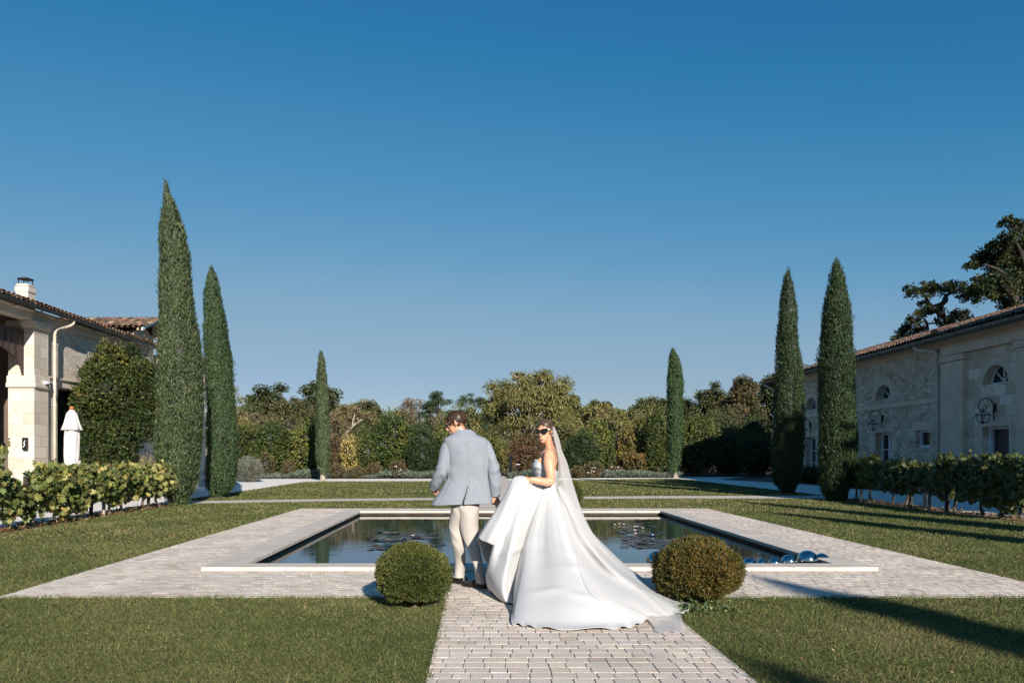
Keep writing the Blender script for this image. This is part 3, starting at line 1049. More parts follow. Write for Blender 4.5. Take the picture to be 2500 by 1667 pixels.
# ---- main house on the left
hs = thing('stone_house', 'pale limestone house with arched porch and round chimney cap at the left edge', 'house', (-13.2, 22, 0))
XL = -13.1
w = MB().box((XL - .5, 22.2, 0), (XL, 28.8, 5.35)).build('wall', M['rubble'], hs)
cut(w, [MB().box((XL - 1, a, -.1), (XL + 1, b_, 3.5)) for a, b_ in ((22.85, 24.35), (25.3, 26.7), (27.2, 28.3))])
MB().box((-13.76, 21.5, 0), (-13.0, 22.2, 5.3)).build('pier', M['ashlar'], hs)
MB().box((-13.76, 17.0, 0), (-13.0, 17.7, 5.3)).build('pier', M['ashlar'], hs)
b = MB()
for y0, y1 in ((21.5, 22.2), (17.0, 17.7)):
    b.box((-13.80, y0 - .07, 3.38), (-12.93, y1 + .02, 3.52), .03).box((-13.78, y0 - .05, 3.52), (-12.95, y1 + .01, 3.72), .012)
    b.box((-13.78, y0 - .05, 5.12), (-12.94, y1 + .04, 5.17), .01).box((-13.8, y0 - .08, 5.17), (-12.90, y1 + .06, 5.33), .015)
for y0, y1 in ((22.25, 22.83), (24.37, 24.9)):
    b.box((-13.3, y0, 3.25), (-13.06, y1, 3.5), .01)
    b.box((-13.3, y0 + .03, 0), (-13.09, y1 - .03, 3.25), .006)
b.box((-13.4, 22.25, 3.52), (-13.06, 28.75, 3.74), .008).box((-13.4, 22.25, 3.74), (-13.0, 28.75, 3.79), .01)
b.build('stone_trim', M['trim'], hs)
MB().box((-13.4, 14.5, 5.335), (-13.02, 28.82, 5.56), .004).box((-13.4, 14.5, 5.56), (-12.9, 28.84, 5.62), .006).box((-13.4, 22.28, 4.98), (-13.11, 28.78, 5.03), .006).build('cornice', M['trim'], hs)
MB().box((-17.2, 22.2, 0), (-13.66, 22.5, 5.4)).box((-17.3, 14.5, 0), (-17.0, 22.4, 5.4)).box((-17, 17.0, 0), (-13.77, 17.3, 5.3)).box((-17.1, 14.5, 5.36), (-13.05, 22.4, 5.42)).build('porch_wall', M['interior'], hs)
P = [(17.7, 5.05)] + [(19.6 - 1.9 * cos(a), 3.7 + .82 * sin(a)) for a in np.linspace(0, pi, 24)] + [(21.5, 5.05)]
b = MB()
nb = 27
for k in range(nb):
    y0, y1 = 17.7 + 3.8 * k / nb, 17.7 + 3.8 * (k + 1) / nb
    zz = [3.7 + .82 * sqrt(max(0, 1 - ((y - 19.6) / 1.9) ** 2)) for y in (y0, y1)]
    dx = .012 * (k % 2)
    b.prism([(y0 + .004, zz[0]), (y1 - .004, zz[1]), (y1 - .004, 5.05), (y0 + .004, 5.05)], 0, -13.36 + dx, -13.30 + dx)
b.build('valance', M['boards'], hs)
rt = roof_tiles('roof', hs, -12.63, -17.6, 14.5, 28.85, 5.70, 7.25, 'x', M['tile'], seed=2)
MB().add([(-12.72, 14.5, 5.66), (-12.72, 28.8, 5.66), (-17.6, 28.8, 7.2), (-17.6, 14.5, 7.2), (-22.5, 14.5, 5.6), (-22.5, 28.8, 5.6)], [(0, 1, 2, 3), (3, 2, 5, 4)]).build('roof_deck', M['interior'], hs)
# gutter, brackets and downpipe
b = MB()
k = 9
V, F = [], []
for y in (14.5, 28.9):
    for i in range(k):
        a = pi + pi * i / (k - 1)
        V.append((-12.65 + .075 * cos(a), y, 5.66 + .085 * sin(a)))
    for i in range(k):
        a = 2 * pi - pi * i / (k - 1)
        V.append((-12.65 + .068 * cos(a), y, 5.66 + .078 * sin(a)))
F = [[i, (i + 1) % (2 * k), 2 * k + (i + 1) % (2 * k), 2 * k + i] for i in range(2 * k)] + [list(range(2 * k))[::-1], list(range(2 * k, 4 * k))]
b.add(V, F)
gut = b.build('gutter', M['zinc'], hs)
b = MB()
for y in np.arange(18.2, 28.8, 1.05):
    MB().tube([(-12.9, y, 5.53), (-12.72, y, 5.56), (-12.65, y, 5.565)], .014, 6).build('bracket', M['zinc'], gut)
MB().tube(spline([(-12.65, 22.95, 5.60), (-12.66, 22.93, 5.48), (-12.74, 22.75, 5.36), (-12.87, 22.44, 5.24), (-12.9, 22.36, 5.02)], 18), .042, 12).tube([(-12.9, 22.36, 5.04), (-12.9, 22.36, 3.2), (-12.9, 22.36, .02)], .044, 12).tube([(-12.9, 22.36, 2.86), (-12.9, 22.36, 2.94)], .053, 12).tube([(-12.9, 22.36, 1.0), (-12.9, 22.36, 1.07)], .053, 12).build('downpipe', M['creampipe'], hs, smooth=True)
# tall glazed openings
for y0, y1 in ((22.85, 24.35), (25.3, 26.7), (27.2, 28.3)):
    gl = MB().box((XL - .34, y0, 0), (XL - .32, y1, 3.5)).build('window', M['glass'], hs)
    b = MB()
    for y in np.linspace(y0 + .03, y1 - .03, 3):
        b.box((XL - .318, y - .025, 0), (XL - .27, y + .025, 3.5))
    for z in (.9, 2.2, 3.46):
        b.box((XL - .318, y0, z - .02), (XL - .275, y1, z + .02))
    b.build('frame', M['darkmetal'], gl)
# chimney
cx, cy = -13.5, 21.9
ch = MB().box((cx - .18, cy - .18, 5.7), (cx + .18, cy + .18, 6.22)).box((cx - .205, cy - .205, 6.22), (cx + .205, cy + .205, 6.38), .02).box((cx - .19, cy - .19, 6.38), (cx + .19, cy + .19, 6.47), .06).build('chimney', M['trim'], hs)
b = MB()
for sx in (-1, 1):
    for sy in (-1, 1):
        b.box((cx + sx * .13 - .009, cy + sy * .13 - .009, 6.44), (cx + sx * .13 + .009, cy + sy * .13 + .009, 6.62))
V, F = lathe([(.22, .0), (.22, .01), (.09, .055), (.02, .075)], 24, (cx, cy, 6.615))
b.add(V, F); b.add(V[:24], [list(range(24))])
b.build('chimney_cap', M['blackiron'], ch)
# small fittings on the pier
t = thing('wall_sconce', 'black upright rectangular wall lamp on the sunlit porch pier', 'wall lamp', at(62.5, 1083, 21.46))
c = at(62.5, 1083, 21.46)
MB().box(c + [-.065, -.07, -.18], c + [.065, .03, .18], .006).build('housing', M['blackiron'], t)
MB().tube(spline([c + [.03, -.075, .1], c + [.0, -.078, .02], c + [.02, -.078, -.04], c + [-.035, -.075, -.1]], 8), .014, 6).build('white_squiggle', M['whitepaint'], t)  # thin white wavy tube across the front of the housing
c = at(106, 940, 22.0)
t = thing('security_camera', 'small white dome camera on the band of the porch pier', 'camera', (-12.92, 21.9, 3.5))
MB().tube([(-12.95, 21.9, 3.56), (-12.80, 21.86, 3.54)], .05, 12).build('camera_body', M['whitepaint'], t)
V, F = lathe([(.045 * cos(a), -.045 * sin(a)) for a in np.linspace(0, 1.5, 6)], 12, (-12.80, 21.86, 3.515))
mk('lens_dome', V, F, M['blackiron'], t, smooth=True)

# ---- gabled wing behind it
gw = thing('gabled_house', 'taller limestone wing with tiled gable roof behind the stone house', 'house', (-14.6, 29.8, 0))
w = MB().prism([(28.75, 0), (30.6, 0), (30.6, 6.22), (29.67, 6.62), (28.75, 6.22)], 0, -17.5, -13.55).build('wall', M['rubble'], gw)
cut(w, [MB().box((-13.9, 29.15, 3.9), (-13.0, 30.1, 5.75))])
gl = MB().box((-13.85, 29.15, 3.9), (-13.83, 30.1, 5.75)).build('window', M['glass'], gw)
MB().box((-13.83, 29.6, 3.9), (-13.79, 29.65, 5.75)).box((-13.83, 29.15, 5.70), (-13.79, 30.1, 5.75)).build('frame', M['whitepaint'], gl)
roof_tiles('roof', gw, -12.95, -17.5, 28.28, 29.69, 6.32, 6.88, 'y', M['tile'], seed=4)
roof_tiles('roof', gw, -12.95, -17.5, 31.06, 29.65, 6.32, 6.88, 'y', M['tile'], seed=5)
b = MB()
for (ya, yb) in ((28.28, 29.67), (31.06, 29.67)):
    b.prism([(ya, 6.20), (ya, 6.31), (yb, 6.87), (yb, 6.76)], 0, -12.99, -12.95)
b.build('barge_board', M['whitepaint'], gw)
b = MB()
for x in (-13.15, -14.2, -15.2, -16.2):
    for (ya, yb) in ((28.32, 29.67), (31.02, 29.67)):
        b.prism([(ya, 6.22), (ya, 6.30), (yb, 6.83), (yb, 6.70)], 0, x - .04, x + .04)
b.box((-13.18, 28.9, 6.08), (-13.10, 30.5, 6.17)).box((-13.18, 29.63, 6.1), (-13.1, 29.71, 6.75)).box((-13.56, 28.95, 5.9), (-13.1, 29.05, 6.0)).box((-13.56, 30.3, 5.9), (-13.1, 30.4, 6.0))
b.build('timber_truss', mat_noise('pale_timber', (.36, .27, .18), (.5, .39, .27), 5, .7, .2, 20), gw)
b = MB()
b.box((-13.56, 28.75, 3.72), (-12.75, 30.6, 3.85))
b.box((-12.8, 28.8, 4.90), (-12.76, 30.55, 4.94))
for y in np.arange(28.8, 30.6, .11): b.box((-12.79, y - .008, 3.85), (-12.77, y + .008, 4.9))
for x in np.arange(-13.5, -12.8, .11): b.box((x - .008, 28.79, 3.85), (x + .008, 28.81, 4.9))
b.box((-13.56, 28.78, 4.9), (-12.78, 28.82, 4.94))
b.build('balcony', M['zinc'], gw)
b = MB()
b.box((-13.6, 28.72, 5.72), (-13.5, 28.86, 6.1)).box((-13.62, 28.70, 5.95), (-13.48, 28.88, 6.05), .01)
b.build('stone_trim', M['trim'], gw)
# far low wing seen between the cypresses
fw = thing('far_wing', 'low rough limestone wing glimpsed between the two left cypresses', 'house', (-13, 33, 0))
MB().box((-18, 30.9, 0), (-12.75, 34.25, 5.62)).build('wall', M['rubble'], fw)
roof_tiles('roof', fw, -12.45, -17.5, 30.9, 34.4, 5.68, 7.0, 'x', M['tile'], seed=6)
MB().tube([(-12.5, 30.9, 5.62), (-12.5, 34.4, 5.62)], .07, 8).build('gutter', M['zinc'], fw)

# ---- long winery building on the right
XR = 17.3
rb = thing('winery_building', 'long shaded limestone building with arched upper windows on the right', 'building', (XR, 32, 0))
w = MB().box((XR, 26.3, 0), (XR + .5, 43.2, 5.45)).build('wall', M['rubble2'], rb)
cuts = []
WIN = (31.65, 38.55)
for y in WIN:
    cuts += [MB().prism(arch_poly(y, .62, 3.81), 0, XR - .5, XR + 1), MB().box((XR - .5, y - .63, -.1), (XR + 1, y + .63, 2.38))]
cuts.append(MB().box((XR - .5, 28.36, 1.72), (XR + 1, 29.27, 2.39)))
cut(w, cuts)
w2 = MB().box((XR, 18.5, 0), (XR + .5, 26.3, 5.45)).build('wall', M['ashlar2'], rb)
cut(w2, [MB().prism(arch_poly(24.75, .62, 3.81), 0, XR - .5, XR + 1), MB().box((XR - .5, 24.12, -.1), (XR + 1, 25.38, 2.37))])
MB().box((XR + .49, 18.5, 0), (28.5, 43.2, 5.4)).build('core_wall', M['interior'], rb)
MB().box((XR - .05, 27.55, 3.41), (XR + .1, 43.22, 3.60), .008).build('string_course', M['trim2'], rb)
MB().box((XR - .06, 18.5, 5.40), (XR + .1, 43.25, 5.66), .01).box((XR - .12, 18.5, 5.66), (XR + .1, 43.25, 5.72), .01).box((XR - .13, 18.5, 5.07), (XR + .05, 27.5, 5.39), .008).build('cornice', M['trim2'], rb)
for y0, y1 in ((26.25, 27.5), (22.6, 23.65)):
    MB().box((XR - .13, y0, 0), (XR + .05, y1, 4.82), .008).box((XR - .20, y0 - .08, 4.83), (XR + .05, y1 + .08, 4.90), .015).box((XR - .17, y0 - .05, 4.9), (XR + .05, y1 + .05, 5.05), .01).build('pilaster', M['trim2'], rb)
for y, z, hw_ in ((31.65, 2.39, .85), (38.55, 2.39, .85), (24.75, 2.38, .85), (28.82, 2.395, .68)):
    MB().box((XR - .012, y - hw_, z), (XR + .1, y + hw_, z + .34), .004).build('lintel', M['trim2'], rb)
g = np.random.default_rng(4)
for y in WIN + (24.75,):
    b = MB()
    for k in range(9):
        a0, a1 = pi * k / 9 + .003, pi * (k + 1) / 9 - .003
        poly = [(y + .635 * cos(a0), 3.81 + .635 * sin(a0)), (y + .9 * cos(a0), 3.81 + .9 * sin(a0)), (y + .9 * cos(a1), 3.81 + .9 * sin(a1)), (y + .635 * cos(a1), 3.81 + .635 * sin(a1))]
        b.prism(poly, 0, XR - .008, XR + .05)
    b.build('stone_arch', M['trim2'], rb)
    for s_ in (-1, 1):
        z = 0.02
        k = 0
        b = MB()
        while z < 2.2:
            h = g.uniform(.25, .36); ln = .42 if k % 2 else .25
            b.box((XR - .009, y + s_ * .645, z), (XR + .05, y + s_ * (.645 + ln), z + h - .008))
            z += h; k += 1
        b.build('stone_jamb', M['trim2'], rb)
roof_tiles('roof', rb, 16.72, 22.9, 18.5, 43.5, 5.78, 7.7, 'x', M['tile'], seed=8)
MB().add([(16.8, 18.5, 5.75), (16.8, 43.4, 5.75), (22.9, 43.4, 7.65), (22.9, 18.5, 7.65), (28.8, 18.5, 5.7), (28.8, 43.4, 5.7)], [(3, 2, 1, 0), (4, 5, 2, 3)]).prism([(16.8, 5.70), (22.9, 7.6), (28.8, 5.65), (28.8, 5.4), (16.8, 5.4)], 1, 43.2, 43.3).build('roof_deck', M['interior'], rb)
b = MB()
V = []
for y in (18.5, 43.5):
    V += [(16.74 + .11 * cos(pi + pi * i / 8), y, 5.74 + .17 * sin(pi + pi * i / 8)) for i in range(9)] + [(16.74 + .095 * cos(2 * pi - pi * i / 8), y, 5.74 + .155 * sin(2 * pi - pi * i / 8)) for i in range(9)]
b.add(V, [[i, (i + 1) % 18, 18 + (i + 1) % 18, 18 + i] for i in range(18)] + [list(range(18))[::-1], list(range(18, 36))])
b.build('gutter', M['zinc'], rb)
for yp, yo in ((27.68, 28.4), (43.05, 43.2)):
    MB().tube(spline([(16.74, yo, 5.6), (16.78, yo, 5.48), (16.98, (yp + yo) / 2, 5.38), (17.12, yp + .05, 5.28), (17.16, yp, 5.05)], 14), .06, 10).tube([(17.16, yp, 5.08), (17.16, yp, 3), (17.16, yp, .02)], .06, 10).tube([(17.16, yp, 3.30), (17.16, yp, 3.38)], .07, 10).build('downpipe', M['creampipe'], rb, smooth=True)


def arched_window(y):
    gl = MB().prism(arch_poly(y, .62, 3.81), 0, XR + .33, XR + .35).build('arched_window', M['glass'], rb)
    b = MB()
    Po = arch_poly(y, .62, 3.81, 22); Pi = arch_poly(y, .555, 3.87, 22)
    for i in range(21):
        b.prism([Po[i], Po[i + 1], Pi[i + 1], Pi[i]], 0, XR + .27, XR + .328)
    b.box((XR + .26, y - .62, 3.81), (XR + .328, y + .62, 3.875))
    for a in (pi / 4, pi / 2, 3 * pi / 4):
        u = np.array([cos(a), sin(a)]); v = np.array([-sin(a), cos(a)]) * .018
        o0 = np.array([y, 3.87]); o1 = o0 + u * .575
        b.prism([tuple(o0 + v), tuple(o0 - v), tuple(o1 - v), tuple(o1 + v)], 0, XR + .285, XR + .327)
    b.build('frame', M['whitepaint'], gl)


for y in WIN + (24.75,): arched_window(y)


def french_door(y, z1):
    gl = MB().box((XR + .34, y - .63, .02), (XR + .36, y + .63, z1)).build('glazed_door', M['glass'], rb)
    b = MB()
    for s in (-1, 1):
        b.box((XR + .27, y + s * .63, 0), (XR + .338, y + s * .54, z1))
        b.box((XR + .275, y + s * .07, 0), (XR + .338, y + s * .008, z1))
    b.box((XR + .27, y - .54, z1 - .09), (XR + .337, y + .54, z1))
    for z in (.35, 1.02, 1.66):
        b.box((XR + .29, y - .54, z - .018), (XR + .336, y + .54, z + .018))
    b.build('frame', M['whitepaint'], gl)


french_door(31.65, 2.38)
french_door(38.55, 2.38)
gl = MB().box((XR + .24, 28.36, 1.72), (XR + .26, 29.27, 2.39)).build('small_window', M['glass'], rb)
b = MB()
for a, c_ in (((28.36, 1.72), (28.45, 2.39)), ((29.18, 1.72), (29.27, 2.39)), ((28.45, 2.31), (29.18, 2.39)), ((28.45, 1.72), (29.18, 1.81))):
    b.box((XR + .17, a[0], a[1]), (XR + .238, c_[0], c_[1]))
b.box((XR + .12, 28.3, 1.68), (XR + .24, 29.33, 1.718))
b.build('frame', M['whitepaint'], gl)
dr = MB().box((XR + .33, 24.12, .02), (XR + .37, 25.38, 2.37)).build('door', M['darkdoor'], rb)
MB().box((XR + .22, 25.27, 0), (XR + .329, 25.38, 2.37)).box((XR + .22, 24.12, 2.29), (XR + .329, 25.27, 2.37)).build('frame', M['whitepaint'], dr)
V, F = lathe([(.022 * sin(a), -.022 * cos(a)) for a in np.linspace(.05, pi - .05, 8)], 10, (XR + .29, 24.25, 1.05))
mk('handle', V, F, M['steel'], dr, smooth=True)


def lantern(y, label):
    x, z = XR - .02, 3.0
    t = thing('wall_lantern', label, 'wall lantern', (x, y, z), 'wrought iron lanterns on the winery wall')
    b = MB()
    b.box((x - .03, y - .05, z - .14), (x + .02, y + .05, z + .14), .01)
    pts = [(x - .03, y, z - .42), (x - .05, y, z - .2), (x - .05, y, z + .05)] + [(x - .30 + .25 * cos(a), y, z + .07 + .25 * sin(a)) for a in np.linspace(0, pi * 1.25, 16)]
    e = np.array(pts[-1])
    pts += [tuple(np.array([x - .36, y, z + .03]) + (.105 - .055 * q) * np.array([cos(pi * 1.3 + q * 4.2), 0, sin(pi * 1.3 + q * 4.2)])) for q in np.linspace(0, 1, 10)]
    b.tube(pts, .017, 8)
    b.tube([(x - .40, y, z - .0), (x - .40, y, z - .09)], .014, 6)
    b.build('bracket', M['blackiron'], t)
    c = np.array([x - .40, y, z - .09])
    V, F = lathe([(.012, 0), (.03, -.015), (.045, -.045), (.03, -.055)], 8, c)
    b = MB().add(V, F)
    rt_, wt, wb = .075, .155, .085
    z1, z2, z3 = -.055, -.15, -.40
    for (ra, za, rb_, zb_) in ((rt_, z1, wt, z2), (wt, z2, wb, z3)):
        for sx, sy in ((1, 1), (1, -1), (-1, -1), (-1, 1)):
            b.tube([c + [sx * ra, sy * ra, za], c + [sx * rb_, sy * rb_, zb_]], .012, 6)
    for r_, zz, th in ((rt_, z1, .014), (wt, z2, .018), (wb, z3, .016)):
        for k in range(4):
            q = [(1, 1), (1, -1), (-1, -1), (-1, 1)]
            a, d_ = q[k], q[(k + 1) % 4]
            b.tube([c + [a[0] * r_, a[1] * r_, zz], c + [d_[0] * r_, d_[1] * r_, zz]], th, 6)
    b.box(c + [-.08, -.08, z1], c + [.08, .08, z1 + .014])
    V, F = lathe([(.07, z3), (.05, z3 - .03), (.02, z3 - .045)], 8, c)
    b.add(V, F).add(V[:8], [list(range(8))])
    b.tube([c + [0, 0, z3], c + [0, 0, z2 - .02]], .02, 6)
    b.build('cage', M['blackiron'], t)
    q = [(1, 1), (1, -1), (-1, -1), (-1, 1)]
    b = MB()
    for k in range(4):
        a, d_ = q[k], q[(k + 1) % 4]
        for (ra, za, rb_, zb_) in ((rt_, z1, wt, z2), (wt, z2, wb, z3)):
            b.add([c + [a[0] * ra, a[1] * ra, za], c + [d_[0] * ra, d_[1] * ra, za], c + [d_[0] * rb_, d_[1] * rb_, zb_], c + [a[0] * rb_, a[1] * rb_, zb_]], [(0, 1, 2, 3)])
    b.build('lantern_glass', M['lglass'], t)


m, nt, bb = new_mat('frosted_lantern_glass')
bb.inputs['Base Color'].default_value = (.6, .66, .7, 1); bb.inputs['Roughness'].default_value = .25
tr = N(nt, 'ShaderNodeBsdfTransparent'); mx = N(nt, 'ShaderNodeMixShader'); mx.inputs[0].default_value = .45
nt.links.new(tr.outputs[0], mx.inputs[1]); nt.links.new(bb.outputs[0], mx.inputs[2]); nt.links.new(mx.outputs[0], nt.nodes['Material Output'].inputs[0])
M['lglass'] = m
lantern(24.75, 'black scrolled lantern above the dark doorway of the winery')
lantern(31.65, 'black scrolled lantern above the white glazed door of the winery')
lantern(38.55, 'black scrolled lantern behind the left of the two right cypresses')
# terracotta ball on the roof
c = np.array([17.1, 27.75, 6.04])
n = 16
V, F = lathe([(.13 * sin(a) * (1 - .0), -.12 * cos(a)) for a in np.linspace(.03, pi - .03, 14)], 32, (0, 0, 0))
rr = 1 - .07 * np.abs(np.sin(np.arctan2(V[:, 1], V[:, 0]) * 5))
V[:, :2] *= rr[:, None]
o = mk('terracotta_ball', V, F, mat_noise('terracotta', (.30, .07, .025), (.45, .12, .045), 8, .7, .2), smooth=True, loc=(0, 0, 0))
o.location = tuple(c)
tag(o, 'ribbed orange terracotta ball on the edge of the winery roof', 'ornament')

# closed garden umbrella on the terrace
c = at(175, 1143, 19.9); c[2] = 0
um = thing('garden_umbrella', 'closed white garden umbrella with wooden knob by the house wall', 'umbrella', c)
M['canvas'] = mat_noise('white_canvas', (.68, .65, .62), (.80, .77, .74), 4, .85, .25, 40)
def cloth_loft(rings, seg, fold, amp, seed):
    g = np.random.default_rng(seed)
    a = np.linspace(0, 2 * pi, seg, endpoint=False)
    V = []
    for (r, z, am) in rings:
        k = 1 + am * (np.sin(a * fold + .3 * np.sin(z * 5)) * .7 + .5 * np.sin(a * (fold + 3) + z * 2.3))
        V.append(np.stack([c[0] + r * k * np.cos(a), c[1] + r * k * np.sin(a), np.full(seg, z)], -1))
    return np.concatenate(V), grid_faces(len(rings), seg, True)
V, F = cloth_loft([(.06, 2.62, 0), (.13, 2.52, .03), (.19, 2.25, .08), (.25, 2.08, .13), (.22, 2.08, .13), (.17, 2.14, .1)], 64, 7, .1, 1)
b1 = MB().add(V, F)
V, F = cloth_loft([(.16, 2.2, .06), (.185, 1.9, .1), (.18, 1.4, .12), (.155, 1.15, .13), (.14, 1.06, .1), (.155, 1.0, .12), (.21, .75, .16), (.26, .5, .2), (.25, .48, .2)], 72, 8, .12, 2)
b1.add(V, F)
b1.build('canopy', M['canvas'], um, smooth=True)
MB().tube([c, c + [0, 0, 2.66]], .025, 10).box(c + [-.3, -.3, .0], c + [.3, .3, .06], .01).build('pole', M['palebark'], um)
V, F = lathe([(.02, 0), (.05, .01), (.058, .05), (.045, .09), (.015, .105)], 16, c + [0, 0, 2.62])
mk('finial', V, F, mat_noise('varnished_wood', (.36, .11, .03), (.5, .18, .05), 8, .4), um, smooth=True)
V, F = lathe([(.162, 1.03), (.168, 1.05), (.162, 1.07)], 24, (c[0], c[1], 0))
sb = MB().add(V, F)
sb.tube([c + [-.02, -.16, 1.05], c + [-.02, -.18, 1.05]], .018, 8)
sb.build('strap', M['canvas'], um)
# ------------------------------------------------------------------ cypresses
def cypress(label, prof, d, base, pal, n=22000, seed=1, trunk_px=None, L=.11, wid=.024, group='tall cypresses of the formal garden'):
    """prof: (photo y, left x, right x) of the outline from tip to foot; base = (px, py) of the trunk foot"""
    g = np.random.default_rng(seed)
    s = d / F_PX
    X = (base[0] - CX) * s
    o = thing('cypress_tree', label, 'cypress', (X, d, 0), group)
    pr = np.array(prof, float)
    z = H_CAM - (pr[:, 0] - CY) * s
    xc = ((pr[:, 1] + pr[:, 2]) / 2 - CX) * s
    hw = (pr[:, 2] - pr[:, 1]) / 2 * s * .98
    o_ = np.argsort(z)
    z, xc, hw = z[o_], xc[o_], hw[o_]
    zz = np.linspace(z[0], z[-1], 200)
    w = np.interp(zz, z, hw)
    cdf = np.cumsum(w + .02); cdf /= cdf[-1]
    hmax = z[-1] - z[0]
    # upright plumes: the crown is a sheaf of steep branch sprays of different length
    area = 2 * pi * w.mean() * (zz[-1] - zz[0])
    npl = int(np.clip(area / .12, 50, 360))
    hp = np.interp(g.random(npl), cdf, zz); tp = g.uniform(0, 2 * pi, npl)
    Rp = np.interp(hp, z, hw)
    pr_ = (.36 * Rp + .05) * g.uniform(.55, 1.15, npl)
    plen = (.55 + .9 * Rp) * g.uniform(.6, 1.4, npl)
    rad = Rp * (1.0 + .05 * g.normal(size=npl)) - pr_ * .80
    n1 = int(n * .78)
    k = g.choice(npl, n1, p=(pr_ * plen) / (pr_ * plen).sum())
    tq = g.random(n1)
    rr = pr_[k] * np.sin(pi * np.clip(tq * .85 + .12, 0, 1)) ** .7 * g.random(n1) ** .3
    an = g.uniform(0, 2 * pi, n1)
    hh = hp[k] + (tq - .45) * plen[k]
    Rl = np.interp(hh, z, hw)
    lim = np.minimum(1.0, (Rl + .03) / np.maximum(Rp[k], .02))
    cxp = np.cos(tp[k]) * rad[k] * lim; cyp = np.sin(tp[k]) * rad[k] * lim
    ok = (hh < z[-1] + .12) & (hh > z[0] - .05)
    P1 = np.stack([np.interp(hh, z, xc) + cxp + rr * np.cos(an), d + cyp + rr * np.sin(an), hh], -1)
    O1 = np.stack([np.cos(an) * .8 + np.cos(tp[k]) * .5, np.sin(an) * .8 + np.sin(tp[k]) * .5, 0 * an], -1)
    pc = g.normal(size=npl)
    m1 = np.clip(.55 * pc[k], -1, 1)
    P1, O1, m1, hh = P1[ok], O1[ok], m1[ok], hh[ok]
    n2 = n - n1
    h = np.interp(g.random(n2), cdf, zz)
    th = g.uniform(0, 2 * pi, n2)
    R = np.interp(h, z, hw); XC_ = np.interp(h, z, xc)
    r = R * (.86 + .12 * g.random(n2))
    P2 = np.stack([XC_ + r * np.cos(th), d + r * np.sin(th), h], -1)
    O2 = np.stack([np.cos(th), np.sin(th), 0 * th], -1)
    P = np.vstack([P1, P2]); O_ = nrm(np.vstack([O1, O2])); h = np.concatenate([hh, h])
    n = len(P)
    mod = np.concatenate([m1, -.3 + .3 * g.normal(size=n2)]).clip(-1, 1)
    P[:, 2] -= L * .5
    A = O_ * .38 + np.array([0, 0, 1.0]) + g.normal(size=(n, 3)) * np.array([.24, .24, .15])
    Nn = O_ + g.normal(size=(n, 3)) * .45
    C = pick(pal, n, g, mod)
    tipf = np.clip((h - (z[-1] - .5)) / .5, 0, 1)
    sc = g.uniform(.6, 1.35, n) * (1 - .35 * tipf)
    cr = Crown()
    cr.add(*leaf_arrays(P, A, Nn, L * sc, wid * sc, C))
    # wisps at the tip
    m = 26
    A2 = np.stack([g.normal(size=m) * .16, g.normal(size=m) * .16, np.ones(m)], -1)
    P2 = np.stack([np.full(m, xc[-1]) + g.normal(size=m) * .02, d + g.normal(size=m) * .02, z[-1] - g.uniform(.3, .8, m)], -1)
    cr.add(*leaf_arrays(P2, A2, g.normal(size=(m, 3)), .3, .03, pick(pal, m, g)))
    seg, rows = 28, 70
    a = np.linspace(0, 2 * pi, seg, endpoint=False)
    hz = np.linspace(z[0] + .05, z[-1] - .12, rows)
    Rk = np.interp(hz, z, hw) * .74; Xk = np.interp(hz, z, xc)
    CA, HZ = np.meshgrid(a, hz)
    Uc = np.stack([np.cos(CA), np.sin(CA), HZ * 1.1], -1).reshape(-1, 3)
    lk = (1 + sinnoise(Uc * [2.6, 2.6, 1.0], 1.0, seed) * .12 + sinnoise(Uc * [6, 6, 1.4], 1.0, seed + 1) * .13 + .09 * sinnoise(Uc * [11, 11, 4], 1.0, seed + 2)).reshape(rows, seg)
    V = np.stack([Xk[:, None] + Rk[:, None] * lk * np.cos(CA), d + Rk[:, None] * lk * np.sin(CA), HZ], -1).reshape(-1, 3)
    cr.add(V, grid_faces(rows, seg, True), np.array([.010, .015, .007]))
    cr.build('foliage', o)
    tb = MB()
    tr = trunk_px or 8
    fx = (base[0] - CX) * s
    zt = max(z[0] + .8, .9)
    P = np.array([(fx, d, 0), (fx, d, z[0] * .5 + .02), (np.interp(zt, z, xc), d, zt)])
    tb.tube(spline(P, 8), np.linspace(tr * s * 1.25, tr * s * .8, 8), 10)
    for k in range(3):
        an = k * 2.1
        tb.tube([(fx, d, .06), (fx + cos(an) * tr * s * 1.9, d + sin(an) * tr * s * 1.9, -.02)], [tr * s * .6, tr * s * .3], 6)
    tb.build('trunk', M['bark'] if trunk_px is None else M['palebark'], o)
    return o


CYL = [((.052, .078, .034), 3), ((.08, .11, .048), 4), ((.115, .142, .062), 3), ((.16, .145, .07), 1)]
CYD = [((.028, .05, .02), 4), ((.042, .072, .026), 4), ((.062, .092, .034), 2)]  # darker greens: shade over the right-hand pair is put into the colour
cypress('tallest cypress, pale green, beside the left vine row and house',
        [(438, 403, 406), (470, 404, 414), (500, 401, 428), (530, 395, 438), (560, 391, 450), (600, 390, 456), (650, 392, 462), (700, 391, 467), (776, 392, 475), (830, 389, 485), (912, 386, 492), (994, 388, 494), (1054, 386, 492), (1109, 381, 488), (1163, 385, 481), (1200, 398, 470), (1225, 418, 452), (1236, 428, 444)], 20.9, (437, 1232), CYL, 80000, 1)
cypress('second cypress from the left, darker, next to the tallest one',
        [(645, 514, 517), (667, 512, 526), (690, 506, 533), (722, 500, 538), (776, 499, 550), (830, 498, 557), (885, 500, 565), (940, 504, 568), (994, 508, 574), (1054, 508, 580), (1109, 507, 580), (1150, 504, 576), (1185, 508, 570), (1205, 518, 550), (1214, 528, 540)], 24.4, (534, 1215), [((.042, .075, .03), 4), ((.06, .1, .038), 4), ((.085, .125, .048), 2)], 56000, 2)
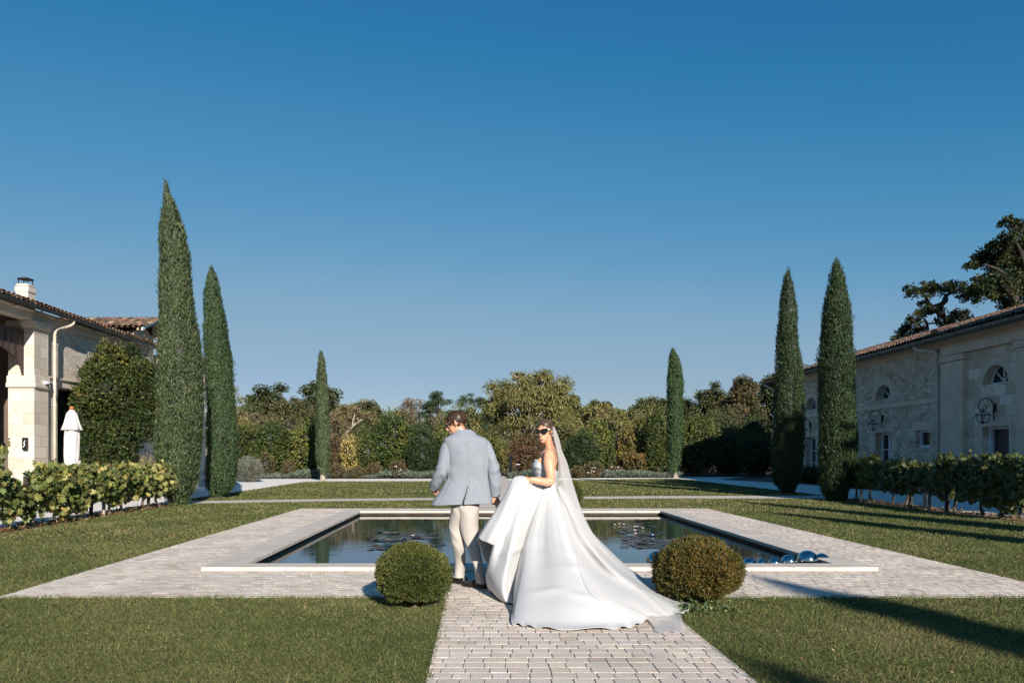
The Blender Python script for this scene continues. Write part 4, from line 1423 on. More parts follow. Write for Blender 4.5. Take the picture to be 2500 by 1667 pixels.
cypress('slender far cypress left of the groom against the hedge',
        [(853, 782, 784), (880, 778, 790), (925, 775, 796), (970, 774, 800), (1015, 773, 802), (1060, 773, 805), (1105, 773, 806), (1128, 776, 805), (1146, 781, 800), (1158, 785, 796)], 42.0, (788, 1173), CYL, 20000, 3, trunk_px=6, L=.18, wid=.042)
cypress('slender far cypress right of the bride against the hedge',
        [(848, 1643, 1645), (862, 1638, 1651), (882, 1635, 1657), (914, 1632, 1665), (947, 1630, 1667), (1012, 1630, 1665), (1077, 1629, 1664), (1120, 1630, 1662), (1140, 1632, 1654), (1156, 1636, 1650)], 46.8, (1648, 1167), [((.045, .085, .032), 4), ((.062, .11, .04), 4), ((.09, .14, .052), 2)], 20000, 4, trunk_px=5, L=.19, wid=.045)
cypress('narrower of the two dark cypresses in front of the winery',
        [(654, 1923, 1926), (672, 1917, 1930), (691, 1913, 1934), (718, 1909, 1939), (772, 1903, 1944), (840, 1896, 1948), (908, 1894, 1957), (932, 1893, 1959), (1013, 1890, 1963), (1095, 1886, 1961), (1150, 1886, 1956), (1180, 1892, 1948), (1200, 1912, 1934)], 27.6, (1924, 1205), CYD, 52000, 5)
cypress('broader of the two dark cypresses, beside the right vine row',
        [(632, 2040, 2043), (650, 2034, 2048), (672, 2027, 2058), (691, 2024, 2062), (731, 2016, 2070), (772, 2010, 2075), (827, 2007, 2077), (881, 2001, 2081), (932, 2004, 2082), (1013, 2003, 2085), (1068, 2003, 2090), (1122, 2001, 2087), (1177, 2003, 2078), (1200, 2011, 2068), (1222, 2026, 2060)], 22.9, (2042, 1224), CYD, 60000, 6)


def free_cypress(label, x, y, h, r, seed):
    cypress(label, [], 1, (0, 0), CYD, seed=seed) if False else None
    s = y0 = 30.0
    sc = F_PX / s
    base = CX + x * sc
    zs = [(1.0, .02), (.95, .25), (.85, .55), (.65, .85), (.4, 1), (.15, .95), (.06, .6), (.03, .2)]
    prof = [(CY + (H_CAM - q * h) * sc, base - k * r * sc, base + k * r * sc) for q, k in zs]
    o = cypress(label, prof, s, (base, CY + H_CAM * sc), CYD, 7000, seed, L=.3, wid=.09)
    o.location.y = y
    return o


# cypresses of the same avenue beside and behind the camera: their long shadows cross the lawns
free_cypress('cypress outside the frame casting the shadow on the near right lawn', 9.25, -12.2, 9.0, .62, 31)
free_cypress('cypress outside the frame casting the lowest shadow at the path edge', 7.9, -15.6, 9.0, .75, 32)
free_cypress('cypress outside the frame casting the upper shadow on the right lawn', 13.9, 2.0, 9.0, .5, 33)
free_cypress('cypress outside the frame casting the middle shadow on the right lawn', 13.0, -2.0, 8.8, .42, 34)

# ------------------------------------------------------------------ clipped yews
def yew(label, px, py, d, rx, h, pal, n, seed, L=.035, zc=.5):
    X = (px - CX) * d / F_PX
    o = thing('clipped_yew', label, 'clipped shrub', (X, d, 0), 'clipped yew domes flanking the path')
    g = np.random.default_rng(seed)
    cr = Crown()
    c = np.array([X, d, h * zc]); R = np.array([rx, rx, h * (1 - zc)])
    U = nrm(g.normal(size=(n, 3)))
    U[:, 2] = np.where(U[:, 2] < -.75, -U[:, 2], U[:, 2])
    lp = 1 + .05 * sinnoise(U, 3.5, seed) + .05 * sinnoise(U, 11, seed + 1) + .035 * sinnoise(U, 22, seed + 7)
    r = lp * (1 - .17 * g.random(n) ** 2 + .018 * g.normal(size=n))
    r = np.where(U[:, 2] < 0, r * (1 - .10 * U[:, 2] ** 2), r)
    P = c + U * r[:, None] * R
    P = np.where((P[:, 2:] < .02), P * [1, 1, 0] + [0, 0, .02], P)
    A = nrm(U / R) * .75 + g.normal(size=(n, 3)) * .5 + [0, 0, .35]
    Nn = nrm(U / R) * .5 + g.normal(size=(n, 3)) * .7 + [0, 0, .4]
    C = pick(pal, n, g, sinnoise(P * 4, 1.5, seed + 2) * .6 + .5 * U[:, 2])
    s = g.uniform(.6, 1.3, n)
    cr.add(*leaf_arrays(P, A, Nn, L * s, L * .42 * s, C))
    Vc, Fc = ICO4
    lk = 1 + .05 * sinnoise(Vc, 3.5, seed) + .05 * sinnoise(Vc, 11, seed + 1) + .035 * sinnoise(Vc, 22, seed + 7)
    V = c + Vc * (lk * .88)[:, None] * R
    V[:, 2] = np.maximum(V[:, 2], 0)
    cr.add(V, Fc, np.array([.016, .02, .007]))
    cr.build('foliage', o)
    MB().tube([(X, d, -.01), (X, d, h * .5)], .03, 8).build('stem', M['bark'], o)
    return o


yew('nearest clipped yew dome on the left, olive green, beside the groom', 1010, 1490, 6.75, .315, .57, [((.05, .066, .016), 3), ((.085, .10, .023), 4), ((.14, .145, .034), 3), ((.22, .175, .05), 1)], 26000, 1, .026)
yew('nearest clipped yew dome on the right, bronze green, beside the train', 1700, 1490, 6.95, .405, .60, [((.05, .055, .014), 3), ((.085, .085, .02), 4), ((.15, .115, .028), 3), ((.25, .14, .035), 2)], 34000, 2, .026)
yew('distant clipped yew dome mostly hidden behind the groom', 1144, 1240, 19.9, .34, .68, [((.08, .09, .02), 3), ((.15, .14, .035), 3), ((.24, .2, .05), 1)], 5000, 3, L=.05)
yew('distant clipped yew dome peeking out behind the veil', 1389, 1240, 19.9, .36, .70, [((.06, .08, .02), 3), ((.11, .12, .03), 3)], 5000, 4, L=.05)
# small weeds at the foot of the right yew
g = np.random.default_rng(8)
n = 170
P = np.stack([g.uniform(1.75, 2.3, n), 6.56 + g.normal(size=n) * .06, np.abs(g.normal(size=n)) * .035 + .01], -1)
cr = Crown()
cr.add(*leaf_arrays(P, np.stack([g.normal(size=n), g.normal(size=n), g.uniform(.1, 1, n)], -1), g.normal(size=(n, 3)) + [0, -.4, .8], .035, .026, pick([((.12, .17, .06), 3), ((.08, .12, .04), 3), ((.2, .22, .1), 1)], n, g)))
tag(mk('weeds', np.concatenate(cr.V), np.array(cr.F), M['leaf'], tint=np.concatenate(cr.C)), 'small leafy weeds growing at the foot of the bronze yew dome', 'weeds', kind='stuff')

# ------------------------------------------------------------------ vines
VL = [((.075, .10, .028), 4), ((.13, .155, .042), 4), ((.24, .235, .065), 4), ((.38, .32, .10), 3), ((.44, .30, .12), 1)]
VR = [((.05, .07, .018), 5), ((.08, .10, .028), 4), ((.13, .13, .035), 2), ((.2, .15, .045), 1)]  # darker copy of the vine palette: the right row's shade put into leaf colour
def vine(px, X0, zt, zl, hl, label, pal, n, seed, side, grp, Lf=.14):
    d = X0 * F_PX / (px - CX)
    g = np.random.default_rng(seed)
    o = thing('grape_vine', label, 'vine', (X0, d, 0), grp)
    cr = Crown()
    k = 5
    cs = [(X0 + g.normal() * .06, d + hl * q, g.uniform(zl + .22, zt - .24)) for q in np.linspace(-1, 1, k)] + [(X0 + g.normal() * .05, d + g.uniform(-.8, .8) * hl, zt - .2) for _ in range(3)]
    for i, c in enumerate(cs):
        m = n // len(cs)
        U = nrm(g.normal(size=(m, 3)))
        R = np.array([.23, .27, (zt - zl) * .44])
        P = np.array(c) + U * R * (g.random(m) ** .45)[:, None]
        P[:, 2] = np.clip(P[:, 2], zl - .05 + .12 * g.random(m), zt + .05 * g.normal(size=m))
        face = np.array([side, -.55, .45])
        Nn = face + U * .5 + g.normal(size=(m, 3)) * .55
        A = np.array([0, 0, -.8]) + g.normal(size=(m, 3)) * .6
        s = g.uniform(.55, 1.2, m)
        mod = np.clip(.35 * np.full(m, g.normal()) + .5 * g.normal(size=m), -1, 1)
        cr.add(*leaf_arrays(P, A, Nn, Lf * s, Lf * s * .95, pick(pal, m, g, mod), 'lobed', bend=.16))
    # shoots
    for _ in range(3):
        m = 7
        b0 = np.array([X0 + g.normal() * .1, d + g.uniform(-1, 1) * hl, zt - .05]); dr = nrm(np.array([g.normal() * .3, g.normal() * .5, 1.0]))
        P = b0 + dr * np.linspace(0, g.uniform(.12, .3), m)[:, None]
        cr.add(*leaf_arrays(P, g.normal(size=(m, 3)) + [0, 0, -.2], g.normal(size=(m, 3)) + [side, -.4, .4], Lf * np.linspace(.8, .4, m), Lf * np.linspace(.8, .4, m), pick(pal, m, g), 'lobed'))
    cr.build('foliage', o)
    P = spline([(X0, d, -.01), (X0 + g.normal() * .03, d + g.normal() * .05, .25), (X0 + g.normal() * .03, d + g.normal() * .06, zl + .15), (X0, d + g.normal() * .08, zt - .35)], 12)
    b = MB().tube(P, np.linspace(.038, .022, 12) * (1 + .15 * g.normal(size=12)), 8)
    for s in (-1, 1):
        b.tube(spline([P[8], P[8] + [0, s * .25, .08], P[8] + [0, s * hl, .12]], 6), np.linspace(.018, .008, 6), 6)
    b.build('trunk', M['palebark'] if side > 0 and seed % 2 else M['bark'], o)
    return o


XVL, XVR = -8.62, 11.55
lv = [(-70, 1.46, .22, .9, 'vine cut by the left edge of the photo, tall with dark lower leaves'), (83, 1.17, .24, .66, 'vine with a crooked pale stem, nearest the left edge of the frame'), (168, 1.15, .22, .58, 'second vine from the left, with large yellowing leaves'), (210, 1.12, .28, .5, 'third vine from the left, just left of the tall dark stake'),
      (266, 1.13, .30, .5, 'vine with a thin dark stem in the middle of the left row'), (300, 1.15, .34, .5, 'yellowest vine, with a two-toned pale stem, left row'), (345, 1.13, .34, .5, 'vine second nearest the tallest cypress'), (388, 1.10, .34, .55, 'last vine of the left row, touching the tallest cypress')]
for i, (px, zt, zl, hl, lab) in enumerate(lv):
    vine(px, XVL, zt, zl, hl, lab, VL, 820, 50 + i, 1, 'grape vines of the left row')
rv = [(2087, 1.24, .5, .5, 'first vine of the right row, against the broader dark cypress'), (2125, 1.32, .5, .5, 'second vine of the right row, with leaning thin stem'), (2177, 1.20, .42, .5, 'third vine of the right row, with yellow-flecked leaves'), (2210, 1.2, .42, .45, 'vine left of the middle stake of the right row'),
      (2274, 1.15, .42, .5, 'vine with a slanting stem right of the two-toned stake'), (2330, 1.35, .36, .55, 'taller dark vine right of the winery downpipe'), (2402, 1.34, .32, .55, 'dark vine in front of the winery doorway'), (2440, 1.25, .28, .5, 'dark vine second from the right edge of the photo'), (2492, 1.34, .05, .7, 'dark bushy vine at the right edge of the photo')]
for i, (px, zt, zl, hl, lab) in enumerate(rv):
    vine(px, XVR, zt, zl, hl, lab, VR, 720, 70 + i, -1, 'grape vines of the right row')


def stake(px, X0, h, label, two=False, r=.04):
    d = X0 * F_PX / (px - CX)
    t = thing('vine_stake', label, 'stake', (X0, d, 0), 'wooden stakes in the vine rows')
    b = MB().tube([(X0, d, -.02), (X0 + .01, d, h * .5), (X0 + .012, d + .01, h)], r, 10)
    b.build('post', M['palebark'] if two else M['darkbark'], t)


for px, h, lab in ((60, 1.0, 'dark stake beside the crooked pale vine stem'), (222, 1.0, 'dark stake left of the pale one in the left vine row'), (362, 1.05, 'dark stake nearest the tallest cypress')):
    stake(px, XVL, h, lab)
stake(253, XVL, 1.12, 'pale weathered stake in the middle of the left vine row', True)
for px, h, lab in ((2066, 1.0, 'stake at the start of the right row against the dark cypress'), (2223, 1.15, 'middle stake of the right vine row'), (2312, 1.0, 'dark stake below the winery downpipe')):
    stake(px, XVR, h, lab, False, .05)
stake(2102, XVR, 1.1, 'slim pale stake between the first two right vines', True, .035)
stake(2258, XVR, 1.0, 'two-toned stake right of the middle one in the right row', True, .045)
for X0, d0, d1, lab in ((XVL, 8, 20.6, 'thin training wires along the left vine row'), (XVR, 8, 23, 'thin training wires along the right vine row')):
    b = MB()
    for z in (.45, .8, 1.05): b.tube([(X0, d0, z), (X0, d1, z)], .0025, 5)
    tag(b.build('vine_wire', M['zinc']), lab, 'wire')
# weeds and fallen leaves along the foot of the vine rows
g = np.random.default_rng(9)
n = 2600
sd = g.random(n) < .6
P = np.stack([np.where(sd, -8.75, 11.6) + g.normal(size=n) * .13, np.where(sd, g.uniform(11, 20.6, n), g.uniform(12, 23, n)), np.abs(g.normal(size=n)) * .03 + .004], -1)
cr = Crown()
cr.add(*leaf_arrays(P, np.stack([g.normal(size=n), g.normal(size=n), g.uniform(0, .9, n)], -1), g.normal(size=(n, 3)) * .5 + [0, 0, 1], .09, .03, pick([((.3, .16, .07), 3), ((.2, .1, .05), 2), ((.12, .15, .05), 3), ((.35, .28, .1), 1)], n, g)))
tag(mk('leaf_litter', np.concatenate(cr.V), np.array(cr.F), M['leaf'], tint=np.concatenate(cr.C)), 'fallen leaves and weeds along the foot of the vine rows', 'leaf litter', kind='stuff')
# ------------------------------------------------------------------ shrubs of the far border
LAUREL = [((.04, .062, .014), 5), ((.085, .112, .026), 4), ((.16, .18, .045), 2), ((.28, .25, .06), 1)]
LAURELY = [((.05, .07, .017), 4), ((.10, .12, .03), 4), ((.19, .18, .05), 2), ((.30, .24, .07), 1)]
DKGREEN = [((.028, .05, .014), 4), ((.045, .075, .02), 4), ((.075, .11, .03), 2)]
BROWN = [((.09, .055, .03), 3), ((.15, .09, .045), 3), ((.10, .10, .035), 2), ((.22, .13, .06), 1)]
YELLOW = [((.42, .34, .10), 4), ((.55, .45, .16), 3), ((.28, .24, .06), 2), ((.14, .15, .04), 1)]
OLIVE = [((.11, .115, .035), 3), ((.17, .165, .05), 4), ((.26, .23, .08), 3), ((.36, .28, .10), 1)]
GREYG = [((.16, .17, .13), 3), ((.22, .22, .17), 3), ((.28, .25, .19), 2)]
TWIGGY = [((.14, .12, .055), 3), ((.2, .16, .075), 3), ((.28, .22, .11), 2), ((.10, .10, .04), 2)]
GOLD = [((.2, .165, .045), 3), ((.28, .21, .06), 3), ((.14, .13, .04), 3), ((.22, .13, .045), 1)]
SH = dict(group='shrubs of the border hedge', a1=.2, a2=.19)
shrub('laurel_shrub', 'laurel bush with yellowing tips just right of the second left cypress', 600, 49.0, 48, 1032, LAURELY, 4420, .19, .10, 1, **SH)
shrub('laurel_shrub', 'broad glossy laurel between the second left cypress and the slender far one', 672, 48.6, 50, 1036, LAUREL, 5270, .19, .10, 2, **SH)
shrub('laurel_shrub', 'laurel on which the far left cypress throws its dark shadow', 742, 49.2, 46, 1030, LAUREL, 4420, .19, .10, 3, **SH)
shrub('brown_shrub', 'dull red-brown bush just right of the slender far left cypress', 826, 48.8, 28, 1066, BROWN, 3600, .11, .06, 4, **SH)
shrub('yellow_shrub', 'pale yellow bush, the brightest in the hedge left of the groom', 856, 47.9, 25, 1066, YELLOW, 3200, .10, .06, 5, f1=3.5, **SH)
shrub('laurel_shrub', 'lower green bush right of the bright yellow one', 893, 48.2, 34, 1052, LAURELY, 4200, .15, .08, 6, **SH)
shrub('laurel_shrub', 'tall glossy laurel halfway between the yellow bush and the groom', 950, 48.8, 46, 1030, LAUREL, 5525, .19, .10, 7, **SH)
shrub('evergreen_shrub', 'dark fine-leaved evergreen with pale bare stems left of the groom', 1022, 48.6, 50, 1042, DKGREEN, 7000, .11, .06, 8, **SH)
shrub('evergreen_shrub', 'green bush hidden mostly behind the groom', 1092, 49.5, 50, 1050, LAUREL, 4500, .14, .08, 9, **SH)
shrub('green_shrub', 'light green bush overhanging the dark gap of the garden path', 1190, 54.0, 44, 1064, LAURELY, 5200, .13, .07, 10, zb=1.0, core=.6, **SH)
shrub('copper_shrub', 'coppery brown bush right of the garden path, left of the bride', 1290, 49.5, 42, 1058, [((.12, .065, .035), 3), ((.18, .10, .05), 3), ((.08, .085, .03), 3), ((.26, .17, .09), 1)], 6500, .12, .07, 11, **SH)
shrub('evergreen_shrub', 'dark feathery evergreen just right of the veil', 1418, 49.6, 40, 1048, DKGREEN, 6500, .11, .05, 12, **SH)
shrub('laurel_shrub', 'upright glossy laurel right of the feathery evergreen', 1466, 50.5, 32, 1020, LAUREL, 5200, .16, .09, 13, **SH)
shrub('golden_shrub', 'golden bush with a thin stem between two laurels right of the bride', 1537, 51.5, 36, 1040, GOLD, 5200, .13, .08, 14, **SH)
shrub('brown_shrub', 'low bronze bush at the foot of the golden one', 1552, 49.6, 30, 1104, [((.2, .13, .04), 3), ((.13, .10, .035), 3), ((.28, .19, .05), 1)], 2600, .12, .07, 15, **SH)
shrub('laurel_shrub', 'big laurel directly left of the slender far right cypress', 1606, 52.0, 44, 1008, LAUREL, 5950, .19, .10, 16, **SH)
shrub('laurel_shrub', 'tall yellow-topped laurel right of the slender far right cypress', 1700, 53.5, 54, 1014, LAURELY, 6375, .19, .10, 17, **SH)
shrub('evergreen_shrub', 'black-green bush in the shade between the far right cypress and the winery', 1778, 51.5, 50, 1044, DKGREEN, 4500, .15, .08, 18, **SH)
shrub('evergreen_shrub', 'shaded bush at the far corner of the winery', 1848, 49.0, 46, 1060, DKGREEN, 4500, .15, .08, 19, **SH)
shrub('evergreen_shrub', 'low shaded shrub in the bed behind the narrower right cypress', 1975, 38.0, 44, 1140, DKGREEN, 2500, .12, .06, 20, ry=1.2, **SH)
shrub('evergreen_shrub', 'low shaded shrub at the winery wall left of the right vine row', 2058, 33.0, 44, 1148, DKGREEN, 2500, .12, .06, 21, ry=1.2, **SH)
# low roses and bronze perennials in front of the hedge
RB = dict(group='low bushes of the flower bed')
ROSE = [((.11, .085, .038), 3), ((.16, .115, .052), 3), ((.10, .105, .042), 3), ((.24, .165, .07), 1)]
for i, (px, hw, top, d, lab) in enumerate(((650, 20, 1110, 46.8, 'golden low bush in front of the left laurels'), (706, 18, 1122, 46.6, 'reddish low bush in front of the middle left laurel'), (826, 18, 1134, 45.9, 'low bronze bush at the foot of the red-brown shrub'), (870, 20, 1138, 45.9, 'low bronze bush below the bright yellow shrub'),
                                       (914, 16, 1128, 46.6, 'low amber bush right of the bright yellow shrub'), (974, 24, 1128, 46.4, 'wide rusty low bush with few white blooms left of the groom'), (1350, 22, 1132, 46.6, 'low amber bush seen through the edge of the veil'), (1446, 28, 1126, 46.8, 'rose bush with white blooms right of the veil'), (1408, 18, 1140, 46.6, 'small rose bush beside the veil'), (1500, 22, 1140, 48.5, 'low olive bush right of the white rose'))):
    o = shrub('rose_bush', lab, px, d, hw, top, ROSE, 1500, .085, .05, 40 + i, core=.7, a1=.22, a2=.14, **RB)
    if 'white' in lab:
        g = np.random.default_rng(i)
        m = 7
        X = (px - CX) * d / F_PX
        P = np.stack([X + g.normal(size=m) * .35, np.full(m, d - .5), g.uniform(.2, .75, m)], -1)
        cr = Crown()
        for p in P:
            cr.add(*leaf_arrays(np.repeat(p[None], 6, 0), nrm(g.normal(size=(6, 3))), nrm(g.normal(size=(6, 3))), .07, .06, np.full((6, 3), .8)))
        cr.build('flower', o, M['petal'])
# lavender and grey shrubs
shrub('lavender', 'round grey lavender bush on the gravel right of the second left cypress', 606, 39.5, 26, 1118, GREYG, 5000, .22, .022, 60, up=.9, out=.9, core=.75)
shrub('lavender', 'shaded grey lavender between the two left cypresses', 494, 37.0, 34, 1120, GREYG, 3500, .22, .022, 61, up=.9, out=.9, core=.75)
shrub('ornamental_grass', 'feathery grey grass behind the end of the left vine row', 352, 24.5, 26, 1122, [((.26, .21, .15), 3), ((.34, .28, .2), 2)], 1600, .35, .015, 62, up=1.3, out=.9, core=.5)

g = np.random.default_rng(12)
cr = Crown()
n = 14000
x = np.concatenate([g.uniform(-15, GX0 - .1, n // 2), g.uniform(GX1 + .1, 13, n - n // 2)])
y = 45.7 + 2.3 * g.random(n) ** 1.3 + np.where(x > 2, .03 * (x - 2) ** 1.0 + .8, 0)
hgt = .34 * (1 + .5 * sinnoise(np.stack([x, y, 0 * x], -1), 1.6, 3)).clip(.2, 2) * np.clip((y - 45.4) / .6, .25, 1)
P = np.stack([x, y, hgt * g.random(n) ** .5], -1)
cr.add(*leaf_arrays(P, g.normal(size=(n, 3)) * .6 + [0, -.2, .8], g.normal(size=(n, 3)) * .6 + [0, -.5, .6], .16, .05, pick([((.13, .165, .12), 4), ((.19, .225, .175), 3), ((.10, .13, .08), 2)], n, g)))
tag(mk('ground_cover', np.concatenate(cr.V), np.array(cr.F), M['leaf'], tint=np.concatenate(cr.C)), 'low grey-green ground cover edging the far gravel walk', 'ground cover', kind='stuff')

# ------------------------------------------------------------------ garden path furniture
X = (1264 - CX) * 45.0 / F_PX
t = thing('path_light', 'slim black post light with a flat pale top beside the garden path', 'garden light', (X, 45, 0))
MB().tube([(X, 45, 0), (X, 45, .86)], .035, 10).build('post', M['blackiron'], t)
V, F = lathe([(.02, .84), (.15, .86), (.15, .89), (.02, .9)], 16, (X, 45, 0))
mk('lamp_head', V, F, M['whitepaint'], t)
X = (1247 - CX) * 52 / F_PX
t = thing('gate_post', 'weathered timber post where the garden path enters the hedge', 'post', (X, 52, 0))
MB().box((X - .12, 51.9, 0), (X + .12, 52.1, 1.55), .015).build('post', M['palebark'], t)

# ------------------------------------------------------------------ trees beyond the border
BT = dict(group='trees beyond the border hedge')
OAK = [((.05, .065, .022), 4), ((.075, .09, .03), 4), ((.115, .12, .045), 2), ((.16, .13, .05), 1)]
tree('birch_tree', 'sparse pale-stemmed young birch right of the second left cypress', 560, 58, 40, 925, 1060, [((.13, .14, .06), 3), ((.2, .18, .08), 2)], 34, 1500, .17, .08, 1, trunk=.07, barkm='palebark', clu=.3, up=.3, **BT)
tree('brush_tree', 'leafless brownish thicket tree behind the left laurels', 632, 62, 82, 1000, 1110, TWIGGY, 60, 9000, .15, .06, 2, trunk=.1, clu=.26, core=.45, barkm='palebark', **BT)
tree('oak_tree', 'dark oak with a knobbly top left of the slender far left cypress', 655, 78, 66, 945, 1085, OAK, 46, 14000, .24, .14, 3, trunk=.25, core=.6, **BT)
tree('oak_tree', 'dark oak directly behind the slender far left cypress', 772, 76, 66, 934, 1080, OAK, 52, 14000, .24, .14, 4, trunk=.28, core=.6, **BT)
tree('apple_tree', 'brown-leaved old fruit tree right of the slender far left cypress', 846, 60, 66, 982, 1080, TWIGGY, 58, 11000, .17, .08, 5, trunk=.13, clu=.25, core=.4, barkm='palebark', **BT)
tree('oak_tree', 'rounded dark tree low on the skyline right of the old fruit tree', 910, 84, 40, 988, 1090, OAK, 30, 8000, .24, .14, 6, trunk=.2, core=.6, **BT)
tree('hedge_tree', 'brownish mass of low trees between the far cypress quartet and the groom', 1000, 68, 86, 1006, 1120, TWIGGY + OAK, 60, 13000, .18, .1, 7, trunk=.15, clu=.25, core=.5, **BT)
tree('locust_tree', 'thin russet tree on the skyline left of the groom', 1002, 74, 42, 962, 1062, [((.22, .13, .085), 3), ((.16, .12, .06), 3), ((.28, .2, .13), 1)], 40, 4200, .17, .08, 8, trunk=.12, clu=.26, barkm='palebark', **BT)
tree('acacia_tree', 'airy dark green tree above and left of the head of the groom', 1066, 72, 44, 952, 1070, [((.045, .075, .03), 4), ((.07, .105, .045), 3)], 46, 7500, .18, .07, 9, trunk=.14, clu=.24, flat=.6, **BT)
tree('acacia_tree', 'airy dark green tree between the head of the groom and the olive one', 1150, 74, 46, 942, 1060, [((.045, .075, .03), 4), ((.07, .105, .045), 3)], 44, 7000, .18, .07, 10, trunk=.14, clu=.24, flat=.6, **BT)
tree('persimmon_tree', 'biggest olive-yellow tree with drooping leaves behind the bride', 1292, 58, 124, 890, 1085, OLIVE, 130, 22000, .26, .085, 11, trunk=.22, clu=.2, up=-.2, droop=.7, barkm='palebark', core=.3, **BT)
tree('persimmon_tree', 'lower yellowish tree right of the bride continuing the olive one', 1450, 60, 96, 985, 1100, OLIVE, 90, 14000, .24, .08, 12, trunk=.16, clu=.22, up=-.1, droop=.5, barkm='palebark', core=.4, **BT)
tree('poplar_tree', 'dark small-crowned tree on the skyline right of the bride', 1468, 82, 34, 966, 1060, OAK, 34, 6000, .22, .12, 13, trunk=.16, core=.45, **BT)
tree('oak_tree', 'dark broad oak on the skyline left of the slender far right cypress', 1588, 84, 66, 966, 1075, OAK, 50, 13000, .25, .14, 14, trunk=.25, core=.6, **BT)
tree('hedge_tree', 'yellow-green low trees left of the slender far right cypress', 1560, 66, 80, 1000, 1110, OLIVE[:3] + OAK[:2], 70, 12000, .2, .1, 15, trunk=.16, clu=.24, core=.5, **BT)
tree('oak_tree', 'tall rounded oak right of the slender far right cypress', 1738, 72, 62, 932, 1100, OAK, 60, 15000, .23, .13, 16, trunk=.25, core=.6, **BT)
tree('oak_tree', 'rust-tinged tree at the far corner of the winery', 1812, 62, 56, 905, 1090, [((.075, .075, .025), 3), ((.11, .09, .035), 3), ((.2, .12, .06), 2)], 60, 15000, .2, .12, 17, trunk=.22, core=.6, **BT)
tree('oak_tree', 'tree rising behind the two right cypresses over the winery roof', 1925, 66, 80, 875, 1060, OAK, 60, 14000, .22, .13, 18, trunk=.25, core=.55, **BT)
tree('oak_tree', 'dark tree filling the gap left of the second left cypress beyond the far wing', 520, 74, 70, 985, 1110, OAK, 46, 10000, .24, .14, 19, trunk=.2, core=.6, **BT)
tree('hedge_tree', 'low dark trees closing the view beyond the end of the garden path', 1200, 84, 110, 1010, 1112, OAK, 60, 11000, .25, .14, 20, trunk=.2, clu=.25, core=.6, **BT)
for i, (px, top, lab) in enumerate(((926, 1034, 'leftmost of the four tiny distant cypresses'), (938, 1024, 'second of the four tiny distant cypresses'), (951, 1002, 'tallest of the four tiny distant cypresses'), (968, 1038, 'rightmost of the four tiny distant cypresses'))):
    H = top
    cypress(lab, [(top, px - .5, px + .5), (top + 16, px - 4, px + 4), (top + 45, px - 6, px + 6), (1110, px - 6, px + 6), (1128, px - 3, px + 3)], 66.0 + .4 * i, (px, CY + H_CAM * F_PX / 66), CYL, 1800, 90 + i, group='tiny distant cypresses', L=.3, wid=.09)
FILL = dict(group='thicket behind the border shrubs')
for i, (px, hw, top, d, pal, lab) in enumerate(((585, 46, 1012, 53, TWIGGY, 'brown thicket right behind the leftmost laurel'), (700, 52, 1004, 54, TWIGGY + OAK[:2], 'brown-green thicket left of the dark hedge shadow'), (810, 46, 1010, 54, TWIGGY, 'twiggy brown thicket right of the slender far left cypress'), (905, 52, 1022, 55, OAK + TWIGGY[:2], 'dull green thicket behind the bush beside the yellow one'),
                                               (990, 54, 1016, 54, TWIGGY + OAK[:2], 'brown-green thicket behind the dark evergreen left of the groom'), (1120, 60, 1010, 56, OLIVE, 'olive thicket between the couple at the foot of the biggest tree'), (1230, 52, 1030, 57, OLIVE + OAK[:2], 'thicket over the end of the garden path'), (1370, 58, 1012, 55, OLIVE, 'yellow-olive thicket right behind the veil'),
                                               (1490, 60, 1006, 57, OLIVE + TWIGGY, 'pale olive thicket above the golden shrub'), (1575, 50, 1000, 58, OLIVE, 'olive thicket left of the slender far right cypress'), (1680, 60, 1000, 59, OAK, 'green thicket right of the slender far right cypress'), (1770, 60, 1000, 58, OAK, 'dark thicket near the far corner of the winery'), (1840, 50, 1010, 52, DKGREEN, 'black-green thicket against the far end of the winery'))):
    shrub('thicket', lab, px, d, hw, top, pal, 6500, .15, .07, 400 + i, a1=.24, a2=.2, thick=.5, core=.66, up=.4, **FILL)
for px, hw, top, d, pal, lab in ((600, 52, 966, 70, OAK, 'oak filling the skyline right of the pale birch'), (712, 52, 962, 72, OAK + TWIGGY[:2], 'dull oak filling the skyline left of the slender far left cypress'), (888, 52, 975, 66, TWIGGY + OAK[:2], 'brownish tree on the skyline left of the four tiny cypresses'), (1396, 46, 972, 68, OLIVE[:2] + OAK[:2], 'mixed green tree right of the biggest olive one'), (1520, 52, 984, 72, OAK[:3] + OLIVE[:1], 'low green tree on the skyline above the golden shrub'), (1652, 50, 970, 74, OAK, 'green tree directly behind the slender far right cypress')):
    tree('oak_tree', lab, px, d, hw, top, 1095, pal, 54, 11000, .19, .11, px, trunk=.2, core=.5, clu=.27, **BT)
# pale sawn limb of the fruit tree
P0 = at(838, 1066, 58.5); P1 = at(860, 1042, 58.3); P2 = at(884, 1024, 58.1)
t = thing('broken_limb', 'pale bare forked limb leaning out above the bright yellow shrub', 'branch', P0)
MB().tube(spline([at(822, 1090, 58.8), P0, P1, P2], 10), np.linspace(.17, .08, 10), 8).tube(spline([P1, at(862, 1026, 58.3), at(866, 1012, 58.4)], 6), np.linspace(.09, .05, 6), 7).tube(spline([at(876, 1030, 58.2), at(872, 1020, 58.1)], 4), np.linspace(.06, .03, 4), 6).build('limb', M['palebark'], t)
